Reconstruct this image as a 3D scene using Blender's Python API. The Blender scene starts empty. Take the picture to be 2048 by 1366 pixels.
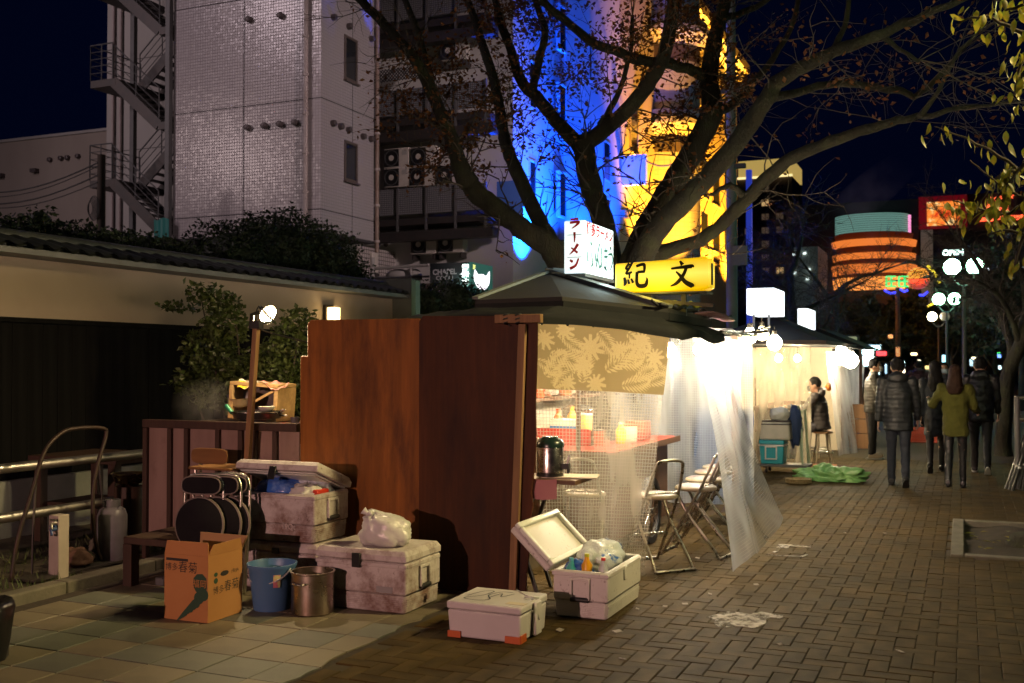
import bpy, bmesh, math, random
from mathutils import Vector, Matrix, noise
R = math.radians
rnd = random.Random(7)
sc = bpy.context.scene
col = sc.collection
# ------------------------------------------------------------ camera
FPX = 2100.0
YAW = math.atan(906/FPX); PIT = math.atan(42/FPX); CAMH = 1.65
cam_d = bpy.data.cameras.new('camera'); cam = bpy.data.objects.new('camera', cam_d); col.objects.link(cam)
cam.location = (0, 0, CAMH); cam.rotation_euler = (math.pi/2 + PIT, 0, YAW)
cam_d.sensor_width = 36; cam_d.lens = 36*FPX/2048
cam_d.clip_start = .05; cam_d.clip_end = 600
cam_d.dof.use_dof = True; cam_d.dof.focus_distance = 8.0; cam_d.dof.aperture_fstop = 3.5
sc.camera = cam
# ------------------------------------------------------------ sky and exposure
w = bpy.data.worlds.new('World'); sc.world = w; w.use_nodes = True
wn = w.node_tree; bg = wn.nodes['Background']
sky_n = wn.nodes.new('ShaderNodeTexSky'); sky_n.sky_type = 'NISHITA'; sky_n.sun_disc = False
sky_n.sun_elevation = R(-3.5); sky_n.sun_rotation = R(200); sky_n.air_density = 1.0; sky_n.dust_density = .3; sky_n.ozone_density = 6
tint = wn.nodes.new('ShaderNodeMix'); tint.data_type = 'RGBA'; tint.inputs[0].default_value = .8
tint.inputs[7].default_value = (.018, .05, .32, 1)          # night sky over the town: the even navy glow of its lights
wn.links.new(sky_n.outputs[0], tint.inputs[6]); wn.links.new(tint.outputs[2], bg.inputs[0])
bg.inputs[1].default_value = .026
sc.view_settings.view_transform = 'Standard'; sc.view_settings.look = 'None'
sc.view_settings.exposure = 0.0; sc.view_settings.gamma = 1.0; sc.view_settings.use_curve_mapping = False
sc.cycles.use_denoising = True
sc.cycles.max_bounces = 8; sc.cycles.transparent_max_bounces = 24
sc.cycles.sample_clamp_indirect = 4.0
sc.cycles.caustics_reflective = False; sc.cycles.caustics_refractive = False
# ------------------------------------------------------------ pixel of the photograph -> point of the place
def ray(px, py):
    u = (px-1024)/FPX; v = (683-py)/FPX
    f = math.cos(PIT)-v*math.sin(PIT); z = math.sin(PIT)+v*math.cos(PIT)
    c, s = math.cos(YAW), math.sin(YAW)
    return Vector((c*u-s*f, s*u+c*f, z))
def onZ(px, py, z=0.0):
    d = ray(px, py); t = (z-CAMH)/d.z; return Vector((d.x*t, d.y*t, z))
def onY(px, py, Y):
    d = ray(px, py); t = Y/d.y; return Vector((d.x*t, Y, CAMH+d.z*t))
def onX(px, py, X):
    d = ray(px, py); t = X/d.x; return Vector((X, d.y*t, CAMH+d.z*t))
def seen(p):
    c, s = math.cos(YAW), math.sin(YAW)
    u = c*p[0]+s*p[1]; f = -s*p[0]+c*p[1]; z = p[2]-CAMH
    F2 = f*math.cos(PIT)+z*math.sin(PIT); V = z*math.cos(PIT)-f*math.sin(PIT)
    if F2 < .1: return (-9999, -9999, F2)
    return (1024+FPX*u/F2, 683-FPX*V/F2, F2)
# ------------------------------------------------------------ materials
def _n(nt, t, **k):
    n = nt.nodes.new(t)
    for a, b in k.items(): setattr(n, a, b)
    return n
def _coords(nt, stretch=(1, 1, 1), kind='Object'):
    tc = _n(nt, 'ShaderNodeTexCoord'); mp = _n(nt, 'ShaderNodeMapping')
    mp.inputs['Scale'].default_value = stretch
    nt.links.new(tc.outputs[kind], mp.inputs[0]); return mp.outputs[0]
def _ramp(nt, src, a, b, ca=(0, 0, 0, 1), cb=(1, 1, 1, 1)):
    r = _n(nt, 'ShaderNodeValToRGB'); e = r.color_ramp.elements
    e[0].position = a; e[1].position = b; e[0].color = ca; e[1].color = cb
    nt.links.new(src, r.inputs[0]); return r.outputs[0]
def _mixc(nt, fac, a, b, mode='MIX'):
    m = _n(nt, 'ShaderNodeMix', data_type='RGBA', blend_type=mode)
    for s, v in ((0, fac), (6, a), (7, b)):
        if hasattr(v, 'links') or hasattr(v, 'is_linked'): nt.links.new(v, m.inputs[s])
        elif s == 0: m.inputs[0].default_value = v
        else: m.inputs[s].default_value = (*v[:3], 1)
    return m.outputs[2]
def _noise(nt, vec, scale, detail=4, rough=.6):
    n = _n(nt, 'ShaderNodeTexNoise'); n.inputs['Scale'].default_value = scale
    n.inputs['Detail'].default_value = detail; n.inputs['Roughness'].default_value = rough
    nt.links.new(vec, n.inputs['Vector']); return n.outputs['Fac']
def _bump(nt, bs, h, strength, dist=.01, prev=None):
    b = _n(nt, 'ShaderNodeBump'); b.inputs['Strength'].default_value = strength; b.inputs['Distance'].default_value = dist
    nt.links.new(h, b.inputs['Height'])
    if prev is not None: nt.links.new(prev, b.inputs['Normal'])
    nt.links.new(b.outputs[0], bs.inputs['Normal']); return b.outputs[0]
def newmat(name):
    m = bpy.data.materials.new(name); m.use_nodes = True
    nt = m.node_tree; return m, nt, nt.nodes['Principled BSDF']
def mat(name, c, rough=.6, metal=0., c2=None, scale=6, lo=.35, hi=.7, stretch=(1, 1, 1), dirt=None, dscale=3, dlo=.5, dhi=.75,
        bump=0, bscale=40, bstretch=(1, 1, 1), spec=.5, trans=0, coat=0, sss=0, rvar=0, per_obj=0):
    m, nt, bs = newmat(name)
    bs.inputs['Roughness'].default_value = rough; bs.inputs['Metallic'].default_value = metal
    bs.inputs['Specular IOR Level'].default_value = spec
    bs.inputs['Transmission Weight'].default_value = trans; bs.inputs['Coat Weight'].default_value = coat
    bs.inputs['Base Color'].default_value = (*c, 1)
    out = None
    if c2 is not None:
        f = _ramp(nt, _noise(nt, _coords(nt, stretch), scale), lo, hi)
        out = _mixc(nt, f, c, c2)
    if dirt is not None:
        f = _ramp(nt, _noise(nt, _coords(nt), dscale, 8, .7), dlo, dhi)
        out = _mixc(nt, f, out if out is not None else c, dirt)
    if per_obj:
        oi = _n(nt, 'ShaderNodeObjectInfo'); g = _n(nt, 'ShaderNodeNewGeometry')
        a = _n(nt, 'ShaderNodeMath', operation='ADD'); nt.links.new(oi.outputs['Random'], a.inputs[0]); nt.links.new(g.outputs['Random Per Island'], a.inputs[1])
        fr = _n(nt, 'ShaderNodeMath', operation='FRACT'); nt.links.new(a.outputs[0], fr.inputs[0])
        mr = _n(nt, 'ShaderNodeMapRange'); mr.inputs['To Min'].default_value = 1-per_obj; mr.inputs['To Max'].default_value = 1+per_obj*.7
        nt.links.new(fr.outputs[0], mr.inputs[0])
        out = _mixc(nt, 1.0, out if out is not None else c, mr.outputs[0], 'MULTIPLY')
    if out is not None: nt.links.new(out, bs.inputs['Base Color'])
    if rvar:
        f = _noise(nt, _coords(nt), scale*1.7, 5)
        mr = _n(nt, 'ShaderNodeMapRange'); mr.inputs['To Min'].default_value = max(0, rough-rvar); mr.inputs['To Max'].default_value = min(1, rough+rvar)
        nt.links.new(f, mr.inputs[0]); nt.links.new(mr.outputs[0], bs.inputs['Roughness'])
    if bump: _bump(nt, bs, _noise(nt, _coords(nt, bstretch), bscale, 5, .65), bump)
    return m
def emit(name, c, s, base=(.8, .8, .8)):
    m, nt, bs = newmat(name)
    bs.inputs['Base Color'].default_value = (*base, 1); bs.inputs['Roughness'].default_value = .4
    bs.inputs['Emission Color'].default_value = (*c, 1); bs.inputs['Emission Strength'].default_value = s
    return m
def wood(name, c, c2, rough=.55, scale=2.5, stretch=(14, 14, 1), bump=.25, dirt=None, dlo=.5, dhi=.8, dscale=2, spec=.4):
    m, nt, bs = newmat(name); bs.inputs['Roughness'].default_value = rough; bs.inputs['Specular IOR Level'].default_value = spec
    vec = _coords(nt, stretch)
    n1 = _noise(nt, vec, scale, 8, .65); n2 = _noise(nt, _coords(nt, tuple(s*.25 for s in stretch)), scale, 4, .5)
    o = _mixc(nt, _ramp(nt, n1, .3, .7), c, c2)
    o = _mixc(nt, _ramp(nt, n2, .35, .75), o, tuple(q*.55 for q in c))
    if dirt is not None: o = _mixc(nt, _ramp(nt, _noise(nt, _coords(nt, (2.2, 2.2, .45)), dscale, 8, .68), dlo, dhi), o, dirt)
    nt.links.new(o, bs.inputs['Base Color']); _bump(nt, bs, n1, bump, .004); return m
def tilemat(name, c, c2, tile=(.1, .06), grout=(.05, .045, .045), rough=.2, jitter=.06, mortar=.008, streak=.0, offset=0.):
    """small glazed facade tiles: grid joints, every tile a hair out of plane; h = x + y works on walls along either axis"""
    m, nt, bs = newmat(name)
    tc = _n(nt, 'ShaderNodeTexCoord'); sep = _n(nt, 'ShaderNodeSeparateXYZ'); nt.links.new(tc.outputs['Object'], sep.inputs[0])
    ad = _n(nt, 'ShaderNodeMath', operation='ADD'); nt.links.new(sep.outputs[0], ad.inputs[0]); nt.links.new(sep.outputs[1], ad.inputs[1])
    cm = _n(nt, 'ShaderNodeCombineXYZ'); nt.links.new(ad.outputs[0], cm.inputs[0]); nt.links.new(sep.outputs[2], cm.inputs[1])
    br = _n(nt, 'ShaderNodeTexBrick'); br.offset = offset; br.squash = 1
    br.inputs['Scale'].default_value = 1; br.inputs['Mortar Size'].default_value = mortar; br.inputs['Mortar Smooth'].default_value = .1
    br.inputs['Brick Width'].default_value = tile[0]; br.inputs['Row Height'].default_value = tile[1]
    br.inputs['Color1'].default_value = (*c, 1); br.inputs['Color2'].default_value = (*c2, 1); br.inputs['Mortar'].default_value = (*grout, 1)
    nt.links.new(cm.outputs[0], br.inputs['Vector'])
    big = _ramp(nt, _noise(nt, _coords(nt, (.6, .6, .12)), 1.4, 6), .3, .8)
    o = _mixc(nt, big, br.outputs['Color'], (c[0]*.8, c[1]*.78, c[2]*.76)) if streak else br.outputs['Color']
    nt.links.new(o, bs.inputs['Base Color'])
    mr = _n(nt, 'ShaderNodeMapRange'); mr.inputs['To Min'].default_value = rough; mr.inputs['To Max'].default_value = .85
    nt.links.new(br.outputs['Fac'], mr.inputs[0]); nt.links.new(mr.outputs[0], bs.inputs['Roughness'])
    sn = _n(nt, 'ShaderNodeVectorMath', operation='SNAP'); sn.inputs[1].default_value = (tile[0], tile[1], 1)
    nt.links.new(cm.outputs[0], sn.inputs[0])
    wnn = _n(nt, 'ShaderNodeTexWhiteNoise', noise_dimensions='3D'); nt.links.new(sn.outputs[0], wnn.inputs['Vector'])
    sb = _n(nt, 'ShaderNodeVectorMath', operation='SUBTRACT'); sb.inputs[1].default_value = (.5, .5, .5); nt.links.new(wnn.outputs['Color'], sb.inputs[0])
    sl = _n(nt, 'ShaderNodeVectorMath', operation='SCALE'); sl.inputs['Scale'].default_value = jitter; nt.links.new(sb.outputs[0], sl.inputs[0])
    ge = _n(nt, 'ShaderNodeNewGeometry'); av = _n(nt, 'ShaderNodeVectorMath', operation='ADD')
    nt.links.new(ge.outputs['Normal'], av.inputs[0]); nt.links.new(sl.outputs[0], av.inputs[1])
    nm = _n(nt, 'ShaderNodeVectorMath', operation='NORMALIZE'); nt.links.new(av.outputs[0], nm.inputs[0])
    b = _n(nt, 'ShaderNodeBump', invert=True); b.inputs['Strength'].default_value = .4; b.inputs['Distance'].default_value = .004
    nt.links.new(br.outputs['Fac'], b.inputs['Height']); nt.links.new(nm.outputs[0], b.inputs['Normal']); nt.links.new(b.outputs[0], bs.inputs['Normal'])
    return m
def sheetmat(name, c=(.75, .75, .72), alpha=.45, gridc=(.85, .83, .78), cell=.022, line=.14, rough=.25, grid=True, wrinkle=.5, gk=.8, crumple=False):
    """clear vinyl with woven threads: mostly see-through, milky in its folds"""
    m, nt, bs = newmat(name); nt.nodes.remove(bs)
    outn = [n for n in nt.nodes if n.type == 'OUTPUT_MATERIAL'][0]
    tr = _n(nt, 'ShaderNodeBsdfTransparent'); tl = _n(nt, 'ShaderNodeBsdfTranslucent'); df = _n(nt, 'ShaderNodeBsdfDiffuse'); gl = _n(nt, 'ShaderNodeBsdfGlossy')
    tr.inputs[0].default_value = (.95, .95, .93, 1)
    for q in (tl, df): q.inputs[0].default_value = (*c, 1)
    gl.inputs[0].default_value = (1, 1, 1, 1); gl.inputs['Roughness'].default_value = rough
    uv = _n(nt, 'ShaderNodeUVMap'); sep = _n(nt, 'ShaderNodeSeparateXYZ'); nt.links.new(uv.outputs[0], sep.inputs[0])
    wv = _noise(nt, _coords(nt, (3, 3, .7)), 1.6, 2, .5)
    bw = _noise(nt, _coords(nt, (1, 1, .55)), 14, 4, .6) if crumple else wv
    fac = _n(nt, 'ShaderNodeMapRange'); fac.inputs['From Min'].default_value = .3; fac.inputs['From Max'].default_value = .75
    fac.inputs['To Min'].default_value = max(0, alpha-.15); fac.inputs['To Max'].default_value = min(1, alpha+.3); nt.links.new(wv, fac.inputs[0])
    val = fac.outputs[0]
    if grid:
        ls = []
        for k in (0, 1):
            d = _n(nt, 'ShaderNodeMath', operation='DIVIDE'); d.inputs[1].default_value = cell; nt.links.new(sep.outputs[k], d.inputs[0])
            fr = _n(nt, 'ShaderNodeMath', operation='FRACT'); nt.links.new(d.outputs[0], fr.inputs[0])
            lt = _n(nt, 'ShaderNodeMath', operation='LESS_THAN'); lt.inputs[1].default_value = line; nt.links.new(fr.outputs[0], lt.inputs[0]); ls.append(lt.outputs[0])
        mx = _n(nt, 'ShaderNodeMath', operation='MAXIMUM'); nt.links.new(ls[0], mx.inputs[0]); nt.links.new(ls[1], mx.inputs[1])
        g8 = _n(nt, 'ShaderNodeMath', operation='MULTIPLY'); g8.inputs[1].default_value = gk; nt.links.new(mx.outputs[0], g8.inputs[0])
        m2 = _n(nt, 'ShaderNodeMath', operation='MAXIMUM'); nt.links.new(g8.outputs[0], m2.inputs[0]); nt.links.new(val, m2.inputs[1]); val = m2.outputs[0]
    b = _n(nt, 'ShaderNodeBump'); b.inputs['Strength'].default_value = wrinkle; b.inputs['Distance'].default_value = .02; nt.links.new(bw, b.inputs['Height'])
    nt.links.new(b.outputs[0], gl.inputs['Normal'])
    a1 = _n(nt, 'ShaderNodeMixShader'); a1.inputs[0].default_value = .45; nt.links.new(tl.outputs[0], a1.inputs[1]); nt.links.new(df.outputs[0], a1.inputs[2])
    a2 = _n(nt, 'ShaderNodeMixShader'); nt.links.new(val, a2.inputs[0]); nt.links.new(tr.outputs[0], a2.inputs[1]); nt.links.new(a1.outputs[0], a2.inputs[2])
    lw = _n(nt, 'ShaderNodeLayerWeight'); lw.inputs[0].default_value = .35; nt.links.new(b.outputs[0], lw.inputs['Normal'])
    pw = _n(nt, 'ShaderNodeMath', operation='POWER'); pw.inputs[1].default_value = 3.5; nt.links.new(lw.outputs['Facing'], pw.inputs[0])
    fr = _n(nt, 'ShaderNodeMapRange'); fr.inputs['To Min'].default_value = .03; fr.inputs['To Max'].default_value = .5; nt.links.new(pw.outputs[0], fr.inputs[0])
    a3 = _n(nt, 'ShaderNodeMixShader'); nt.links.new(fr.outputs[0], a3.inputs[0]); nt.links.new(a2.outputs[0], a3.inputs[1]); nt.links.new(gl.outputs[0], a3.inputs[2])
    nt.links.new(a3.outputs[0], outn.inputs['Surface']); return m
# ------------------------------------------------------------ mesh building
class MB:
    def __init__(s): s.v = []; s.f = []; s.mi = []; s.m = 0; s.uv = {}
    def face(s, idx): s.f.append(tuple(idx)); s.mi.append(s.m)
    def poly(s, pts):
        b = len(s.v); s.v += [Vector(p) for p in pts]; s.face(range(b, b+len(pts))); return s
    def box(s, x0, x1, y0, y1, z0, z1):
        if x0 > x1: x0, x1 = x1, x0
        if y0 > y1: y0, y1 = y1, y0
        if z0 > z1: z0, z1 = z1, z0
        b = len(s.v); s.v += [Vector(p) for p in ((x0,y0,z0),(x1,y0,z0),(x1,y1,z0),(x0,y1,z0),(x0,y0,z1),(x1,y0,z1),(x1,y1,z1),(x0,y1,z1))]
        for q in ((0,3,2,1),(4,5,6,7),(0,1,5,4),(1,2,6,5),(2,3,7,6),(3,0,4,7)): s.face([b+i for i in q])
        return s
    def obox(s, c, ax, ay, az):
        c, ax, ay, az = map(Vector, (c, ax, ay, az)); b = len(s.v)
        for k in (-1, 1):
            for i, j in ((-1,-1),(1,-1),(1,1),(-1,1)): s.v.append(c+ax*i+ay*j+az*k)
        for q in ((0,3,2,1),(4,5,6,7),(0,1,5,4),(1,2,6,5),(2,3,7,6),(3,0,4,7)): s.face([b+i for i in q])
        return s
    def frust(s, z0, r0, z1, r1):
        """box that tapers: r = (x0, x1, y0, y1) at z0 and at z1"""
        b = len(s.v)
        for z, r in ((z0, r0), (z1, r1)): s.v += [Vector(p) for p in ((r[0],r[2],z),(r[1],r[2],z),(r[1],r[3],z),(r[0],r[3],z))]
        for q in ((0,3,2,1),(4,5,6,7),(0,1,5,4),(1,2,6,5),(2,3,7,6),(3,0,4,7)): s.face([b+i for i in q])
        return s
    def bar(s, p0, p1, w_, h_, up=(0, 0, 1)):
        p0, p1 = Vector(p0), Vector(p1); d = (p1-p0); L = d.length; d.normalize(); up = Vector(up)
        sx = d.cross(up)
        if sx.length < 1e-3: sx = d.cross(Vector((1, 0, 0)))
        sx.normalize(); u = sx.cross(d)
        return s.obox((p0+p1)/2, d*L/2, sx*w_/2, u*h_/2)
    def tube(s, pts, rad, n=8, caps=True):
        pts = [Vector(p) for p in pts]; k = len(pts)
        if not hasattr(rad, '__len__'): rad = [rad]*k
        b = len(s.v); ref = None
        for i, p in enumerate(pts):
            t = (pts[min(i+1, k-1)]-pts[max(i-1, 0)])
            if t.length < 1e-9: t = Vector((0, 0, 1))
            t.normalize()
            if ref is None:
                ref = t.cross(Vector((0, 0, 1)))
                if ref.length < .05: ref = t.cross(Vector((1, 0, 0)))
            ref = ref-t*ref.dot(t)
            if ref.length < 1e-4: ref = t.orthogonal()
            ref.normalize(); q = t.cross(ref)
            for j in range(n):
                a = 2*math.pi*j/n; s.v.append(p+(ref*math.cos(a)+q*math.sin(a))*rad[i])
        for i in range(k-1):
            for j in range(n):
                j2 = (j+1) % n; s.face((b+i*n+j, b+i*n+j2, b+(i+1)*n+j2, b+(i+1)*n+j))
        if caps: s.face([b+j for j in range(n)][::-1]); s.face([b+(k-1)*n+j for j in range(n)])
        return s
    def cyl(s, p0, p1, r0, r1=None, n=12): return s.tube([p0, p1], [r0, r0 if r1 is None else r1], n)
    def lathe(s, c, prof, n=20, axis=(0, 0, 1), cap=True):
        c = Vector(c); az = Vector(axis).normalized(); ax = az.orthogonal().normalized(); ay = az.cross(ax); b = len(s.v)
        for r, z in prof:
            for j in range(n):
                a = 2*math.pi*j/n; s.v.append(c+az*z+(ax*math.cos(a)+ay*math.sin(a))*max(r, 1e-4))
        for i in range(len(prof)-1):
            for j in range(n):
                j2 = (j+1) % n; s.face((b+i*n+j, b+i*n+j2, b+(i+1)*n+j2, b+(i+1)*n+j))
        if cap: s.face([b+j for j in range(n)][::-1]); s.face([b+(len(prof)-1)*n+j for j in range(n)])
        return s
    def ell(s, c, r, nu=12, nv=8, rot=None):
        c = Vector(c); r = (r, r, r) if not hasattr(r, '__len__') else r
        M = rot if rot is not None else Matrix.Identity(3); b = len(s.v)
        for i in range(1, nv):
            th = math.pi*i/nv
            for j in range(nu):
                a = 2*math.pi*j/nu
                s.v.append(c+M @ Vector((r[0]*math.sin(th)*math.cos(a), r[1]*math.sin(th)*math.sin(a), r[2]*math.cos(th))))
        s.v.append(c+M @ Vector((0, 0, r[2]))); s.v.append(c+M @ Vector((0, 0, -r[2]))); T = b+(nv-1)*nu
        for i in range(nv-2):
            for j in range(nu):
                j2 = (j+1) % nu; s.face((b+i*nu+j, b+(i+1)*nu+j, b+(i+1)*nu+j2, b+i*nu+j2))
        for j in range(nu):
            j2 = (j+1) % nu; s.face((T, b+j, b+j2)); s.face((T+1, b+(nv-2)*nu+j2, b+(nv-2)*nu+j))
        return s
    def prism(s, pts, ext):
        pts = [Vector(p) for p in pts]; e = Vector(ext); n = len(pts); b = len(s.v)
        s.v += pts+[p+e for p in pts]
        s.face([b+i for i in range(n)][::-1]); s.face([b+n+i for i in range(n)])
        for i in range(n): j = (i+1) % n; s.face((b+i, b+j, b+n+j, b+n+i))
        return s
    def grid(s, fn, nu, nv, size=None):
        b = len(s.v)
        for i in range(nu+1):
            for j in range(nv+1):
                s.v.append(Vector(fn(i/nu, j/nv)))
                if size: s.uv[b+i*(nv+1)+j] = (i/nu*size[0], j/nv*size[1])
        for i in range(nu):
            for j in range(nv):
                a = b+i*(nv+1)+j; s.face((a, a+nv+1, a+nv+2, a+1))
        return s
    def add(s, o, M=None):
        b = len(s.v); s.v += [(M @ p) if M is not None else p.copy() for p in o.v]
        for f, mi in zip(o.f, o.mi): s.f.append(tuple(b+i for i in f)); s.mi.append(mi if s.m == 0 else s.m)
        for k, u in o.uv.items(): s.uv[b+k] = u
        return s
    def xf(s, M):
        s.v = [M @ p for p in s.v]; return s
    def mesh(s, name, mats, M=None, smooth=None, weld=False):
        me = bpy.data.meshes.new(name)
        vv = [(M @ p) if M is not None else p for p in s.v]
        me.from_pydata([tuple(p) for p in vv], [], s.f)
        for q in (mats if isinstance(mats, (list, tuple)) else [mats]): me.materials.append(q)
        me.polygons.foreach_set('material_index', s.mi)
        if s.uv:
            l = me.uv_layers.new(name='UVMap')
            for lp in me.loops: l.data[lp.index].uv = s.uv.get(lp.vertex_index, (0, 0))
        if smooth is not None:
            me.polygons.foreach_set('use_smooth', [True]*len(me.polygons))
            if smooth < 180: me.set_sharp_from_angle(angle=R(smooth))
        me.update(); return me
WORLD = {}
def wmat(o): return WORLD.get(o.name, Matrix.Identity(4)) if o is not None else Matrix.Identity(4)
def part(name, mb, mats, parent=None, smooth=None, bevel=0, seg=1, label=None, kind=None, local=False):
    """one mesh object; its vertices are given in world coordinates (local=True: in its parent's)"""
    P = wmat(parent); M = None if local or parent is None else P.inverted()
    if bevel and smooth is None: smooth = 40
    o = bpy.data.objects.new(name, mb.mesh(name, mats, M, smooth)); col.objects.link(o)
    if parent is not None: o.parent = parent
    WORLD[o.name] = P.copy()
    if bevel:
        b = o.modifiers.new('bevel', 'BEVEL'); b.width = bevel; b.segments = seg; b.limit_method = 'ANGLE'; b.angle_limit = R(35)
    if label: o['label'] = label
    if kind: o['kind'] = kind
    return o
def thing(name, label, cat, loc=(0, 0, 0), rz=0., group=None):
    o = bpy.data.objects.new(name, None); col.objects.link(o); o.empty_display_size = .1
    o.location = loc; o.rotation_euler = (0, 0, rz); o['label'] = label; o['category'] = cat
    if group: o['group'] = group
    WORLD[o.name] = Matrix.Translation(Vector(loc)) @ Matrix.Rotation(rz, 4, 'Z'); return o
def solo(name, mb, mats, label, cat, loc=(0, 0, 0), rz=0., group=None, local=False, **k):
    """a thing that is one mesh, its origin at loc"""
    M = Matrix.Translation(Vector(loc)) @ Matrix.Rotation(rz, 4, 'Z')
    if not local: mb = MB().add(mb); mb.v = [M.inverted() @ p for p in mb.v]
    o = part(name, mb, mats, None, **k); o.location = loc; o.rotation_euler = (0, 0, rz)
    WORLD[o.name] = M; o['label'] = label; o['category'] = cat
    if group: o['group'] = group
    return o
def setting(name, mb, mats, kind='structure', **k):
    o = part(name, mb, mats, None, **k); o['kind'] = kind; return o
def copy_tree(o, loc=None, rz=None, label=None, parent=None):
    c = o.copy(); col.objects.link(c); c.parent = parent
    if loc is not None:
        c.location = loc
        if rz is not None: c.rotation_euler = (0, 0, rz)
        WORLD[c.name] = Matrix.Translation(Vector(loc)) @ Matrix.Rotation(rz or 0, 4, 'Z')
    else: WORLD[c.name] = wmat(parent)
    if label: c['label'] = label
    for ch in list(o.children): copy_tree(ch, parent=c)
    return c
def piece(name, me, parent, loc, rot=(0, 0, 0), scale=(1, 1, 1)):
    """one of many alike pieces: shares its mesh"""
    o = bpy.data.objects.new(name, me); col.objects.link(o); o.parent = parent
    o.location = wmat(parent).inverted() @ Vector(loc); o.rotation_euler = rot; o.scale = scale
    WORLD[o.name] = wmat(parent) @ Matrix.Translation(o.location); return o
def light(name, loc, power, c, radius=.1, parent=None):
    d = bpy.data.lights.new(name, 'POINT'); d.energy = power; d.color = c; d.shadow_soft_size = radius
    o = bpy.data.objects.new(name, d); col.objects.link(o)
    if parent is not None: o.parent = parent; o.location = wmat(parent).inverted() @ Vector(loc)
    else: o.location = loc
    return o
def spot(name, loc, to, power, c, ang, radius=.05, blend=.6, parent=None):
    d = bpy.data.lights.new(name, 'SPOT'); d.energy = power; d.color = c; d.shadow_soft_size = radius; d.spot_size = R(ang); d.spot_blend = blend
    o = bpy.data.objects.new(name, d); col.objects.link(o)
    q = (Vector(to)-Vector(loc)).to_track_quat('-Z', 'Y'); o.rotation_mode = 'QUATERNION'; o.rotation_quaternion = q
    if parent is not None: o.parent = parent; o.location = wmat(parent).inverted() @ Vector(loc)
    else: o.location = loc
    return o
def bake(o, smooth=180):
    dg = bpy.context.evaluated_depsgraph_get(); dg.update()
    me = bpy.data.meshes.new_from_object(o.evaluated_get(dg), depsgraph=dg)
    o.modifiers.clear(); old = o.data; o.data = me; bpy.data.meshes.remove(old)
    me.polygons.foreach_set('use_smooth', [True]*len(me.polygons))
    if smooth < 180: me.set_sharp_from_angle(angle=R(smooth))
    return o
def text2d(s, size=1., offset=0., space=1., vertical=False):
    """the outline of a string as flat faces in the xy plane, centred"""
    c = bpy.data.curves.new('lettering', 'FONT'); c.body = '\n'.join(s) if vertical else s; c.size = size; c.align_x = 'CENTER'; c.align_y = 'CENTER'
    c.offset = offset; c.space_character = space; c.resolution_u = 3
    if vertical: c.space_line = .95
    o = bpy.data.objects.new('lettering', c); col.objects.link(o)
    dg = bpy.context.evaluated_depsgraph_get(); dg.update()
    me = bpy.data.meshes.new_from_object(o.evaluated_get(dg), depsgraph=dg)
    mb = MB(); mb.v = [v.co.copy() for v in me.vertices]
    for p in me.polygons: mb.face(p.vertices)
    bpy.data.objects.remove(o); bpy.data.curves.remove(c); bpy.data.meshes.remove(me); return mb
def brush(strokes, n=8):
    """brush strokes: each a list of (x, y, width); faces in the xy plane, each stroke a hair above the last"""
    mb = MB()
    for k, st in enumerate(strokes):
        P = []
        for i in range(len(st)-1):                                   # Catmull-Rom through the points
            p0, p1, p2, p3 = st[max(i-1, 0)], st[i], st[i+1], st[min(i+2, len(st)-1)]
            for q in range(n):
                t = q/n; P.append([.5*(2*b+(c-a)*t+(2*a-5*b+4*c-d)*t*t+(3*b-a-3*c+d)*t**3) for a, b, c, d in zip(p0, p1, p2, p3)])
        P.append(list(st[-1])); L = []; Q = []
        for i, p in enumerate(P):
            a = P[max(i-1, 0)]; b = P[min(i+1, len(P)-1)]; dx, dy = b[0]-a[0], b[1]-a[1]; l = math.hypot(dx, dy) or 1
            h = abs(p[2])/2; L.append(Vector((p[0]-dy/l*h, p[1]+dx/l*h, k*.0004))); Q.append(Vector((p[0]+dy/l*h, p[1]-dx/l*h, k*.0004)))
        b0 = len(mb.v); m = len(P); mb.v += L+Q
        for i in range(m-1): mb.face((b0+m+i, b0+m+i+1, b0+i+1, b0+i))
    return mb
def frame2(o, x, y, s=1.):
    """matrix taking the xy plane to a wall: origin o, directions x and y"""
    x = Vector(x).normalized()*s; y = Vector(y).normalized()*s; z = x.cross(y).normalized(); o = Vector(o)
    return Matrix(((x.x, y.x, z.x, o.x), (x.y, y.y, z.y, o.y), (x.z, y.z, z.z, o.z), (0, 0, 0, 1)))
def crv(pts, n=6):
    """smooth polyline through tuples of any length"""
    out = []
    for i in range(len(pts)-1):
        p0, p1, p2, p3 = pts[max(i-1, 0)], pts[i], pts[i+1], pts[min(i+2, len(pts)-1)]
        for q in range(n):
            t = q/n; out.append(tuple(.5*(2*b+(c-a)*t+(2*a-5*b+4*c-d)*t*t+(3*b-a-3*c+d)*t**3) for a, b, c, d in zip(p0, p1, p2, p3)))
    out.append(tuple(pts[-1])); return out
# ============================================================ materials
M_ = {}
M_['asphalt'] = mat('asphalt', (.035, .035, .036), .9, c2=(.05, .048, .045), scale=3, bump=.3, bscale=120)
M_['mortar'] = mat('joint sand', (.055, .042, .022), .95, bump=.3, bscale=150)
M_['brick'] = mat('paving brick', (.088, .058, .020), .72, c2=(.066, .045, .017), scale=1.3, dirt=(.036, .025, .010), dscale=1.6, dlo=.44, dhi=.74, bump=.35, bscale=130, rvar=.14, per_obj=.2, spec=.10)
M_['tile_warm'] = mat('floor tile warm', (.20, .17, .115), .55, c2=(.165, .14, .095), scale=2, dirt=(.12, .10, .075), dscale=2.2, dlo=.48, dhi=.8, bump=.15, bscale=90, per_obj=.15)
M_['tile_cool'] = mat('floor tile cool', (.14, .145, .115), .55, c2=(.115, .12, .098), scale=2, dirt=(.09, .09, .08), dscale=2.2, dlo=.48, dhi=.8, bump=.15, bscale=90, per_obj=.15)
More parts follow.
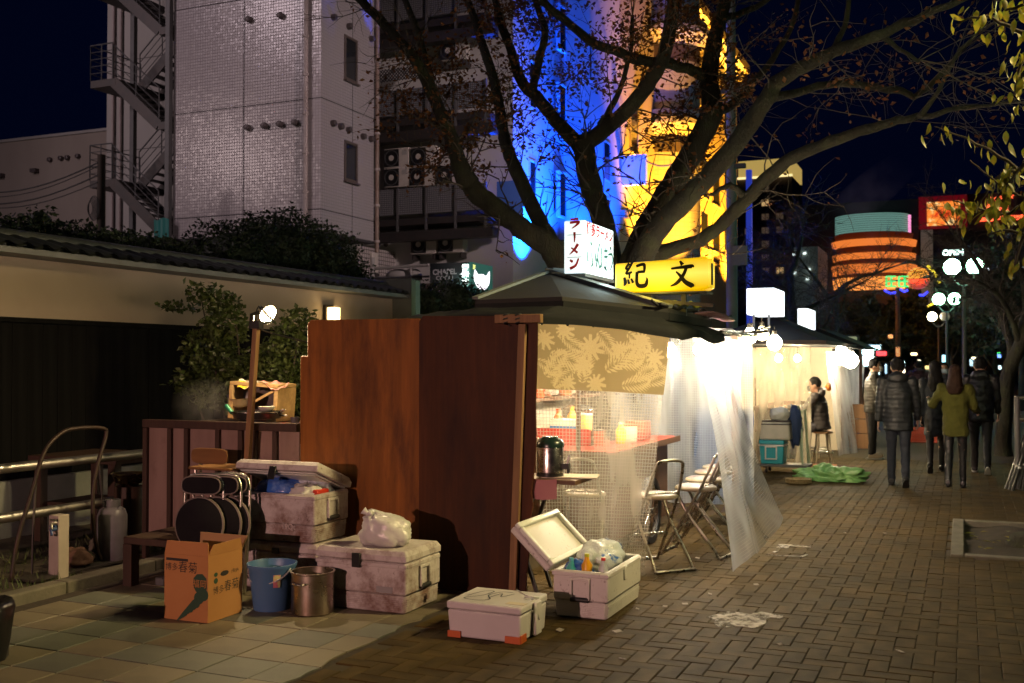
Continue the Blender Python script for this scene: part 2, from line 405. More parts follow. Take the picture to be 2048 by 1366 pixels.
M_['kerb'] = mat('kerb stone', (.17, .15, .115), .85, c2=(.09, .085, .06), scale=4, bump=.5, bscale=60)
M_['soil'] = mat('soil', (.05, .037, .025), .95, c2=(.03, .024, .017), scale=9, bump=.8, bscale=50)
M_['grass'] = mat('grass', (.05, .085, .02), .7, c2=(.09, .09, .03), scale=4)
M_['plaster'] = mat('wall plaster', (.32, .25, .205), .85, c2=(.26, .20, .165), scale=.8, lo=.3, hi=.75, dirt=(.22, .18, .14), dscale=.9, dlo=.55, dhi=.85, bump=.12, bscale=50)
M_['blackwood'] = wood('charred board', (.005, .0045, .005), (.008, .008, .009), .85, stretch=(20, 20, .7), spec=.06)
M_['rooftile'] = mat('roof tile', (.045, .05, .05), .42, c2=(.065, .07, .068), scale=5, bump=.2, bscale=30, per_obj=.35)
M_['stone'] = mat('stone base', (.2, .21, .2), .85, c2=(.13, .14, .13), scale=3, bump=.3, bscale=40)
M_['facade'] = tilemat('facade tile', (.46, .42, .44), (.43, .39, .41), (.082, .082), (.22, .20, .21), .25, .045, .008, streak=1)
M_['facade_dark'] = tilemat('back facade tile', (.50, .44, .42), (.46, .41, .39), (.12, .12), (.08, .07, .07), .3, .04, .011)
M_['panel_mesh'] = tilemat('perforated parapet', (.25, .25, .27), (.24, .24, .26), (.06, .06), (.08, .08, .085), .4, .02, .012)
M_['seam'] = mat('seam', (.05, .045, .05), .8)
M_['vent'] = mat('vent metal', (.12, .10, .10), .5, metal=.4)
M_['pipe_w'] = mat('painted pipe', (.46, .40, .385), .5, c2=(.36, .3, .28), scale=2)
M_['glass_dark'] = mat('window glass', (.02, .022, .025), .08, spec=.7)
M_['frame_dk'] = mat('window frame', (.11, .085, .075), .5)
M_['pale'] = mat('pale wall', (.44, .42, .40), .85, c2=(.36, .34, .32), scale=.6, stretch=(1, 1, .3), bump=.1, bscale=20)
M_['beige'] = mat('beige wall', (.40, .345, .30), .85, c2=(.33, .28, .24), scale=.4, stretch=(1, 1, .4), bump=.1, bscale=20)
M_['steel_dk'] = mat('dark painted steel', (.045, .042, .042), .5, c2=(.065, .052, .048), scale=4, metal=.3)
M_['steel_grey'] = mat('grey painted steel', (.115, .115, .12), .5, c2=(.085, .083, .083), scale=3)
M_['conc'] = mat('concrete', (.28, .27, .26), .85, c2=(.2, .19, .18), scale=2, bump=.2, bscale=40)
M_['black'] = mat('black rubber', (.012, .012, .013), .55)
M_['blackp'] = mat('black plastic', (.015, .015, .016), .3)
M_['acwhite'] = mat('air conditioner casing', (.6, .55, .5), .5, dirt=(.35, .3, .26), dscale=3)
M_['white_wall'] = mat('rendered facade', (.62, .60, .58), .7, c2=(.54, .52, .5), scale=.5, bump=.15, bscale=18)
M_['cream_wall'] = mat('stone facade', (.55, .47, .36), .75, c2=(.46, .39, .3), scale=.6, bump=.2, bscale=14)
M_['bay'] = tilemat('bay tile', (.52, .50, .47), (.49, .47, .45), (.3, .2), (.35, .33, .3), .5, .02, .01)
M_['tower'] = mat('tower cladding', (.10, .06, .05), .7, c2=(.075, .05, .04), scale=.05)
M_['dkbld'] = mat('dark building', (.05, .042, .05), .8, c2=(.035, .03, .035), scale=.05)
M_['chrome'] = mat('polished steel tube', (.68, .65, .58), .34, metal=1, rvar=.08)
M_['tube'] = mat('worn steel tube', (.34, .31, .27), .28, metal=1, rvar=.1)
M_['steel'] = mat('stainless steel', (.6, .58, .55), .25, metal=1, c2=(.5, .47, .44), scale=12, rvar=.12)
M_['bark'] = mat('bark', (.028, .023, .013), .9, c2=(.013, .011, .008), scale=7, stretch=(1, 1, .35), dirt=(.045, .05, .02), dscale=3, dlo=.5, dhi=.72, bump=.9, bscale=28, bstretch=(1.6, 1.6, .5))
M_['twig'] = mat('twig bark', (.06, .045, .035), .85)
M_['leaf_brown'] = mat('withered leaf', (.14, .045, .015), .6, c2=(.20, .085, .025), scale=2.5, per_obj=.5)
M_['leaf_green'] = mat('green leaf', (.045, .07, .018), .42, c2=(.075, .09, .025), scale=6, per_obj=.5)
M_['leaf_gy'] = mat('yellowing leaf', (.14, .18, .022), .45, c2=(.26, .19, .02), scale=2.2, lo=.4, hi=.62, per_obj=.35)
M_['leaf_dark'] = mat('evergreen leaf', (.022, .036, .014), .55, c2=(.035, .05, .02), scale=3, per_obj=.5)
for n in M_['bark'].node_tree.nodes:
    if n.type == 'BUMP': n.inputs['Distance'].default_value = .045
for k in ('leaf_gy', 'leaf_green', 'leaf_brown'):
    nt = M_[k].node_tree; bs = nt.nodes['Principled BSDF']; tl = _n(nt, 'ShaderNodeBsdfTranslucent'); mx = _n(nt, 'ShaderNodeMixShader'); mx.inputs[0].default_value = .4
    nt.links.new(bs.inputs['Base Color'].links[0].from_socket, tl.inputs[0]); nt.links.new(bs.outputs[0], mx.inputs[1]); nt.links.new(tl.outputs[0], mx.inputs[2])
    nt.links.new(mx.outputs[0], [n for n in nt.nodes if n.type == 'OUTPUT_MATERIAL'][0].inputs[0])
# ============================================================ ground
setting('ground', MB().poly([(-260, -60, -.07), (260, -60, -.07), (260, 420, -.07), (-260, 420, -.07)]), M_['asphalt'])
pave = setting('pavement', MB().box(-3.2, 5.2, -4, 9.2, -.06, -.008).box(-3.2, -.05, 9.2, 12, -.06, -.0085).box(1.4, 5.2, 9.2, 12, -.06, -.0085).box(-3.2, 5.2, 12, 70, -.06, -.008).box(-9, -3.2, 6.95, 70, -.06, -.0075), M_['mortar'])
U = .112
def brick_mesh(L, s):
    r2 = random.Random(s); mb = MB(); b = .004; g = .0014
    hx, hy = L/2-g, U/2-g; z1 = 0
    mb.frust(-.05, (-hx, hx, -hy, hy), z1-b, (-hx, hx, -hy, hy)); mb.f = mb.f[:1]+mb.f[2:]; mb.mi = mb.mi[:-1]
    q = len(mb.v); mb.v += [Vector((x, y, z1)) for x, y in ((-hx+b, -hy+b), (hx-b, -hy+b), (hx-b, hy-b), (-hx+b, hy-b))]
    for i in range(4): j = (i+1) % 4; mb.face((4+i, 4+j, q+j, q+i))
    mb.face((q, q+1, q+2, q+3)); return mb
bm = [brick_mesh(2*U, s) for s in range(3)]; bme = [m.mesh('brick', M_['brick']) for m in bm]
def in_pit(x, y): return -.13 < x < 1.5 and 9.72 < y < 11.95
cells = []
nx = int(8.0/U); ny = int(15.5/U)
for i in range(-1, nx):
    for j in range(-1, ny):
        x0 = -3.19+i*U; y0 = 3.6+j*U; k = (i-j) % 4
        if k == 0: cx, cy, rz = x0+U, y0+U/2, 0
        elif k == 3: cx, cy, rz = x0+U/2, y0+U, math.pi/2
        else: continue
        ex = U if rz == 0 else U/2
        if cx-ex < -3.2 or in_pit(cx, cy): continue
        p = seen((cx, cy, 0))
        cells.append((cx, cy, rz, p))
vis = [c for c in cells if -60 < c[3][0] < 2110 and c[3][1] < 1400 and not (c[0] < -2.35 and c[1] > 6.9)]
vis.sort(key=lambda c: c[3][2])
hidden_by = lambda c: (-2.9 < c[0] < -2.38 and 5.7 < c[1] < 6.1) or (-2.5 < c[0] < -2.08 and 6.4 < c[1] < 7.2)
near = [c for c in vis if not hidden_by(c)][:300]; nset = set((round(c[0], 3), round(c[1], 3)) for c in near)
def settle(x, y): return .006*noise.noise(Vector((x*.9, y*.9, 0)))+rnd.uniform(-.002, .0015)
for cx, cy, rz, p in near:
    piece('brick', bme[rnd.randrange(3)], pave, (cx, cy, settle(cx, cy)), (rnd.uniform(-.012, .012), rnd.uniform(-.012, .012), rz+rnd.uniform(-.01, .01)+rnd.choice((0, math.pi))))
rest = MB()
for cx, cy, rz, p in cells:
    if (round(cx, 3), round(cy, 3)) in nset or not (-300 < p[0] < 2300): continue
    rest.add(bm[0], Matrix.Translation((cx, cy, settle(cx, cy))) @ Matrix.Rotation(rz+rnd.uniform(-.01, .01), 4, 'Z') @ Matrix.Rotation(rnd.uniform(-.008, .008), 4, 'X'))
part('brick', rest, M_['brick'], pave, kind='stuff')
# tiled part on the left, its edge against the bricks broken
TP, TQ = .332, .32
tf = setting('tiled_floor', MB().box(-5.93, -3.2, 1.5, 6.94, -.06, -.008), M_['soil'])
def tile_mesh(w_, h_, m, cut=0.):
    g = .004; mb = MB().frust(-.03, (-w_/2+g, w_/2-g, -h_/2+g, h_/2-g), -.003, (-w_/2+g, w_/2-g, -h_/2+g, h_/2-g))
    mb.f = mb.f[:1]+mb.f[2:]; mb.mi = mb.mi[1:]; q = len(mb.v); e = g+.003
    mb.v += [Vector((x, y, 0)) for x, y in ((-w_/2+e, -h_/2+e), (w_/2-e, -h_/2+e), (w_/2-e, h_/2-e), (-w_/2+e, h_/2-e))]
    for i in range(4): j = (i+1) % 4; mb.face((4+i, 4+j, q+j, q+i))
    mb.face((q, q+1, q+2, q+3)); return mb.mesh('tile', m)
tme = {k: tile_mesh(TP, TQ, M_[k]) for k in ('tile_warm', 'tile_cool')}
for a in range(0, 8):
    for b in range(-6, 6):
        x = -3.455-TP*(a-.5)-TP; y = 5.16+TQ*(b+.5)
        if x-TP/2 < -5.95: continue
        cool = (b <= -1 and a % 5 != 2 and rnd.random() < .8) or rnd.random() < .22
        if b == -1 and a in (1, 2): cool = False
        piece('tile', tme['tile_cool' if cool else 'tile_warm'], tf, (x, y, rnd.uniform(-.0015, .0015)), (rnd.uniform(-.003, .003), rnd.uniform(-.003, .003), 0))
for b in range(-6, 6):                                              # the cut tiles along the bricks
    y0 = 5.16+TQ*b; y1 = y0+TQ; pts = []
    n = 5
    for i in range(n+1):
        yy = y0+.004+(TQ-.008)*i/n; ex = -3.215-abs(noise.noise(Vector((yy*3, 2.2, 0))))*.10-(.09 if 5.5 < yy < 5.95 else 0)*abs(noise.noise(Vector((yy*9, 1, 0))))
        pts.append((ex, yy, -.03))
    poly = [(-3.451-.0, y0+.004, -.03)]+pts+[(-3.451, y1-.004, -.03)]
    part('tile', MB().prism(poly, (0, 0, .03+rnd.uniform(-.001, .001))), M_['tile_cool' if rnd.random() < .5 else 'tile_warm'], tf)
k = setting('kerb', MB().box(-6.08, -5.945, 1.5, 3.0, -.06, .075), M_['kerb'], bevel=.012)
for i in range(7): part('kerb_stone', MB().box(-6.08, -5.945, 3.006+.9*i, 3.9+.9*i, -.06, .075+rnd.uniform(-.004, .004)), M_['kerb'], k, bevel=.014, seg=2)
setting('soil', MB().grid(lambda u, v: (-8.3+2.22*u, 1.5+14*v, .02+.03*noise.noise(Vector((u*9, v*40, 0)))), 24, 90), M_['soil'], smooth=180)
g = MB()
for i in range(1500):
    x = rnd.uniform(-7.6, -6.1); y = rnd.uniform(4.6, 8.3); h = rnd.uniform(.03, .1); a = rnd.uniform(0, 6.3); r_ = .006
    if noise.noise(Vector((x*2.2, y*2.2, 3))) < -.12: continue
    d = Vector((math.cos(a), math.sin(a), 0)); e = Vector((rnd.uniform(-.04, .04), rnd.uniform(-.04, .04), h))
    g.poly([(x-d.x*r_, y-d.y*r_, .015), (x+d.x*r_, y+d.y*r_, .015), (x+e.x, y+e.y, .015+e.z)])
setting('grass', g, M_['grass'], kind='stuff')
# tree pit in the pavement
tp = thing('tree_pit', 'square kerbed tree pit with bare soil and fallen leaves in the brick pavement', 'tree pit', (.0, 9.75, 0))
part('soil_bed', MB().grid(lambda u, v: (-.02+1.4*u, 9.82+2.0*v, -.02+.05*noise.noise(Vector((u*5, v*6, 1)))), 24, 30), M_['soil'], tp, smooth=180)
for x0, x1, y0, y1 in ((-.13, -.02, 9.72, 11.95), (-.017, 1.5, 9.72, 9.82), (-.017, 1.5, 11.85, 11.95)):
    part('kerb_stone', MB().box(x0, x1, y0, y1, -.05, .02), M_['kerb'], tp, bevel=.008)
part('stump', MB().lathe((.62, 10.75, -.02), [(.30, 0), (.27, .05), (.24, .09), (.1, .1), (.02, .085)], 14).ell((.85, 10.9, .03), (.14, .1, .08)), M_['bark'], tp, smooth=60)
lf = MB()
for i in range(34):
    x, y = rnd.uniform(.0, .9), rnd.uniform(9.85, 11.3); a = rnd.uniform(0, 6.3); s = rnd.uniform(.03, .06); c, d = math.cos(a)*s, math.sin(a)*s; zz = .035+rnd.uniform(0, .015)
    lf.poly([(x-c, y-d, zz), (x+d*.45, y-c*.45, zz+.008), (x+c, y+d, zz+.004), (x-d*.45, y+c*.45, zz+.01)])
part('fallen_leaf', lf, M_['leaf_gy'], tp, kind='stuff')
# spilt white paint and litter on the bricks
M_['chalk'] = mat('white paint', (.62, .58, .54), .85, c2=(.4, .36, .3), scale=14, lo=.35, hi=.6)
bs = M_['chalk'].node_tree.nodes['Principled BSDF']; nt = M_['chalk'].node_tree
nt.links.new(_ramp(nt, _noise(nt, _coords(nt), 9, 8, .75), .40, .60), bs.inputs['Alpha'])
def splat(cx, cy, rx, ry, seed, z=.006):
    r2 = random.Random(seed); pts = []
    for i in range(18):
        a = 2*math.pi*i/18; q = 1+.55*noise.noise(Vector((math.cos(a)*1.6, math.sin(a)*1.6, seed*3.1))); pts.append((cx+rx*q*math.cos(a), cy+ry*q*math.sin(a), z-.004))
    return MB().prism(pts, (0, 0, .005))
solo('paint_patch', splat(-1.36, 6.75, .16, .22, 3).add(splat(-1.22, 6.95, .11, .1, 5, .0065)), M_['chalk'], 'worn white paint patch on the brown brick pavement', 'paint patch', (-1.36, 6.75, 0))
p = onZ(1592, 1093); solo('road_mark', MB().box(p.x-.16, p.x+.13, p.y-.03, p.y+.05, .003, .007).box(p.x-.15, p.x-.05, p.y-.14, p.y-.035, .003, .0068), M_['chalk'], 'short solid white paint mark beyond the outlined one on the pavement', 'road mark', tuple(p))
p = onZ(1573, 1110); q = MB()
for a, b in (((-.16, -.09), (.13, -.06)), ((.13, -.06), (.16, .06)), ((-.10, .14), (-.12, .04))): q.bar((p.x+a[0], p.y+a[1], .006), (p.x+b[0], p.y+b[1], .006), .025, .004)
solo('road_mark', q, M_['chalk'], 'small open white square outline painted on the bricks before the stools', 'road mark', tuple(p))
lit = MB()
for px, py in ((1330, 1215), (1275, 1220), (1540, 1110), (1500, 1112), (1560, 1291), (1512, 1171), (1690, 1067), (1770, 1068), (1800, 1305), (1395, 1118), (1420, 1190), (1235, 1265), (1120, 1262), (1470, 1085), (1620, 1015), (1370, 1210), (1245, 1320)):
    p = onZ(px, py); s = rnd.uniform(.012, .03); a = rnd.uniform(0, 3)
    lit.obox((p.x, p.y, .008), (math.cos(a)*s, math.sin(a)*s, 0), (-math.sin(a)*s*.6, math.cos(a)*s*.6, .003), (0, 0, .002))
setting('litter', lit, mat('paper scrap', (.34, .30, .25), .8), kind='stuff')
# ============================================================ garden wall on the left
WX = -8.2
gw = thing('garden_wall', 'cream plaster garden wall over black boards with a dark tiled coping', 'wall', (WX, 10, 0))
Y0, Y1 = 2.5, 14.3
part('plaster', MB().box(WX-.22, WX, Y0, Y1, 2.06, 2.64), M_['plaster'], gw)
part('rail', MB().box(WX-.02, WX+.03, Y0, Y1, 2.03, 2.075), M_['blackwood'], gw)
part('stone_base', MB().box(WX-.3, WX+.06, Y0, Y1, -.05, .55), M_['stone'], gw)
part('core', MB().box(WX-.2, WX-.03, Y0, Y1, .55, 2.05), M_['blackwood'], gw)
yy = Y0; pm = [MB().box(-.012, .012, -.088, .088, -.735, .735).mesh('board', M_['blackwood']) for _ in range(1)]
while yy < Y1-.1:
    piece('board', pm[0], gw, (WX-.012+rnd.uniform(-.004, .004), yy+.09, 1.29)); yy += .18
part('eave', MB().box(WX-.5, WX+.30, Y0, Y1, 2.645, 2.70), M_['steel_grey'], gw)
ph = MB().grid(lambda u, v: (-.44*u, -.105+.21*v, .13*u+.016*math.cos((v-.5)*2*math.pi)), 3, 8)
ph2 = MB().add(ph); ph2.v += [p-Vector((0, 0, .025)) for p in ph.v]; n0 = len(ph.v); ph2.f += [tuple(n0+i for i in f[::-1]) for f in ph.f]; ph2.mi += ph.mi
tm = ph2.mesh('roof_tile', M_['rooftile'], smooth=60)
yy = Y0+.105
while yy < Y1:
    piece('roof_tile', tm, gw, (WX+.32, yy, 2.735+rnd.uniform(-.004, .004)), (0, rnd.uniform(-.01, .01), 0)); yy += .212
part('ridge', MB().tube([(WX-.14, Y0, 2.865), (WX-.14, Y1, 2.865)], .06, 10), M_['rooftile'], gw, smooth=60)
part('back_slope', MB().prism([(WX-.12, Y0, 2.85), (WX-.5, Y0, 2.7), (WX-.12, Y0, 2.7)], (0, Y1-Y0, 0)), M_['rooftile'], gw)
part('end_post', MB().box(WX-.5, WX+.34, Y1+.002, Y1+.1, 0, 2.95), M_['steel_grey'], gw)
part('end_trim', MB().box(WX+.345, WX+.42, Y1-.02, Y1+.12, 0, 2.92), mat('verdigris trim', (.12, .22, .19), .6), gw)
wl = thing('wall_lamp', 'small square glowing lantern fixed on the cream garden wall', 'lamp', (WX, 13.0, 2.35))
p = onX(666, 629, WX+.09)
part('bracket', MB().box(WX, WX+.05, p.y-.11, p.y+.11, p.z-.12, p.z+.13).box(WX+.05, WX+.16, p.y-.1, p.y+.1, p.z+.1, p.z+.125), M_['frame_dk'], wl)
part('lamp_shade', MB().box(WX+.055, WX+.15, p.y-.085, p.y+.085, p.z-.1, p.z+.095), emit('lantern glass', (1, .68, .25), 6), wl)
light('wall lamp glow', (WX+.3, p.y, p.z), 7, (1, .72, .3), .06, wl)
# ============================================================ buildings
def window_x(b, X, y0, y1, z0, z1, fm='frame_dk', gm='glass_dark', fw=.07, sill=True):
    f = MB().box(X-.1, X+.03, y0-fw, y0, z0-fw, z1+fw).box(X-.1, X+.03, y1, y1+fw, z0-fw, z1+fw).box(X-.1, X+.03, y0, y1, z1, z1+fw).box(X-.1, X+.03, y0, y1, z0-fw, z0)
    o = part('window', f, M_[fm], b); part('pane', MB().box(X-.02, X+.006, y0, y1, z0, z1), M_[gm] if isinstance(gm, str) else gm, o)
    if sill: part('sill', MB().box(X, X+.1, y0-fw-.03, y1+fw+.03, z0-fw-.05, z0-fw-.003), M_[fm], o)
    return o
def window_y(b, Y, x0, x1, z0, z1, fm='frame_dk', gm='glass_dark', fw=.07):
    f = MB().box(x0-fw, x0, Y-.03, Y+.1, z0-fw, z1+fw).box(x1, x1+fw, Y-.03, Y+.1, z0-fw, z1+fw).box(x0, x1, Y-.03, Y+.1, z1, z1+fw).box(x0, x1, Y-.03, Y+.1, z0-fw, z0)
    o = part('window', f, M_[fm], b); part('pane', MB().box(x0, x1, Y-.006, Y+.02, z0, z1), M_[gm] if isinstance(gm, str) else gm, o); return o
# --- tall tiled building
TB = thing('tiled_building', 'tall grey building clad in tiny square tiles with round vents and drainpipes', 'building', (-17.4, 24, 0))
part('wall', MB().box(-19.75, -15, 22.5, 25.1, 5.0, 15), M_['facade'], TB)
part('base_wall', MB().box(-19.7, -15.9, 23.2, 27.9, 0, 4.998), M_['facade_dark'], TB)
part('soffit', MB().box(-19.7, -15.02, 22.52, 25.08, 4.94, 4.998), M_['seam'], TB)
for z in (5.55, 8.4, 11.25): part('seam', MB().box(-19.7, -14.997, 22.497, 25.1, z-.012, z+.012), M_['seam'], TB)
part('seam', MB().box(onY(487, 300, 22.5).x-.012, onY(487, 300, 22.5).x+.012, 22.4965, 22.52, 5.0, 14.9), M_['seam'], TB)
part('seam', MB().box(-15.1, -14.9965, 23.98, 24.0, 5.0, 14.9), M_['seam'], TB)
vme = MB().lathe((0, 0, 0), [(.085, 0), (.085, .07), (.075, .12), (.03, .14), (.0, .14)], 12).mesh('vent', M_['vent'], smooth=50)
for x, y in ((500, 40), (563, 32), (497, 256), (531, 252), (562, 249), (592, 246)):
    p = onY(x, y, 22.5); piece('vent', vme, TB, p, (math.pi/2, 0, 0))
for x, y in ((665, 35), (696, 53), (741, 78), (664, 247), (679, 253), (695, 260), (724, 273), (740, 278)):
    p = onX(x, y, -15); piece('vent', vme, TB, p, (0, math.pi/2, 0))
for x, r_, y in ((-15.41, .06, 22.42),):
    pp = part('drainpipe', MB().cyl((x, y, 5), (x, y, 15), r_), M_['pipe_w'], TB, smooth=60)
    for z in range(6, 15): part('clip', MB().cyl((x, y, z-.03), (x, y, z+.03), r_*1.35), M_['pipe_w'], pp, smooth=60)
pp = part('drainpipe', MB().cyl((-14.93, 25.16, 4.7), (-14.93, 25.16, 15), .06), mat('rusty painted pipe', (.32, .24, .2), .55, c2=(.2, .13, .1), scale=3), TB, smooth=60)
for z in range(5, 15): part('clip', MB().cyl((-14.93, 25.16, z-.03), (-14.93, 25.16, z+.03), .085), M_['pipe_w'], pp, smooth=60)
for ya, yb in ((75, 160), (286, 362)):
    a = onX(691, ya, -15); b = onX(711, yb, -15); window_x(TB, -15, a.y, b.y, onX(691, yb-6, -15).z, a.z)
# --- pale building with the outside stair
PB = thing('pale_building', 'pale smooth walled building behind the zigzag steel outside stair', 'building', (-22, 27, 0))
xl = onY(213, 300, 25.0).x; xr = onY(356, 300, 25.0).x
part('wall', MB().box(xl, xr+.4, 25.0, 33, 0, 16), M_['pale'], PB)
for x in (xl+.32, xl+.62): part('drainpipe', MB().cyl((x, 24.93, 2), (x, 24.93, 16), .05), M_['pipe_w'], PB, smooth=60)
for z in (5.4, 8.2, 11): part('seam', MB().box(xl+.02, xr, 24.9965, 25.02, z, z+.02), M_['seam'], PB)
BB = thing('beige_building', 'low wide beige walled building at the far left behind the cables', 'building', (-33, 34, 0))
zt = onY(0, 286, 29).z
part('wall', MB().box(-46, -29.0+1.2, 29, 40, 0, zt), M_['beige'], BB); part('coping', MB().box(-46, -27.75, 28.94, 40, zt, zt+.1), M_['pale'], BB)
for x, y in ((102, 320), (124, 317), (137, 316), (158, 313)): piece('vent', vme, BB, onY(x, y, 29), (math.pi/2, 0, 0), (1.1, 1.1, 1.1))
for x, y in ((5, 352), (73, 342)):
    p = onY(x, y, 29); part('hood', MB().box(p.x-.14, p.x+.14, 28.8, 29, p.z-.07, p.z+.07), M_['vent'], BB)
# --- outside stair
ES = thing('outside_stair', 'zigzag dark steel fire escape with railed landings beside the tiled building', 'staircase', (-21, 23.5, 0))
yF, yB, yM = 22.35, 24.3, 23.35
XL0, XL1 = onY(180, 300, yF).x, onY(224, 300, yF).x; XR0, XR1 = onY(316, 300, yF).x, -19.78
zl = [onY(200, y, yF).z for y in (557, 360, 160)]; zl.append(zl[-1]+2.6); stp = zl[1]-zl[0]
for x, y in ((onY(266, 300, yM).x, yM), (XR1-.06, yF+.06), (XR1-.06, yB)): part('column', MB().box(x-.07, x+.07, y-.07, y+.07, 0, 16), M_['steel_grey'], ES)
def railing(a, b, up, h=1.0, n=5):
    """posts and rails from a to b"""
    mb = MB(); a, b = Vector(a), Vector(b)
    for t in (0, .5, 1): p = a.lerp(b, t); mb.cyl(p, p+Vector((0, 0, h)), .018, n=6)
    for k in range(n): z = Vector((0, 0, h*(k+1)/n)); mb.cyl(a+z, b+z, .012 if k < n-1 else .02, n=6)
    return mb
for i, z in enumerate(zl):
    part('landing', MB().box(XL0, XL1+.1, yF, yB, z-.2, z), M_['steel_dk'], ES)
    part('railing', railing((XL0, yF, z), (XL1, yF, z), 1).add(railing((XL0, yF, z), (XL0, yB, z), 1)), M_['steel_grey'], ES)
    zr = z-stp/2
    part('landing', MB().box(XR0, XR1, yF, yB, zr-.2, zr), M_['steel_dk'], ES)
    fl = MB().bar((XL1, yF+.03, z-.08), (XR0, yF+.03, zr-.08), .05, .3).bar((XL1, yM-.05, z-.08), (XR0, yM-.05, zr-.08), .05, .3)
    part('flight', fl, M_['steel_dk'], ES)
    tr = MB()
    for k in range(1, 8): t = k/8; tr.box(XL1+(XR0-XL1)*t-.13, XL1+(XR0-XL1)*t+.13, yF+.06, yM-.08, z+(zr-z)*t-.03, z+(zr-z)*t)
    part('tread', tr, M_['steel_dk'], ES, kind='stuff')
    part('railing', railing((XL1, yF+.03, z), (XR0, yF+.03, zr), 1, .95, 4), M_['steel_grey'], ES)
    if i < len(zl)-1:
        zn = z+stp/2
        part('flight', MB().bar((XL1, yM+.05, z-.08), (XR0, yM+.05, zn-.08), .05, .3).bar((XL1, yB-.03, z-.08), (XR0, yB-.03, zn-.08), .05, .3), M_['steel_dk'], ES)
        tr = MB()
        for k in range(1, 8): t = k/8; tr.box(XL1+(XR0-XL1)*t-.13, XL1+(XR0-XL1)*t+.13, yM+.08, yB-.06, z+(zn-z)*t-.03, z+(zn-z)*t)
        part('tread', tr, M_['steel_dk'], ES, kind='stuff')
        part('railing', railing((XL1, yM+.05, z), (XR0, yM+.05, zn), 1, .95, 4), M_['steel_grey'], ES)
p = onY(325, 462, 22.3); solo('tarpaulin', MB().grid(lambda u, v: (p.x-.25+.5*u, 22.25+.03*math.sin(u*9), p.z-.28+.6*v-.03*math.sin(u*7)), 8, 4), mat('teal sheet', (.03, .22, .2), .5), 'teal tarpaulin hung at the foot of the steel outside stair', 'tarpaulin', tuple(p))
# --- utility pole with cables at the far left
UP = thing('utility_pole', 'dark wooden utility pole with coiled cable before the beige building', 'utility pole', (-19.8, 20, 0))
px_, pz = onY(203, 310, 20).x, onY(203, 310, 20).z
part('pole', MB().cyl((px_, 20, 0), (px_, 20, pz), .13, .10), M_['twig'], UP, smooth=60)
cb = MB()
for i in range(7):
    a = .12+.02*i; cb.tube([(px_-.22+a*.7*math.cos(t*.45)+.02*i, 19.86, pz-1.35+a*1.3*math.sin(t*.45)) for t in range(15)], .01, 5)
part('cable_coil', cb, M_['black'], UP, smooth=60)
for k, (ya, yb) in enumerate(((325, 382), (332, 393), (350, 404), (364, 411))):
    a = onY(196, ya, 19.9); b = onY(-160, yb-14+[4, 4, 3, 0][k], 20); mid = []
    for t in range(13): q = a.lerp(b, t/12); q.z -= .55*math.sin(math.pi*t/12)*(1-.35*t/12); mid.append(q)
    part('cable', MB().tube(mid, .014 if k % 2 else .02, 5), M_['black'], UP, smooth=60)
# --- set back building with balconies
RB = thing('balcony_building', 'dim brown tiled building with balconies set back behind the tree', 'building', (-14.5, 30, 0))
YR = 28.0
xa = -17.2; xb = -12.05
part('wall', MB().box(xa, xb, YR, 36, 0, 15), M_['facade_dark'], RB)
def zR(y, Y=27.0): return onY(880, y, Y).z
def balcony(ytop, ybot, nm):
    z1, z0 = zR(ytop), zR(ybot); mm = 5; w_ = (-12.45-xa)/mm
    s = part('balcony', MB().box(xa, -12.4, 26.95, YR, z0-.32, z0-.12), M_['steel_dk'], RB)
    for i in range(mm): part('parapet_panel', MB().box(xa+i*w_+.02, xa+(i+1)*w_-.02, 27.0, 27.06, z0, z1), M_['panel_mesh'], s)
    for i in range(mm+1): part('post', MB().box(xa+i*w_-.03, xa+i*w_+.03, 26.93, 26.99, z0-.5, z1+.02), M_['steel_grey'], s)
    part('beam', MB().box(xa+.6, -12.2, 26.9, 27.3, z0-.78, z0-.5), M_['steel_dk'], s)
    return z0, z1
zb = [balcony(372, 425, 'a'), balcony(170, 222, 'b'), balcony(-25, 30, 'c')]
lat = MB(); p0 = onY(757, 166, 27.0); p1 = onY(812, 134, 27.0)
for i in range(-4, 14):
    for s in (1, -1):
        xs = p0.x+(p1.x-p0.x)*i/9; h = p1.z-p0.z
        a = Vector((xs, 26.98, p0.z)); b = Vector((xs+s*h, 26.98, p1.z)); lat.bar(a, b, .02, .03)
part('lattice', lat, M_['seam'], RB)
for x0, x1, y0, y1 in ((788, 810, 240, 286), (905, 940, 250, 300), (860, 905, 60, 130), (930, 960, 70, 130)):
    a = onY(x0, y1, YR); b = onY(x1, y0, YR); window_y(RB, YR, a.x, b.x, a.z, b.z)
for x, y in ((828, 91), (776, 98), (925, 281), (955, 279), (762, 486), (776, 489)): piece('vent', vme, RB, onY(x, y, YR), (math.pi/2, 0, 0), (1.1, 1.1, 1.1))
for xx in (898, 975): part('drainpipe', MB().cyl((onY(xx, 300, YR).x, YR-.06, 4), (onY(xx, 300, YR).x, YR-.06, 8.4), .05), M_['pipe_w'], RB, smooth=60)
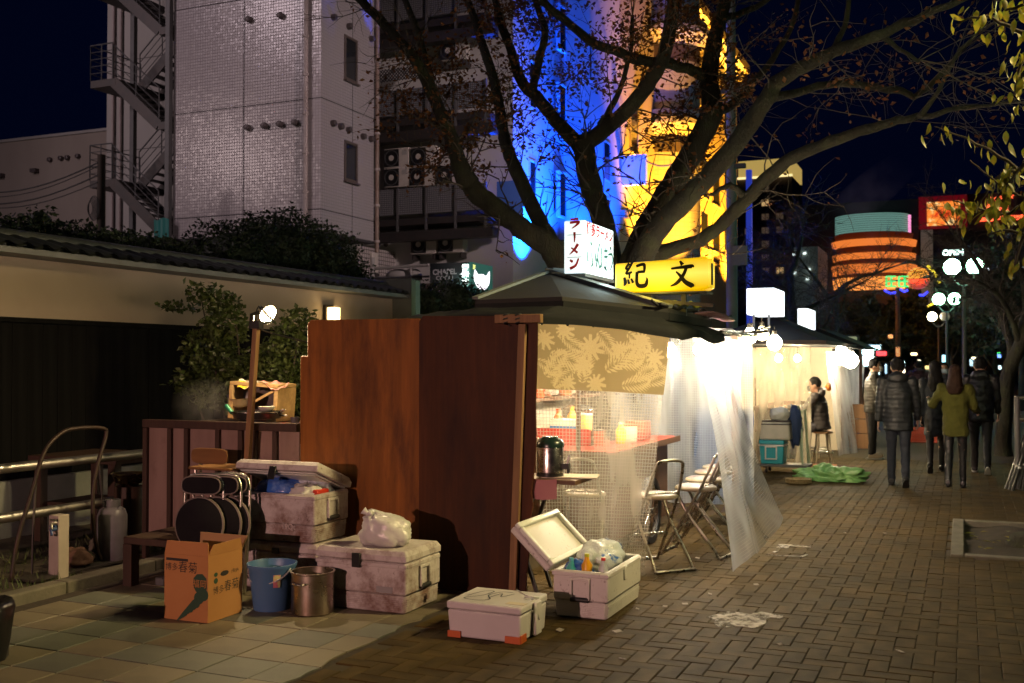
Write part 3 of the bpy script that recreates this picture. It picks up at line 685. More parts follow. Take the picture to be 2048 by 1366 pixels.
# air conditioners: casing, fan grille, side plate
AC = thing('air_conditioner', 'x', 'air conditioner', (0, 0, 0), 0, 'air conditioners on the balcony building')
part('casing', MB().box(-.42, .42, 0, .32, 0, .58), M_['acwhite'], AC, bevel=.012)
fan = part('fan_grille', MB().box(-.40, .10, -.018, -.002, .03, .55), M_['blackp'], AC)
part('fan_hub', MB().cyl((-.15, -.03, .29), (-.15, -.018, .29), .085, n=14), M_['acwhite'], fan, smooth=50)
part('grille_ring', MB().lathe((-.15, -.019, .29), [(.235, 0), (.235, .012), (.215, .012), (.215, 0)], 24, axis=(0, -1, 0), cap=False), M_['steel_grey'], fan, smooth=50)
part('bracket', MB().box(-.36, -.32, 0, .5, -.16, -.002).box(.32, .36, 0, .5, -.16, -.002), M_['steel_dk'], AC)
part('rating_label', MB().box(.2, .36, -.006, -.002, .36, .5), M_['pale'], AC)
acs = [(792, 335, 27.3, 'upper left air conditioner hung on the balcony wall over two others'), (846, 332, 27.3, 'upper right air conditioner hung on the balcony wall by a white pipe'),
       (792, 374, 27.3, 'lower left air conditioner standing behind the balcony parapet'), (843, 372, 27.3, 'middle air conditioner standing behind the balcony parapet'),
       (898, 369, 27.3, 'right hand air conditioner behind the parapet next to the tree limb'), (846, 508, 27.5, 'brown grilled air conditioner on the bare wall under the balcony'),
       (900, 505, 27.5, 'air conditioner on the bare wall just above the dark shop sign'), (720, 545, 26.4, 'shaded air conditioner under the overhang of the tiled building'),
       (905, 120, 27.4, 'air conditioner high up on the top balcony among the leaves')]
for i, (x, y, Y, lb) in enumerate(acs):
    p = onY(x, y, Y); o = AC if i == 0 else copy_tree(AC, p)
    o.location = p; o['label'] = lb
# low annex in front: pipes, poster wall, lit shop signs
AN = thing('low_annex', 'low annex with a railed roof terrace and faded poster wall behind the garden wall', 'building', (-13.4, 26, 0))
p0 = onY(700, 572, 25.6); p1 = onY(858, 568, 25.6)
part('wall', MB().box(p0.x-.4, onY(862, 600, 25.6).x, 25.6, 26.6, 0, p0.z), mat('faded mural', (.30, .2, .17), .8, c2=(.16, .12, .12), scale=2.2, lo=.42, hi=.58), AN)
for x in (745, 822): q = onY(x, 570, 25.7); part('post', MB().cyl((q.x, 25.7, q.z), (q.x, 25.7, onY(x, 515 if x == 745 else 535, 25.7).z), .06 if x == 745 else .03), M_['pale'], AN, smooth=60)
a, b = onY(750, 537, 25.7), onY(858, 530, 25.7); part('rail', MB().cyl(a, b, .045), M_['pale'], AN, smooth=60)
a, b = onY(750, 556, 25.7), onY(858, 553, 25.7); part('rail', MB().cyl(a, b, .03), M_['steel_grey'], AN, smooth=60)
q = onY(790, 566, 25.75); solo('covered_bundle', MB().ell((q.x, 25.95, q.z+.16), (.42, .25, .26)).ell((q.x+.45, 25.95, q.z+.18), (.3, .2, .24)).ell((q.x-.5, 25.95, q.z+.1), (.25, .2, .14)), M_['pale'], 'pale cloth covered bundle on the annex roof terrace', 'bundle', tuple(q), smooth=180)
for x in (806, 812): q = onY(x, 575, 25.55); part('neon_tube', MB().cyl((q.x, 25.55, onY(x, 605, 25.55).z), q, .025, n=6), emit('pink tube', (1, .45, .3), .55), AN)
SG = thing('shop_sign', 'dark box shop sign with a white cat face and yellow print, lit green from inside', 'sign', (-12.5, 25, 3.5))
a = onY(860, 600, 25.2); b = onY(935, 524, 25.2)
part('cabinet', MB().box(a.x, b.x, 25.2, 26.4, onY(900, 655, 25.2).z, b.z), mat('sign black', (.02, .022, .024), .4), SG)
mt = lambda o_, w2, s_: frame2(o_, (1, 0, 0), (0, 0, 1), s_)
cx = (a.x+b.x)/2-.12
part('lettering', text2d('CHAPEL', .2, .006).xf(frame2((cx, 25.194, onY(895, 544, 25.2).z), (1, 0, 0), (0, 0, 1))), emit('dim letters', (.75, .55, .6), .07, (.3, .25, .25)), SG)
part('lettering', text2d('COCO', .17, .004).xf(frame2((cx, 25.194, onY(895, 556, 25.2).z), (1, 0, 0), (0, 0, 1))), emit('dim letters', (.75, .55, .6), .05, (.3, .25, .25)), SG)
part('poster', MB().box(a.x+.05, a.x+.42, 25.185, 25.198, onY(870, 600, 25.2).z, onY(870, 574, 25.2).z), emit('pink poster', (.8, .12, .3), .12), SG)
part('poster', MB().box(a.x+.47, a.x+.85, 25.185, 25.198, onY(870, 600, 25.2).z, onY(870, 574, 25.2).z), emit('grey poster', (.3, .28, .36), .1), SG)
c0 = onY(923, 600, 25.15).x; c1 = onY(941, 600, 25.15).x
part('light_strip', MB().box(c0+.05, c1-.06, 25.12, 25.19, onY(930, 575, 25.15).z, onY(930, 528, 25.15).z), emit('green white strip', (.55, 1, .85), .45, (.1, .3, .25)), SG)
part('lettering', text2d('営業中', .2, .012, vertical=True).xf(frame2(((c0+c1)/2, 25.11, onY(930, 552, 25.15).z), (1, 0, 0), (0, 0, 1))), emit('sign letters', (.9, 1, .95), 5), SG)
# its lit side towards the street
xs = b.x+.02; y_0, y_1 = 25.25, onX(982, 560, xs).y
ztop, zbot = onX(944, 525, xs).z, onX(944, 600, xs).z
part('lit_panel', MB().box(xs, xs+.05, y_0, y_1, zbot, ztop), emit('green panel', (.1, .45, .36), .12, (.05, .2, .16)), SG)
ym = (y_0+y_1)/2; zm = (ztop+zbot)/2
cat = [(-.34, .42), (-.2, .22), (-.05, .26), (.05, .26), (.2, .2), (.36, .46), (.36, .1), (.33, -.12), (.22, -.3), (.1, -.42), (-.1, -.42), (-.25, -.28), (-.36, -.05), (-.38, .15)]
part('emblem', MB().prism([(xs+.052, ym+x*(y_1-y_0)*.95, zm+.06+y*.62) for x, y in cat], (.01, 0, 0)), emit('emblem white', (1, .93, 1), 2.4), SG)
part('lettering', text2d('BAR COCO', .15, .008).xf(frame2((xs+.056, ym, zbot+.13), (0, 1, 0), (0, 0, 1))), emit('sign yellow', (.9, .95, .2), 1.6), SG)
part('lettering', text2d('3F', .16, .008).xf(frame2((xs+.056, y_0+.2, ztop-.13), (0, 1, 0), (0, 0, 1))), emit('sign yellow', (.9, .95, .2), 1.2), SG)
light('shop sign glow', (xs-.3, 24.9, zm), 4, (.5, 1, .85), .15, SG)
# --- blue lit building
XF = -12.0
BL = thing('blue_lit_building', 'pale rendered building washed in blue light behind the tree', 'building', (-16, 33, 0))
yb0, yb1 = onX(1026, 400, XF).y, onX(1240, 400, XF).y
part('wall', MB().box(-20, XF, yb0, yb1, 0, 21), M_['white_wall'], BL)
yp = onX(1118, 300, XF).y; yq = onX(1168, 300, XF).y
part('pilaster', MB().box(XF, XF+.22, yp, yq, 0, 21), M_['white_wall'], BL)
for x, ys in ((1065, (322, 122)), (1125, (345, 168, 10)), (1176, (235, 75)), (1213, (395, 282))):
    for y in ys:
        X = XF+(.22 if 1118 < x < 1168 else 0); a = onX(x-6, y, X); c = onX(x+6, y, X)
        window_x(BL, X, a.y, c.y, a.z-1.35, a.z, fm='white_wall', fw=.06, sill=False)
solo('box_sign', MB().box(XF, XF+.7, yb0-1.15, yb0-.9, onX(1000, 452, XF).z, onX(1000, 366, XF).z), mat('blue sign panel', (.05, .15, .6), .4), 'blank projecting sign on the corner of the blue lit building', 'sign', (XF, yb0-1, 5))
# --- gold lit building
GB = thing('gold_lit_building', 'stone faced hotel in golden floodlight with a round bay and cornice', 'building', (-16, 49, 0))
yg0, yg1 = yb1+.05, onX(1474, 400, XF).y; zc = 18.3
part('wall', MB().box(-24, XF, yg0, yg1, 0, zc), M_['cream_wall'], GB)
part('cornice', MB().box(-24, XF+.7, yg0, yg1+.3, zc, zc+.5).box(-24, XF+.4, yg0, yg1+.2, zc-.4, zc-.003), M_['cream_wall'], GB)
part('attic', MB().box(-24, XF-.8, yg0, yg1, zc+.503, zc+2.2), M_['dkbld'], GB)
yc = onX(1328, 250, XF).y
def ring(z0, z1, r0, r1=None): return MB().lathe((XF, yc, z0), [(r0, 0), (r1 or r0, z1-z0)], 32)
part('bay', ring(0, 21, 1.55), M_['bay'], GB, smooth=60)
for y in (205, 5):
    z = onX(1345, y, XF+1.6).z
    lg = part('balcony', MB().lathe((XF, yc, z), [(1.6, -.5), (1.9, -.3), (2.08, -.1), (2.08, .12), (1.9, .16), (1.9, .5), (1.82, .52), (1.82, .1), (1.5, .1)], 40), M_['bay'], GB, smooth=40)
    part('dark_band', MB().lathe((XF, yc, z-1.25), [(1.57, 0), (1.57, .66)], 32), M_['frame_dk'], GB, smooth=60)
for x, ys in ((1268, (200,)), (1408, (130, 310, 420)), (1432, (330, 450)), (1455, (200, 300, 430))):
    for y in ys:
        a = onX(x-7, y, XF); c = onX(x+7, y, XF); window_x(GB, XF, a.y, c.y, a.z-1.9, a.z, fm='cream_wall', fw=.12)
part('lettering', text2d('ALL', .95, .02).xf(frame2((XF+.03, onX(1393, 440, XF).y, onX(1393, 437, XF).z), (0, 1, 0), (0, 0, 1))), M_['frame_dk'], GB)
part('string_course', MB().box(XF, XF+.16, yg0, yg1, 7.2, 7.45), M_['cream_wall'], GB)
solo('box_sign', MB().box(XF, XF+.95, onX(1242, 340, XF).y+.1, onX(1242, 340, XF).y+.35, onX(1250, 374, XF).z, onX(1250, 316, XF).z), emit('violet panel', (.25, .16, .6), .25), 'violet projecting sign between the blue lit and gold lit buildings', 'sign', (XF, yg0, 8))
# floodlights at the foot of both facades: a can each, with its own lamp
fl_can = MB().lathe((0, 0, 0), [(.1, 0), (.13, .05), (.13, .22), (.11, .22), (.11, .1)], 12)
def flood(X, Y, Z, to, power, c, ang, lb):
    o = thing('floodlight', lb, 'floodlight', (X, Y, Z), 0, 'floodlights under the lit facades')
    part('can', MB().add(fl_can, Matrix.Translation((X, Y, Z))), M_['steel_dk'], o, smooth=50)
    part('lens', MB().cyl((X, Y, Z+.11), (X, Y, Z+.13), .1), emit('flood lens', c, 20), o)
    spot('flood beam', (X, Y, Z+.3), to, power, c, ang, .05, .8, o)
for k, (x, pw) in enumerate(((1042, 13000), (1078, 7000), (1145, 4500), (1205, 7000))):
    y = onX(x, 500, XF).y; z = onX(x, 560, XF+.5).z; flood(XF+(.6 if k == 0 else 1.3), y, z, (XF-.2, y+.1, z+6), pw, (.001, .065, 1), 95, ('blue floodlight at the near corner of the blue lit building', 'second blue floodlight below the blue lit building', 'blue floodlight before the flat pilaster of the blue lit building', 'blue floodlight beside the gold lit building')[k])
for k, (x, pw) in enumerate(((1268, 9000), (1300, 5000), (1375, 14000), (1415, 14000), (1450, 14000))):
    y = onX(x, 500, XF).y; z = 4.6; flood(XF+2.2, y, z, (XF-.5, y+(1.5 if k == 0 else .1), z+8), pw, (1, .40, .02), 88, ('golden floodlight at the near corner of the gold lit hotel', 'golden floodlight just before the round bay', 'golden floodlight just past the round bay', 'golden floodlight under the hotel windows', 'golden floodlight at the far corner of the hotel')[k])
for k, (x, y) in enumerate(((1390, 75), (1440, 105), (1468, 122))):
    p = onX(x, y, XF+.3); flood(XF+.5, p.y, zc-2.4, (XF+.25, p.y, zc), 1500, (1, .52, .06), 120, ('first golden lamp under the hotel cornice', 'second golden lamp under the hotel cornice', 'last golden lamp under the hotel cornice')[k])
CP = thing('concrete_pole', 'grey round concrete utility pole in front of the gold lit hotel', 'utility pole', (-6.1, 30, 0))
part('pole', MB().cyl((-6.1, 30, 0), (-6.1, 30, 12.2), .17, .13, 14), M_['conc'], CP, smooth=60)
part('bracket', MB().box(-6.5, -5.7, 29.9, 30.1, 7.2, 7.32), M_['steel_grey'], CP); part('bracket', MB().box(-6.4, -5.8, 29.9, 30.1, 9.4, 9.5), M_['steel_grey'], CP)
part('meter_box', MB().box(-6.02, -5.62, 29.72, 29.83, 4.4, 4.95), M_['conc'], CP)
part('cable', MB().tube([Vector((-6.1, 30, 9.45)).lerp(Vector((-11.9, 40, 9.9)), t/10)-Vector((0, 0, 1.2*math.sin(math.pi*t/10))) for t in range(11)], .025, 5), M_['black'], CP)
# ============================================================ far town
FT = 215.0
def fx(px, Y): return onY(px, 500, Y).x
def fz(py, Y, px=1530): return onY(px, py, Y).z
TW = thing('brown_tower', 'dark brown tower with a glowing yellow top storey beyond the hotel', 'building', (fx(1530, FT), FT, 0))
x0, x1, zt = fx(1476, FT), fx(1585, FT), fz(320, FT); zy = fz(356, FT)
part('wall', MB().box(x0, x1, FT, FT+14, 0, zy), M_['tower'], TW)
part('lit_crown', MB().box(x0+.2, x1, FT-.3, FT+14, zy+.4, zt), emit('yellow crown', (1, .68, .18), .42, (.5, .4, .2)), TW)
part('lit_strip', MB().box(x0, x1+.1, FT-.45, FT-.05, zy, zy+.38), emit('crown strip', (1, .8, .35), 1.3), TW)
wl_lit = emit('lit window', (1, .62, .25), .5); wl_dim = emit('dim window', (.8, .5, .25), .07); wl_dk = M_['glass_dark']
for j, y in enumerate((378, 406, 434, 461, 488, 515, 542)):
    for i, x in enumerate((1497, 1531, 1560)):
        g_ = wl_lit if (j, i) in ((1, 1), (6, 2)) else (wl_dim if rnd.random() < .6 else wl_dk)
        f = part('window', MB().box(fx(x-8, FT)-.05, fx(x+8, FT)+.05, FT-.12, FT, fz(y+7, FT)-.05, fz(y-7, FT)+.05), M_['frame_dk'], TW)
        part('pane', MB().box(fx(x-7, FT), fx(x-.6, FT), FT-.2, FT-.12, fz(y+6, FT), fz(y-6, FT)).box(fx(x+.6, FT), fx(x+7, FT), FT-.2, FT-.12, fz(y+6, FT), fz(y-6, FT)), g_, f)
    part('floor_band', MB().box(x0-.05, x1+.05, FT-.3, FT, fz(y+15, FT), fz(y+11, FT)), M_['dkbld'], TW)
# narrow blue lit edge sign
p = onY(1499, 575, 120.); q = onY(1499, 340, 120.)
solo('blue_sign_tower', MB().box(p.x-.3, p.x+.3, 119.7, 120.3, 0, q.z), emit('deep blue strip', (.03, .08, .9), .35), 'thin vertical blue light strip rising before the brown tower', 'sign', (p.x, 120, 0))
# mall with the orange round tiers
FM = 150.0
ML = thing('round_tier_mall', 'shopping mall with glowing orange rounded tiers under a teal screen', 'building', (fx(1738, FM), FM, 0))
part('wall', MB().box(fx(1590, FM+9), fx(1838, FM+9), FM+9, FM+30, 0, fz(415, FM+9)), M_['dkbld'], ML)
cx = fx(1738, FM); rr = (fx(1828, FM)-fx(1648, FM))/2
def slab(z0, z1, ra, rb, ys=1.0):
    mb = MB(); n = 28
    for z, r_ in ((z0, ra), (z1, rb)):
        for i in range(n+1): a = math.pi+math.pi*i/n; mb.v.append(Vector((cx+r_*math.cos(a), FM+8+r_*ys*math.sin(a), z)))
    for i in range(n): mb.face((i, i+1, n+2+i, n+1+i))
    mb.face(range(n+1)); mb.face([n+1+i for i in range(n+1)][::-1]); return mb
og = [emit('orange tier', (1, .24, .04), .85, (.08, .05, .03)), emit('orange tier low', (1, .32, .06), 1.5, (.08, .05, .03))]  # lamp lit tiers: their light is put into the colour as a glow
odk = emit('tier soffit', (1, .10, .02), .05, (.05, .03, .02))
for k, (ya, yb, s) in enumerate(((494, 482, 1.0), (521, 509, .98), (549, 531, 1.0), (578, 557, .97))):
    part('tier', slab(fz(ya, FM), fz(yb, FM), rr*s*.97, rr*s), og[1 if k == 3 else 0], ML, smooth=50)
    part('tier_gap', slab(fz(yb, FM)+.01, fz(yb-14, FM)-.02, rr*s*.88, rr*s*.92), odk, ML, smooth=50)
r_s = (fx(1813, FM)-fx(1656, FM))/2; cs = fx(1735, FM); cx_, cx = cx, cs
part('teal_screen', slab(fz(468, FM), fz(430, FM), r_s, r_s, .85), emit('teal screen', (.32, .66, .56), .36, (.05, .06, .06)), ML, smooth=50)
n_ = MB()
for i in range(9): n_.add(slab(fz(467-4.2*i, FM), fz(466.2-4.2*i, FM), r_s+.06, r_s+.06, .85))
part('louvre', n_, M_['dkbld'], ML, kind='stuff')
part('pink_tube', MB().cyl((fx(1814, FM), FM+7, fz(472, FM)), (fx(1814, FM), FM+7, fz(432, FM)), .22), emit('pink tube far', (1, .3, .6), 1.2), ML)
cx = cx_
MR = thing('screen_building', 'dark building carrying a bright orange advertising screen in a red frame', 'building', (fx(1930, 160), 160, 0))
part('wall', MB().box(fx(1838, 160), fx(2120, 160), 160, 190, 0, fz(412, 160)), M_['dkbld'], MR)
part('red_frame', MB().box(fx(1838, 160), fx(1935, 160), 159.2, 159.9, fz(474, 160), fz(414, 160)), emit('dark red', (.5, .005, .02), .2, (.05, .01, .01)), MR)
sm, nt, bs = newmat('advert screen'); v = _noise(nt, _coords(nt, (.35, .35, .35)), 1.3, 3)
rp = _n(nt, 'ShaderNodeValToRGB'); e = rp.color_ramp.elements; e[0].position = .38; e[0].color = (.8, .06, .01, 1); e[1].position = .62; e[1].color = (1, .85, .4, 1)
m5 = e.new(.5); m5.color = (1, .3, .04, 1); nt.links.new(v, rp.inputs[0]); nt.links.new(rp.outputs[0], bs.inputs['Emission Color']); bs.inputs['Emission Strength'].default_value = 1.1; bs.inputs['Base Color'].default_value = (.02, .02, .02, 1)
part('screen', MB().box(fx(1855, 160), fx(1921, 160), 158.9, 159.15, fz(469, 160), fz(425, 160)), sm, MR)
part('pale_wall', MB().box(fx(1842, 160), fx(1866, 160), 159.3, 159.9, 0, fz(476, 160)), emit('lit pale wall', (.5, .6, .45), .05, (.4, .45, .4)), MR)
def glyph(strokes, X, Y, Z, sc_): return brush(strokes).xf(frame2((X, Y, Z), (1, 0, 0), (0, 0, 1), sc_))
er = emit('red sign letters', (1, .1, .03), 2.5); g1 = [[(-.3, -.5, .16), (.25, -.46, .2)], [(.05, -.45, .15), (.1, .1, .13), (.22, .5, .1)]]
g2 = [[(-.3, -.5, .2), (.3, -.42, .16)], [(-.05, -.2, .14), (.22, .0, .12)], [(-.05, .38, .16), (.25, .46, .14)]]
g3 = [[(-.2, .1, .14), (-.15, -.35, .16), (.2, -.48, .2), (.45, -.4, .1)], [(.0, .4, .1), (.05, .55, .1)]]
for gl_, x in ((g1, 1973), (g2, 1992), (g3, 2024)): part('lettering', glyph(gl_, fx(x, 160), 159.6, fz(441, 160), 3.1), er, MR)
# pale building with lights between tower and mall
PL = thing('pale_far_building', 'small pale building with white lights far off beside the brown tower', 'building', (fx(1612, 110), 110, 0))
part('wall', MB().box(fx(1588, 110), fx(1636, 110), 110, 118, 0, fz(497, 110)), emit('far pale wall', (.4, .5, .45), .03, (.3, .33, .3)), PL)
for x, y in ((1588, 512), (1609, 510), (1618, 542), (1589, 548), (1615, 561)): part('lit_window', MB().box(fx(x-3, 109.9), fx(x+3, 109.9), 109.7, 109.95, fz(y+2, 110), fz(y-2, 110)), emit('white far window', (.85, 1, .95), 1.6), PL)
# ---------------- twin globe street lamps
def street_lamp(x, y, h, lb, power, c=(.40, 1, .62), r_=.19, gstr=9, globes=2, lit=(1, 1), spread=.26):
    o = thing('street_lamp', lb, 'street lamp', (x, y, 0), 0, 'globe lamps along the promenade')
    part('post', MB().lathe((x, y, 0), [(.11, 0), (.11, .5), (.06, .6), (.045, h-.7), (.03, h-.55)], 12), M_['frame_dk'], o, smooth=60)
    a = [Vector((x+t*spread, y, h-.28-.22*(1-t*t))) for t in (-1, -.75, -.4, 0, .4, .75, 1)]
    part('arm', MB().tube(a, .022, 8).cyl((x, y, h-.7), (x, y, h-.46), .03), M_['steel_grey'], o, smooth=60)
    for k, s in enumerate((-1, 1)):
        gx = x+s*spread
        part('globe', MB().ell((gx, y, h), r_, 20, 14), emit('globe glass', c, (power/(79*r_*r_) if power else gstr) if lit[k] else .15), o, smooth=180)
        part('collar', MB().lathe((gx, y, h-.3), [(.04, 0), (.07, .1), (.09, .13)], 12), M_['frame_dk'], o, smooth=60)
    return o
L1 = onY(1927, 533, 28.3); street_lamp(L1.x, 28.3, L1.z, 'nearest twin globe street lamp, pale green white, on a tall dark post', 160, r_=.2, gstr=7)
L2 = onY(1893, 598, 41.2); street_lamp(L2.x, 41.2, L2.z, 'second twin globe street lamp below and behind the nearest one', 90, r_=.215, gstr=5)
L3 = onY(1877, 633, 54.); street_lamp(L3.x, 54, L3.z, 'farthest twin globe street lamp with one globe dark', 60, c=(1, .95, .6), r_=.22, gstr=4, lit=(1, 0), spread=.28)
# small neon letters over the nearest lamp
p = onY(1906, 507, 70.); sg = thing('lit_letter_sign', 'small white lit letter sign above the nearest street lamp', 'sign', tuple(p))
part('board', MB().box(p.x-.62, p.x+.62, 70.05, 70.2, p.z-.35, p.z+.35), M_['dkbld'], sg)
part('lettering', text2d('OPEN', .46, .02).xf(frame2((p.x, 70.03, p.z+.05), (1, 0, 0), (0, 0, 1))), emit('white letters', (.7, 1, .9), 5), sg)
# round neon sign on a pole
NY = 52.0; p = onY(1836, 556, NY); NS = thing('neon_sign', 'round red and yellow neon sign with green letters on a thin pole', 'sign', (p.x, NY, 0))
rad = 21/2100*(.396*-p.x+.918*NY)
part('disc', MB().lathe((p.x, NY, p.z), [(rad*1.06, 0), (rad*1.06, .15)], 32, axis=(0, 1, 0)), emit('neon red rim', (.9, .02, .01), .35), NS)
top = [(p.x+rad*math.cos(a), NY-.02, p.z+rad*math.sin(a)) for a in [math.pi*i/20-.1+.2*i/20 for i in range(21)]]
part('upper_half', MB().prism(top, (0, -.02, 0)), emit('neon orange', (1, .38, .02), 1.3), NS)
st = []
for i in range(6): st.append([(-.7+.28*i, -.05, .12), (-.66+.28*i, -.75+.35*abs(i-2.5)/2.5, .12)])
st += [[(-.8, -.15, .1), (.8, -.15, .1)], [(-.6, -.45, .09), (.6, -.45, .09)]]
part('lettering', brush(st).xf(frame2((p.x, NY-.05, p.z), (1, 0, 0), (0, 0, 1), rad)), emit('neon red', (1, .05, .01), 1.8), NS)
for x, w2 in ((1777, 5), (1787, 5), (1803, 6), (1812, 3)):
    q = onY(x, 563, NY); h = 10/2100*50; part('green_letter', brush([[(-.09*w2/5, -h, .09), (-.09*w2/5, h, .09)], [(-.1, h*.95, .07), (.12, h, .07)], [(-.1, 0, .06), (.1, 0, .06)], [(-.1, -h*.95, .07), (.12, -h, .07)]]).xf(frame2((q.x, NY-.06, q.z), (1, 0, 0), (0, 0, 1))), emit('neon green', (.01, .8, .18), 1.4), NS)
for (x0_, y0_), (x1_, y1_) in (((1768, 580), (1792, 585)), ((1800, 578), (1816, 580)), ((1838, 590), (1856, 583))):
    a, b = onY(x0_, y0_, NY), onY(x1_, y1_, NY); m = (a+b)/2-Vector((0, 0, .1)); part('blue_tube', MB().tube([a, m, b], .06, 6), emit('neon blue', (.02, .04, 1), 2.2), NS)
arc = [onY(x, y, NY) for x, y in ((1855, 531), (1864, 540), (1872, 551), (1879, 566))]; part('yellow_tube', MB().tube(arc, .07, 6), emit('neon yellow', (1, .8, .02), 1.6), NS)
part('yellow_tube', MB().tube([onY(x, y, NY) for x, y in ((1855, 613), (1868, 606))], .06, 6), emit('neon yellow', (1, .8, .02), 1.4), NS)
q = onY(1795, 575, NY+.3); part('pole', MB().cyl((q.x, NY+.3, 0), q, .13, .1), mat('rust brown pole', (.16, .1, .07), .7), NS, smooth=60)
part('crossbar', MB().bar((q.x-.4, NY+.2, p.z-.1), (p.x+.3, NY+.2, p.z), .08, .08), M_['frame_dk'], NS)
# small far lights: each a little lit sign or lamp of its own
def far_light(px, py, wpx, hpx, d, c, s, nm, lb, cat_, power=0, rim=True):
    Y = d; p = onY(px, py, Y); k = (.396*abs(p.x)+.918*Y)/2100
    o = thing(nm, lb, cat_, tuple(p))
    part('glowing_face', MB().box(p.x-wpx*k/2, p.x+wpx*k/2, Y-.06, Y, p.z-hpx*k/2, p.z+hpx*k/2), emit('far glow '+nm, c, s), o, bevel=.03)
    part('casing', MB().box(p.x-wpx*k/2-.04, p.x+wpx*k/2+.04, Y+.003, Y+.25, p.z-hpx*k/2-.04, p.z+hpx*k/2+.04), M_['dkbld'], o)
    if power: light('glow', (p.x, Y-.5, p.z), power, c, .3, o)
    return o
far_light(1741, 700, 36, 17, 38, (.55, .95, 1), 6, 'shop_sign', 'bright blue white shop sign at the end of the stall row', 'sign', 260)
far_light(1737, 722, 22, 20, 37.8, (.7, 1, 1), 4, 'shop_screen', 'blue white lit menu board under the bright shop sign', 'menu board')
far_light(1763, 707, 20, 9, 37, (1, .04, .05), 2.5, 'red_lantern_sign', 'small red glowing sign beside the bright shop sign', 'sign')
far_light(1757, 740, 5, 20, 37, (.7, .95, 1), 2, 'light_tube', 'short upright white tube light below the red sign', 'light')
far_light(1772, 738, 4, 20, 37, (.5, .8, 1), 1.2, 'light_tube', 'short upright bluish tube light behind the walking man', 'light')
far_light(1802, 728, 14, 11, 60, (.6, 1, .95), 5, 'signboard_lamp', 'round greenish white light over the walking man', 'light')
far_light(1806, 742, 8, 8, 58, (1, .85, .6), 4, 'doorway_lamp', 'tiny warm lamp just under the greenish white light', 'lamp')
far_light(1828, 708, 12, 5, 60, (1, .75, .4), 4, 'ceiling_lamp', 'small flat warm lamp in the dark trees', 'lamp')
far_light(1781, 673, 9, 8, 45, (1, .4, .1), 1.5, 'orange_lantern', 'small dim orange lantern under the bare branches', 'lantern')
far_light(1796, 703, 8, 20, 45, (1, .35, .08), .7, 'orange_banner', 'dim orange lit banner on the brown pole', 'banner')
far_light(1890, 722, 11, 24, 60, (.35, .85, 1), 2.5, 'cyan_window', 'pale cyan lit window behind the woman with long hair', 'window light')
far_light(1946, 725, 12, 14, 60, (.6, .9, 1), 1.6, 'shop_window', 'small white lit shop window right of the lamp post', 'window light')
far_light(1948, 716, 9, 4, 59, (1, .9, .55), 4, 'shop_lamp', 'flat warm lamp above the small white shop window', 'lamp')
far_light(1996, 712, 11, 7, 60, (.15, .3, 1), 3, 'blue_sign', 'small blue neon sign by the right tree trunk', 'sign')
far_light(1996, 705, 10, 3, 60.3, (.05, 1, .1), 1.5, 'green_sign', 'thin green neon line on top of the small blue sign', 'sign')
far_light(1998, 735, 8, 7, 60, (.7, 1, 1), 3, 'white_lamp', 'small white lamp under the blue neon sign', 'lamp')
far_light(1921, 635, 11, 7, 90, (1, .06, .02), 1.3, 'red_sign', 'small red sign among the trees beside a blue one', 'sign')
far_light(1926, 630, 6, 6, 90.5, (.05, .15, 1), 1.3, 'blue_light', 'tiny blue light touching the small red sign', 'light')
far_light(1961, 635, 20, 9, 90, (.35, .6, .9), 1.1, 'lit_billboard', 'pale blue lit panel between the right hand trunks', 'panel')
far_light(1789, 694, 12, 11, 34, (.45, .4, .06), .25, 'yellow_stall_sign', 'dull yellow stall sign above the row of stalls', 'sign') if False else None
far_light(1703, 682, 22, 18, 32, (.5, .42, .06), .22, 'yellow_stall_sign', 'dull yellow box sign above the row of stalls', 'sign')
far_light(1856, 735, 11, 7, 56, (1, .7, .25), 1.6, 'amber_window', 'amber lit window between the walking man and the long haired woman', 'window light')
far_light(1838, 722, 6, 5, 64, (1, .9, .6), 2.5, 'tiny_lamp', 'tiny cream lamp under the dark leafy trees', 'lamp')
far_light(1918, 741, 8, 6, 62, (1, .8, .4), 2, 'amber_lamp', 'small amber lamp beside the cyan lit window', 'lamp')
far_light(2036, 706, 9, 5, 62, (.9, 1, 1), 2.5, 'white_window', 'small white lit window right of the leaning tree', 'window light')
far_light(1716, 690, 8, 7, 33, (1, .85, .55), 3, 'stall_lamp', 'small warm lamp just below the yellow box sign', 'lamp')
for i, (x, y) in enumerate(((1975, 538), (1996, 532), (2022, 533), (2028, 540), (2044, 535), (1969, 556), (1994, 557), (2018, 557), (2024, 558), (2043, 558), (1971, 585))):
    p = onY(x, y, 95.)
    solo('office_light', MB().box(p.x-.16, p.x+.16, 94.95, 95, p.z-.1, p.z+.1), emit('office white', (.85, .95, 1), 2.5), 'small white office ceiling light seen through the branches at the right', 'light', tuple(p), group='rows of white office lights')
OB = thing('office_building', 'dark office block with rows of white lights behind the right hand trees', 'building', (12, 98, 0)); part('wall', MB().box(fx(1885, 97), fx(2140, 97), 97, 110, 0, fz(480, 97)), M_['dkbld'], OB)
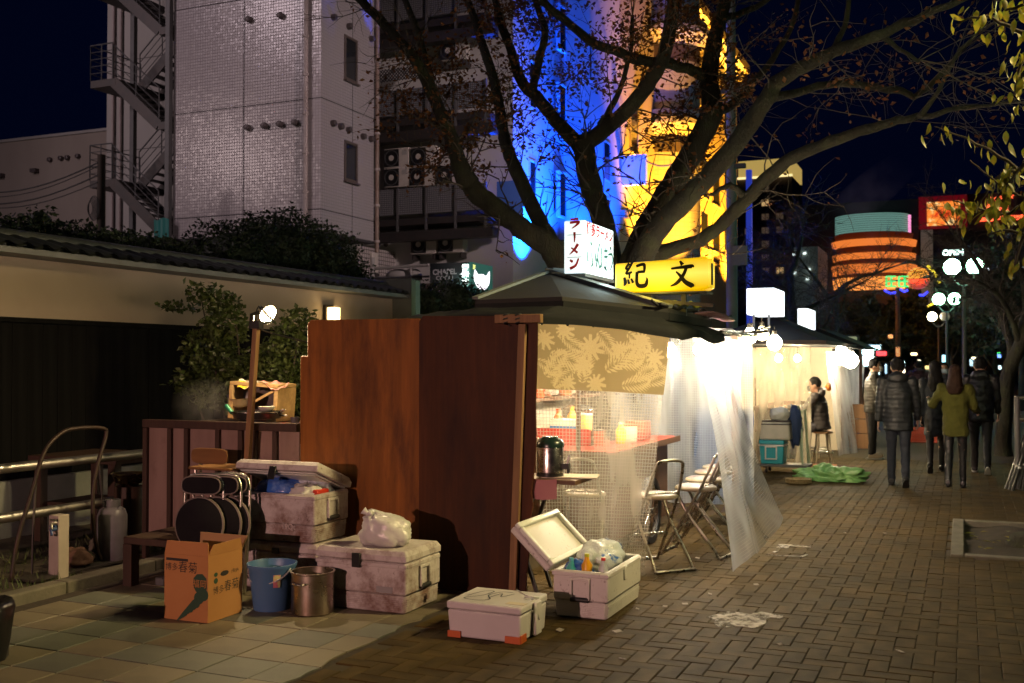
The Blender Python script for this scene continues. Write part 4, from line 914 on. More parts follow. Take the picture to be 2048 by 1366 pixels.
# ============================================================ trees
def twigs(mb, leaves, start, d, length, depth, rad, r2, leafp, lsize, droop=.0, clumpy=1):
    """a branchlet and its children; leaves is a list of (point, direction)"""
    pts = [Vector(start)]; d = Vector(d).normalized(); n = 4
    for i in range(n):
        d = (d+Vector((r2.gauss(0, .22), r2.gauss(0, .22), r2.gauss(0, .18)-droop))).normalized(); pts.append(pts[-1]+d*length/n)
    mb.tube(pts, [rad*(1-.7*i/n) for i in range(n+1)], 4 if rad < .012 else 6, caps=False)
    if depth > 0:
        for i in range(1, n+1):
            for _ in range(2 if i > 1 else 1):
                if r2.random() < .8:
                    q = (d+Vector((r2.gauss(0, .75), r2.gauss(0, .75), r2.gauss(0, .55)))).normalized()
                    twigs(mb, leaves, pts[i], q, length*r2.uniform(.5, .75), depth-1, rad*.55, r2, leafp, lsize, droop)
    if depth <= 1 and leafp > 0:
        for p in pts[1:]:
            if r2.random() < leafp:
                for _ in range(r2.randint(1, 3) if leafp < .6 else r2.randint(2, 5)): leaves.append((p+Vector((r2.gauss(0, .05), r2.gauss(0, .05), r2.gauss(0, .05))), d))
def leaf_mb(leaves, size, r2, hang=.3, fold=.25):
    mb = MB()
    for p, d in leaves:
        s = size*r2.uniform(.6, 1.25); x = Vector((r2.gauss(0, 1), r2.gauss(0, 1), r2.gauss(0, .7)-hang)).normalized(); y = x.cross(Vector((r2.gauss(0, 1), r2.gauss(0, 1), r2.gauss(0, 1)))).normalized(); z = x.cross(y)
        a = p; b = p+x*s; m1 = p+x*s*.45+y*s*.3+z*s*fold*.4; m2 = p+x*s*.45-y*s*.3+z*s*fold*.4
        i = len(mb.v); mb.v += [a, m1, b, m2]; mb.face((i, i+1, i+2)); mb.face((i, i+2, i+3))
    return mb
def limb(poly, n=5, wob=.0):
    """(px, py, Y, radius in pixels) -> smooth 3-D polyline with radii"""
    P, Rr = [], []
    for i, (px, py, Y, r_) in enumerate(crv(poly, n)):
        p = onY(px, py, Y); P.append(p+Vector((0, wob*noise.noise(Vector((i*.3, r_, 1))), wob*noise.noise(Vector((i*.4, 7, r_)))))); Rr.append(r_*.9*seen(p)[2]/2100)
    return P, Rr
BT = thing('big_tree', 'large bare limbed tree with a few brown leaves rising behind the ramen stall', 'tree', (-4.1, 12.4, 0))
limbs = {
 'A': [(1195, 725, 12.4, 46), (1170, 620, 12.4, 40), (1130, 545, 12.3, 33), (1098, 492, 12.2, 28), (1040, 455, 12.0, 23), (990, 415, 11.9, 22), (950, 383, 11.8, 22), (925, 348, 11.7, 20), (903, 275, 11.6, 15), (872, 205, 11.5, 14), (830, 120, 11.3, 12), (770, 52, 11.2, 11), (712, -8, 11.1, 9), (650, -60, 11, 7)],
 'A1': [(945, 365, 11.8, 17), (906, 300, 11.9, 13), (890, 245, 12.0, 11), (868, 190, 12.1, 10), (850, 120, 12.2, 9), (830, 50, 12.3, 8), (800, -20, 12.4, 6)],
 'A2': [(1125, 545, 12.3, 25), (1098, 480, 12.5, 20), (1068, 420, 12.7, 17), (1035, 345, 12.8, 16), (1012, 290, 12.9, 14), (1000, 220, 13, 12), (985, 150, 13.1, 11), (955, 60, 13.2, 9), (930, -20, 13.3, 7)],
 'B': [(1225, 650, 12.5, 42), (1222, 560, 12.6, 32), (1207, 450, 12.7, 25), (1188, 390, 12.8, 24), (1172, 330, 12.9, 24), (1170, 285, 13, 22)],
 'B1': [(1168, 300, 13, 19), (1120, 250, 13.1, 15), (1082, 205, 13.2, 14), (1042, 160, 13.3, 12), (1022, 100, 13.4, 10), (1000, 40, 13.5, 9), (985, -30, 13.6, 7)],
 'B1a': [(1065, 185, 13.2, 10), (1078, 120, 13.1, 9), (1090, 60, 13.0, 8), (1060, -20, 13, 6)],
 'B2': [(1172, 285, 13, 21), (1215, 255, 12.9, 17), (1268, 205, 12.8, 17), (1308, 150, 12.7, 17), (1330, 105, 12.6, 15), (1342, 40, 12.5, 15), (1352, -30, 12.4, 13)],
 'B2a': [(1312, 128, 12.7, 12), (1255, 112, 12.6, 11), (1190, 88, 12.5, 10), (1130, 40, 12.4, 9), (1075, -5, 12.3, 8)],
 'B2b': [(1308, 126, 12.7, 13), (1350, 130, 12.8, 12), (1385, 142, 12.9, 12), (1412, 155, 13, 13)],
 'C': [(1235, 680, 12.4, 46), (1262, 560, 12.4, 40), (1290, 470, 12.5, 30), (1345, 370, 12.7, 27), (1395, 285, 12.9, 25), (1424, 222, 13, 25), (1418, 160, 13.1, 20), (1428, 85, 13.2, 17), (1448, 10, 13.3, 14), (1465, -40, 13.4, 12)],
 'D': [(1272, 540, 12.3, 30), (1300, 480, 12.1, 26), (1345, 425, 11.9, 24), (1405, 365, 11.7, 23), (1470, 290, 11.5, 21), (1528, 205, 11.3, 19), (1562, 160, 11.2, 17), (1650, 112, 11, 14), (1750, 72, 10.8, 12), (1850, 30, 10.6, 9), (1960, -15, 10.4, 6)],
 'E': [(1285, 520, 12.6, 22), (1340, 500, 12.7, 17), (1405, 478, 12.7, 15), (1452, 440, 12.6, 15), (1492, 400, 12.5, 15), (1540, 350, 12.4, 15), (1600, 308, 12.2, 14), (1700, 270, 11.9, 12), (1780, 246, 11.7, 10), (1850, 232, 11.5, 7), (1930, 215, 11.3, 5), (2040, 205, 11, 3)],
 'E1': [(1840, 234, 11.5, 6), (1878, 180, 11.3, 5), (1910, 115, 11.1, 4), (1960, 60, 10.9, 3)],
 'E2': [(1492, 400, 12.5, 9), (1470, 375, 12.4, 7), (1455, 372, 12.3, 6), (1420, 388, 12.2, 4)],
 'D1': [(1540, 200, 11.3, 10), (1620, 177, 11.5, 9), (1700, 168, 11.7, 8), (1790, 180, 11.9, 8), (1835, 190, 12, 7), (1872, 158, 12.1, 6), (1930, 95, 12.3, 4)],
 'C1': [(1424, 225, 13, 12), (1470, 205, 13.3, 10), (1520, 150, 13.6, 8), (1580, 60, 13.9, 6), (1600, -20, 14, 5)],
 'C2': [(1440, 40, 13.3, 9), (1500, 20, 13.5, 7), (1560, -20, 13.7, 6)],
 'D2': [(1660, 108, 11, 8), (1690, 50, 11, 6), (1700, -20, 11, 5)],
 'D3': [(1760, 68, 10.8, 7), (1800, 100, 10.7, 5), (1840, 120, 10.6, 4)],
 'B3': [(1200, 250, 12.9, 8), (1235, 190, 12.8, 6), (1260, 110, 12.7, 5), (1265, 30, 12.6, 4)],
}
tw = MB(); lv = []; r2 = random.Random(11)
trunkmb = MB()
for k_, poly in limbs.items():
    P, Rr = limb(poly, 5, .03)
    if k_ in ('A', 'B', 'C'): P = [Vector((-4.1, 12.4, 0)), Vector((-4.08, 12.42, .6))]+P; Rr = [.36, .3]+Rr
    for i in range(len(Rr)): Rr[i] *= 1+.16*noise.noise(Vector((i*.8, len(k_), ord(k_[0]))))
    part('trunk' if k_ in 'ABC' else 'limb', MB().tube(P, Rr, 14), M_['bark'], BT, smooth=180)
    n = len(P)
    for i in range(4, n):
        px, py, _d = seen(P[i])
        if P[i].z < 2.9: continue
        dens = (.7 if i > n*.35 else .25)*(1 if px < 1420 else .5)
        if r2.random() < dens:
            t = (P[min(i+1, n-1)]-P[i-1]).normalized(); q = (t*.5+Vector((r2.gauss(0, .6), r2.gauss(0, .6), r2.gauss(.1, .5)))).normalized()
            warm = (850 < px < 1130 and py < 380) or (1190 < px < 1420 and py < 360) or (1440 < px < 1760 and 60 < py < 330)
            twigs(tw, lv, P[i], q, r2.uniform(.45, .9), 1, max(.006, Rr[i]*.13), r2, (.75 if px < 1420 else .38) if warm else .08, .06)
    for s in range(2 if k_ not in ('A', 'B', 'C') else 1):
        twigs(tw, lv, P[-1], (P[-1]-P[-3]), .8, 1, .008, r2, .15, .06)
part('twigs', tw, M_['twig'], BT, kind='stuff', smooth=180).name = 'twig'
part('foliage', leaf_mb(lv, .068, r2), M_['leaf_brown'], BT, kind='stuff')
# bare and leafy trees farther down the promenade
def bare_tree(x, y, h, seed, lb, leafm=None, leafp=0., lsz=.1, trunk=.16, lean=(0, 0), nl=6, first=.35, group=None, dep=2):
    r2 = random.Random(seed); o = thing('street_tree', lb, 'tree', (x, y, 0), 0, group); tw = MB(); lv = []; b = Vector((x, y, 0)); top = b+Vector((lean[0], lean[1], h*.62))
    P = [b.lerp(top, t/6)+Vector((.06*noise.noise(Vector((t, seed, 0))), .06*noise.noise(Vector((t, seed, 5))), 0)) for t in range(7)]
    part('trunk', MB().tube(P, [trunk*(1.35 if i == 0 else 1-.09*i) for i in range(7)], 10), M_['bark'], o, smooth=180)
    lm = MB()
    for i in range(nl):
        t = first+(1-first)*i/(nl-1); p = b.lerp(top, t); a = i*2.4+r2.uniform(-.4, .4); q = Vector((math.cos(a), math.sin(a), r2.uniform(.5, 1.1))).normalized(); L = h*r2.uniform(.3, .45); pts = [p]
        for k in range(5): q = (q+Vector((r2.gauss(0, .15), r2.gauss(0, .15), r2.gauss(.05, .1)))).normalized(); pts.append(pts[-1]+q*L/5)
        lm.tube(pts, [trunk*.5*(1-.16*k) for k in range(6)], 7)
        for k in range(1, 6):
            for _ in range(2): twigs(tw, lv, pts[k], (q+Vector((r2.gauss(0, .7), r2.gauss(0, .7), r2.gauss(0, .5)))), h*r2.uniform(.12, .2), dep, .02, r2, leafp, lsz)
    part('limb', lm, M_['bark'], o, smooth=180); part('twig', tw, M_['twig'], o, kind='stuff')
    if lv: part('foliage', leaf_mb(lv, lsz, r2), leafm, o, kind='stuff')
    return o
q = onY(1600, 700, 34); bare_tree(q.x, 34, 7.2, 21, 'leafless spreading tree behind the second stall roof', trunk=.2, lean=(-.3, 0), first=.25)
q = onY(1672, 700, 42); bare_tree(q.x, 42, 7.0, 22, 'leafless tree in front of the orange tiers', trunk=.18)
q = onY(1765, 700, 66); bare_tree(q.x, 66, 5.4, 23, 'dark leafy tree just left of the round neon sign', M_['leaf_dark'], .9, .3, dep=1, nl=9)
q = onY(1845, 700, 66); bare_tree(q.x, 66, 5.2, 24, 'dark leafy tree under the round neon sign', M_['leaf_dark'], .9, .3, dep=1, nl=9)
q = onY(1905, 700, 60); bare_tree(q.x, 60, 5.6, 25, 'dark leafy tree far behind the nearest lamp post', M_['leaf_dark'], .9, .22, dep=1, nl=9)
q = onY(1705, 700, 70); bare_tree(q.x, 70, 5.6, 29, 'dark leafy tree far off below the orange tiers', M_['leaf_dark'], .9, .36, dep=1, nl=9)
q = onY(1995, 700, 44); bare_tree(q.x, 44, 6.2, 26, 'thin bare tree right of the nearest lamp post', trunk=.13, lean=(-.2, 0), first=.2)
q = onY(2045, 700, 40); bare_tree(q.x, 40, 6.0, 27, 'dark evergreen tree at the right edge behind the leaning trunk', M_['leaf_dark'], .8, .2, dep=1, nl=8)
# leaning trunk at the right
RT = thing('leaning_tree', 'pale barked street tree with a leaning trunk beside the walking group', 'tree', (.6, 20.7, 0))
P, Rr = limb([(2008, 918, 20.7, 21), (2006, 890, 20.7, 18), (2010, 830, 20.7, 16), (2012, 780, 20.7, 16), (2022, 730, 20.6, 15), (2040, 690, 20.4, 14), (2058, 620, 20.2, 13), (2075, 540, 20, 11)], 4, .03)
part('trunk', MB().tube(P, Rr, 12), M_['bark'], RT, smooth=180)
for k_, poly in enumerate(([(2016, 745, 20.6, 12), (2024, 700, 20.8, 10), (2012, 660, 21, 9), (1996, 600, 21.2, 8), (1965, 545, 21.4, 6), (1935, 500, 21.6, 5), (1900, 455, 21.8, 3)], [(2040, 690, 20.4, 8), (2020, 630, 20, 6), (1990, 585, 19.7, 5), (1945, 560, 19.4, 3)], [(2055, 630, 20.2, 9), (2046, 560, 20, 7), (2030, 500, 19.8, 5)])):
    P, Rr = limb(poly, 4, .03); part('limb', MB().tube(P, Rr, 8), M_['bark'], RT, smooth=180)
    tw = MB(); lv = []
    for i in range(3, len(P)): twigs(tw, lv, P[i], (P[i]-P[i-1]).normalized()+Vector((r2.gauss(0, .5), r2.gauss(0, .5), r2.gauss(.2, .5))), .8, 2, .012, r2, .04, .07)
    part('twig', tw, M_['twig'], RT, kind='stuff')
# near tree at the right: the trunk stands outside the picture, its leaves hang in
NT = thing('leafy_tree', 'near tree with large yellow green leaves hanging in at the top right', 'tree', (3.4, 7.6, 0))
part('trunk', MB().tube([(3.4, 7.6, 0), (3.38, 7.6, 1.2), (3.3, 7.6, 2.4), (3.1, 7.55, 3.6), (2.9, 7.5, 4.8)], [.2, .16, .15, .12, .09], 12), M_['bark'], NT, smooth=180)
lmesh = []
for k_ in range(5):
    r3 = random.Random(k_); mb = MB(); n = 5; w_ = .46+.06*r3.random(); cv = .18*r3.random()+.05
    for i in range(n+1):
        t = i/n; hw = w_*math.sin(math.pi*min(1, t**.8*.98+.02))*(1-.25*t)/2; z = -cv*math.sin(math.pi*t)-.25*t*t*r3.random()
        mb.v += [Vector((t, -hw, z+.25*hw)), Vector((t, 0, z)), Vector((t, hw, z+.25*hw))]
    for i in range(n):
        for j in (0, 1): a = i*3+j; mb.face((a, a+3, a+4, a+1))
    lmesh.append(mb.mesh('leaf', M_['leaf_gy'], smooth=180))
nl_ = 0
def near_branch(poly, dens, size=(.055, .09)):
    global nl_
    P, Rr = limb(poly, 6, .01); part('limb', MB().tube(P, Rr, 6), M_['twig'], NT, smooth=180)
    for i in range(1, len(P)):
        for _ in range(dens):
            if r2.random() > .85 or nl_ >= 298: continue
            if seen(P[i])[0] > 2085: continue
            t = P[i]-P[i-1]; b = P[i]+Vector((r2.gauss(0, .05), r2.gauss(0, .09), r2.gauss(0, .05)))
            s = r2.uniform(*size); az = r2.uniform(0, 6.3); piece('leaf', lmesh[r2.randrange(5)], NT, b, (r2.uniform(-.6, .6), R(r2.gauss(62, 22)), az), (s, s, s)); nl_ += 1
Yn = 6.6
near_branch([(2130, 60, Yn, 6), (2070, 70, Yn, 5), (2010, 50, Yn, 4), (1965, 32, Yn, 3), (1912, 50, Yn, 2)], 2)
near_branch([(2110, 30, Yn+.2, 6), (2060, 90, Yn+.2, 4), (2035, 150, Yn+.2, 3), (2030, 190, Yn+.2, 2)], 3)
near_branch([(2120, -10, Yn-.2, 6), (2050, 10, Yn-.2, 4), (2010, 20, Yn-.2, 3)], 3)
near_branch([(2110, 110, Yn+.1, 5), (2060, 130, Yn+.1, 4), (2040, 165, Yn+.1, 2)], 3)
near_branch([(2130, 380, Yn, 7), (2060, 350, Yn, 5), (2010, 320, Yn, 4), (1960, 290, Yn, 3), (1905, 268, Yn-.1, 2), (1868, 252, Yn-.1, 1.2)], 1, (.06, .085))
near_branch([(2130, 330, Yn, 6), (2075, 340, Yn+.2, 5), (2010, 345, Yn+.2, 4), (1975, 380, Yn+.2, 3), (1950, 430, Yn+.2, 2)], 2)
near_branch([(2120, 300, Yn+.3, 6), (2070, 380, Yn+.4, 5), (2030, 420, Yn+.4, 4), (1990, 430, Yn+.4, 3), (1950, 415, Yn+.4, 2), (1905, 400, Yn+.4, 1.5)], 3)
near_branch([(2130, 400, Yn, 6), (2080, 440, Yn, 5), (2045, 480, Yn, 4), (2030, 530, Yn, 3)], 2)
near_branch([(2120, 260, Yn-.3, 6), (2070, 300, Yn-.3, 5), (2030, 350, Yn-.3, 4), (1990, 400, Yn-.3, 2)], 2)
near_branch([(2110, 420, Yn-.2, 5), (2060, 400, Yn-.2, 4), (2015, 380, Yn-.2, 3), (1975, 350, Yn-.2, 2), (1940, 320, Yn-.2, 1.5)], 2)
near_branch([(2110, 470, Yn+.3, 5), (2060, 470, Yn+.3, 4), (2010, 460, Yn+.3, 3), (1975, 470, Yn+.3, 2)], 3)
# shrubs
def shrub(nm, lb, blobs, n, size, m, seed, cat_='shrub', stems=(), loc=None):
    r2 = random.Random(seed); o = thing(nm, lb, cat_, loc or (blobs[0][0], blobs[0][1], 0)); lv = []
    tot = sum(b[3]*b[4]*b[5] for b in blobs); core = MB()
    for bx, by, bz, rx, ry, rz_ in blobs:
        core.ell((bx, by, bz), (rx*.62, ry*.62, rz_*.62), 10, 7)
        for i in range(int(n*rx*ry*rz_/tot)):
            d = Vector((r2.gauss(0, 1), r2.gauss(0, 1), r2.gauss(0, 1))).normalized()
            k = r2.uniform(.58, 1.0)*(1+.25*noise.noise(Vector((d.x*2.2+bx, d.y*2.2+by, d.z*2.2+bz)))+.08*noise.noise(Vector((d.x*7, d.y*7, d.z*7+bx)))); lv.append((Vector((bx+d.x*rx*k, by+d.y*ry*k, bz+d.z*rz_*k)), d))
    if not stems: part('core', core, M_['leaf_dark'], o, smooth=180, kind='stuff')
    for s in stems: part('stem', MB().tube(s, [.02*(1-.7*i/(len(s)-1)) for i in range(len(s))], 6), M_['twig'], o, smooth=180)
    part('foliage', leaf_mb(lv, size, r2, .1), m, o, kind='stuff'); return o
def blob(px, py, X, rx, rz_, ry=None): p = onX(px, py, X); return (p.x, p.y, p.z, rx, ry or rx, rz_)
shrub('clipped_shrub', 'dark clipped pine topped shrub at the far left above the wall', [blob(80, 447, -9.7, .22, .22), blob(20, 480, -9.7, .5, .3), blob(130, 490, -9.7, .6, .28), blob(200, 500, -9.7, .5, .28)], 6000, .06, M_['leaf_dark'], 31)
shrub('clipped_shrub', 'dark clipped shrub along the coping left of the big round one', [blob(255, 505, -9.9, .55, .3), blob(320, 515, -9.9, .55, .3), blob(365, 528, -9.9, .45, .26)], 6000, .06, M_['leaf_dark'], 32)
shrub('round_shrub', 'large dark rounded evergreen rising above the garden wall', [blob(470, 515, -10.2, .85, .62), blob(560, 505, -10.4, .95, .75), blob(630, 515, -10.6, .85, .65), blob(690, 560, -10.6, .6, .5), blob(420, 540, -10.2, .5, .4)], 15000, .075, M_['leaf_dark'], 33)
shrub('low_shrub', 'leafy shrub behind the end of the garden wall below the shop sign', [blob(850, 605, -9.2, .5, .42), blob(910, 600, -9.2, .6, .5), blob(960, 615, -9.2, .5, .4)], 4500, .07, M_['leaf_dark'], 34)
p = onY(500, 830, 8.4); base = Vector((p.x, 8.4, 0))
B_ = lambda px, py, rx, rz_: (onY(px, py, 8.4).x, 8.4, onY(px, py, 8.4).z, rx, .3, rz_)
st = [[base+Vector((dx*.3, 0, 0)), base+Vector((dx, 0, .7)), onY(px, py, 8.4)] for dx, px, py in ((-.2, 400, 585), (0, 470, 620), (.2, 560, 680), (.35, 600, 650), (-.4, 380, 760))]
shrub('leafy_shrub', 'leafy green shrub growing behind the kitchen partition in the lamp light', [B_(540, 760, .34, .34), B_(580, 700, .2, .3), B_(585, 800, .22, .25), B_(420, 700, .26, .26), B_(395, 765, .2, .16), B_(450, 650, .22, .24), B_(490, 760, .25, .28), B_(440, 600, .12, .1), B_(404, 585, .10, .12), B_(360, 612, .14, .06), B_(440, 800, .24, .12), B_(600, 640, .1, .12)], 7000, .066, M_['leaf_green'], 35, stems=st, loc=tuple(base))
# ============================================================ main ramen stall
M_['ply'] = wood('brown plywood', (.29, .105, .017), (.18, .062, .012), .5, stretch=(9, 9, .55), bump=.12, dirt=(.055, .02, .010), dlo=.46, dhi=.72, dscale=2.3, spec=.2)
M_['ply2'] = wood('dark brown plywood', (.088, .029, .010), (.052, .017, .007), .55, stretch=(12, 12, .5), bump=.15, dirt=(.025, .010, .007), dlo=.42, dhi=.7, dscale=2.4, spec=.15)
M_['batten'] = wood('raw batten', (.30, .17, .075), (.19, .10, .045), .7, stretch=(16, 16, 1))
M_['rawwood'] = wood('pale raw wood', (.42, .27, .12), (.30, .18, .075), .65, stretch=(3, 14, 14), dirt=(.16, .09, .04))
M_['tarp'] = mat('black roof tarpaulin', (.014, .016, .018), .8, c2=(.022, .024, .026), scale=3, bump=.35, bscale=5, spec=.15)
M_['rooffelt'] = mat('grey roof sheet', (.020, .019, .021), .75, c2=(.015, .0145, .016), scale=2, bump=.2, bscale=20)
M_['capgrey'] = mat('roof cap', (.16, .18, .17), .55)
M_['red_top'] = mat('red counter top', (.50, .03, .022), .3, c2=(.42, .025, .02), scale=3)
M_['cwood'] = wood('counter wood', (.16, .08, .04), (.10, .05, .025), .55, stretch=(3, 3, 12))
M_['cream'] = mat('cream board', (.6, .52, .4), .7, c2=(.52, .45, .34), scale=2)
M_['sheet'] = sheetmat('clear gridded vinyl', c=(.7, .66, .58), alpha=.14, cell=.027, line=.13, wrinkle=.4, gk=.42)
M_['sheet_milky'] = sheetmat('milky vinyl', c=(.74, .79, .86), alpha=.38, cell=.027, line=.14, wrinkle=.4, gk=.55, rough=.16, crumple=True)
M_['sheet_far'] = sheetmat('crumpled clear vinyl', c=(.75, .68, .55), alpha=.30, grid=False, rough=.10, wrinkle=1.0, crumple=True)
RS = thing('ramen_stall', 'wooden ramen stall with brown board front, dark hipped roof and red counter', 'food stall', (-3.4, 8.8, 0))
a = onY(615, 640, 6.86); b = onY(836, 637, 6.86); c = onY(601, 712, 6.86)
part('panel', MB().prism([(c.x, 6.86, 0), (b.x+.05, 6.86, 0), (b.x+.05, 6.86, b.z-.05), (b.x+.01, 6.86, b.z), (a.x+.03, 6.86, a.z), (a.x, 6.86, a.z-.03), (a.x, 6.86, c.z), (c.x, 6.86, c.z)], (0, .018, 0)), M_['ply'], RS, bevel=.003, label='lighter orange brown left board')
pts = []; r2 = random.Random(3)
e0, e1 = onY(838, 632, 6.835), onY(1073, 632, 6.835)
edge = [(1052, 1197), (1053, 1150), (1060, 1090), (1058, 1050), (1066, 1010), (1062, 985), (1070, 930), (1072, 880), (1071, 800), (1074, 720), (1075, 645)]
pts = [(e0.x, 6.835, 0)]+[(onY(x, y, 6.835).x, 6.835, max(0, onY(x, y, 6.835).z)) for x, y in edge]+[(e1.x, 6.835, e1.z-.01), (e1.x-.05, 6.835, e1.z), (e0.x+.03, 6.835, e0.z), (e0.x, 6.835, e0.z-.04)]
part('panel', MB().prism(pts, (0, .018, 0)), M_['ply2'], RS, bevel=.003, label='darker right board with a ragged edge')
q0, q1 = onY(1045, 648, 6.80), onY(1025, 1190, 6.80)
part('batten', MB().bar((q1.x, 6.805, .02), (q0.x, 6.805, q0.z), .055, .035, (0, 1, 0)), M_['batten'], RS, bevel=.003)
q0, q1 = onY(990, 638, 6.79), onY(1082, 636, 6.79)
part('beam', MB().box(q0.x, q1.x, 6.78, 6.832, q0.z-.03, q0.z+.03), M_['batten'], RS, bevel=.003)
for px in (1012, 1036): q = onY(px, 640, 6.79); part('rope', MB().tube([(q.x+.02*math.cos(t*.9), 6.80+.035*math.sin(t*.9), q.z-.04+.004*t) for t in range(22)], .005, 5), M_['black'], RS)
for x, y in ((-3.95, 7.05), (-2.25, 11.2), (-3.95, 11.2), (-2.95, 7.0)): part('post', MB().box(x-.03, x+.03, y-.03, y+.03, 0, 1.98), M_['cwood'], RS)
# roof
A = Vector((-3.34, 7.05, 2.085)); B = Vector((-2.69, 7.16, 2.10)); C = Vector((-2.13, 8.02, 2.04)); D = Vector((-2.13, 9.5, 2.03)); E_ = Vector((-3.95, 9.9, 2.06)); F_ = Vector((-3.95, 8.6, 2.06)); T1 = Vector((-3.43, 8.8, 2.425)); T2 = Vector((-3.3, 9.1, 2.43))
up = Vector((0, 0, .03)); rf = MB()
for tri in ((A, B, T1), (B, C, T1), (C, D, T2, T1), (D, E_, T2), (E_, F_, T1, T2), (F_, A, T1)):
    rf.poly([p+up for p in tri]); rf.poly([p for p in tri][::-1])
ring_ = [A, B, C, D, E_, F_]
for i in range(6): p, q = ring_[i], ring_[(i+1) % 6]; rf.poly([p, q, q+up, p+up])
roof = part('roof', rf, M_['rooffelt'], RS)
part('hip_cap', MB().bar(C+up+Vector((0, 0, .02)), T1+up+Vector((0, 0, .03)), .10, .03).bar(T1+up+Vector((0, 0, .03)), T2+up+Vector((0, 0, .03)), .1, .03).bar(A+up+Vector((0, 0, .015)), T1+up+Vector((0, 0, .02)), .05, .02), M_['capgrey'], roof)
part('eave_board', MB().bar(A-Vector((0, 0, .03)), B-Vector((0, 0, .03)), .02, .06).bar(B-Vector((0, 0, .03)), C-Vector((0, 0, .03)), .02, .06).bar(C-Vector((0, 0, .03)), D-Vector((0, 0, .03)), .02, .06), M_['tarp'], roof)
inner = [Vector((-3.95, 7.3, 2.03)), Vector((-3.34, 7.0, 2.05)), Vector((-2.7, 7.1, 2.06)), Vector((-2.17, 7.95, 2.0)), Vector((-2.17, 8.7, 1.99)), Vector((-2.17, 9.45, 1.985))]
outer = [Vector((-3.95, 7.0, 1.985)), Vector((-3.3, 6.93, 1.99)), Vector((-2.80, 6.93, 2.0)), Vector((-2.02, 7.90, 1.915)), Vector((-2.0, 8.7, 1.90)), Vector((-2.0, 9.5, 1.90))]
def along(P, t):
    k = min(int(t*(len(P)-1)), len(P)-2); return P[k].lerp(P[k+1], t*(len(P)-1)-k)
part('tarpaulin', MB().grid(lambda u, v: along(inner, u).lerp(along(outer, u), min(v*1.35, 1))-Vector((0, 0, .07*max(0, v-.74)/.26*(1 if v > .74 else 0)+.018*math.sin(u*23)*v+.012*noise.noise(Vector((u*20, v*3, 0))))), 60, 8), M_['tarp'], RS, smooth=60)
vr = thing('vinyl_awning', 'pale translucent vinyl awning glowing over the far half of the ramen stall', 'awning', (-3, 10.5, 2))
part('vinyl', MB().grid(lambda u, v: (-3.95+1.98*u, 9.46+1.95*v, 2.03-.09*u+.02*math.sin(v*15)*u+.015*noise.noise(Vector((u*4, v*5, 2)))), 24, 24, (1.9, 1.9)), M_['sheet_milky'], vr, smooth=180)
part('edge_pole', MB().cyl((-2.03, 9.46, 1.925), (-2.03, 11.4, 1.925), .018), M_['tube'], vr, smooth=60)
# counter
part('counter_top', MB().box(-3.92, -2.72, 8.45, 9.0, .86, .895).box(-3.12, -2.72, 9.003, 10.6, .86, .895), M_['red_top'], RS, bevel=.006)
part('counter_edge', MB().box(-3.92, -2.71, 8.42, 8.447, .845, .9).box(-2.717, -2.695, 8.449, 10.62, .845, .9), M_['cwood'], RS)
part('counter_front', MB().box(-3.92, -2.8, 8.62, 8.66, .1, .858).box(-2.84, -2.80, 8.663, 10.5, .1, .858), M_['cwood'], RS)
part('shelf', MB().box(-3.92, -3.1, 9.05, 9.4, .98, 1.02), M_['cwood'], RS)
part('shelf_front', MB().box(-3.92, -3.12, 9.005, 9.04, .9, 1.045), M_['red_top'], RS)
part('back_wall', MB().box(-4.0, -3.97, 7.3, 11.4, .0, 1.98), M_['cream'], RS)
part('back_shelf', MB().box(-3.96, -3.7, 8.7, 11.2, 1.28, 1.31), M_['cwood'], RS)
whl = part('wheel', MB().lathe((-2.66, 9.35, .3), [(.30, -.03), (.315, 0), (.30, .03), (.245, .025), (.245, -.025), (.30, -.03)], 28, axis=(1, 0, 0), cap=False), M_['black'], RS, smooth=60)
sp = MB().lathe((-2.66, 9.35, .3), [(.243, -.015), (.243, .015), (.225, .015), (.225, -.015), (.243, -.015)], 24, axis=(1, 0, 0), cap=False).cyl((-2.7, 9.35, .3), (-2.62, 9.35, .3), .03)
for i in range(10): t = i*math.pi/5; sp.cyl((-2.66, 9.35, .3), (-2.66, 9.35+.23*math.cos(t), .3+.23*math.sin(t)), .005, n=5)
part('rim', sp, M_['steel'], whl, smooth=40)
# curtains
def sheet_pts(top, bot, wav=.03, nw=7, seed=0, flare=None):
    def f(u, v):
        p = along(top, u).lerp(along(bot, u), v); t = (along(top, min(1, u+.02))-along(top, max(0, u-.02))).normalized(); nrm = t.cross(Vector((0, 0, 1)))
        amp = wav*(.3+.9*v); k = math.sin(u*nw*2*math.pi+1.3*math.sin(v*2+seed))+.6*noise.noise(Vector((u*6, v*2.5, seed)))
        return p+nrm*amp*k+(flare(u, v) if flare else Vector((0, 0, 0)))
    return f
CT = [Vector((-2.98, 7.28, 1.955)), Vector((-2.5, 7.62, 1.935)), Vector((-2.12, 8.0, 1.905))]
CB = [Vector((-2.90, 7.30, .10)), Vector((-2.58, 7.62, .07)), Vector((-2.30, 7.93, .03))]
cu = thing('clear_curtain', 'clear gridded vinyl curtain with a palm leaf cloth across its top at the stall corner', 'curtain', tuple(CT[1]))
part('vinyl', MB().grid(sheet_pts(CT, CB, .014, 3, 1), 40, 40, (1.1, 1.9)), M_['sheet'], cu, smooth=180)
import numpy as np
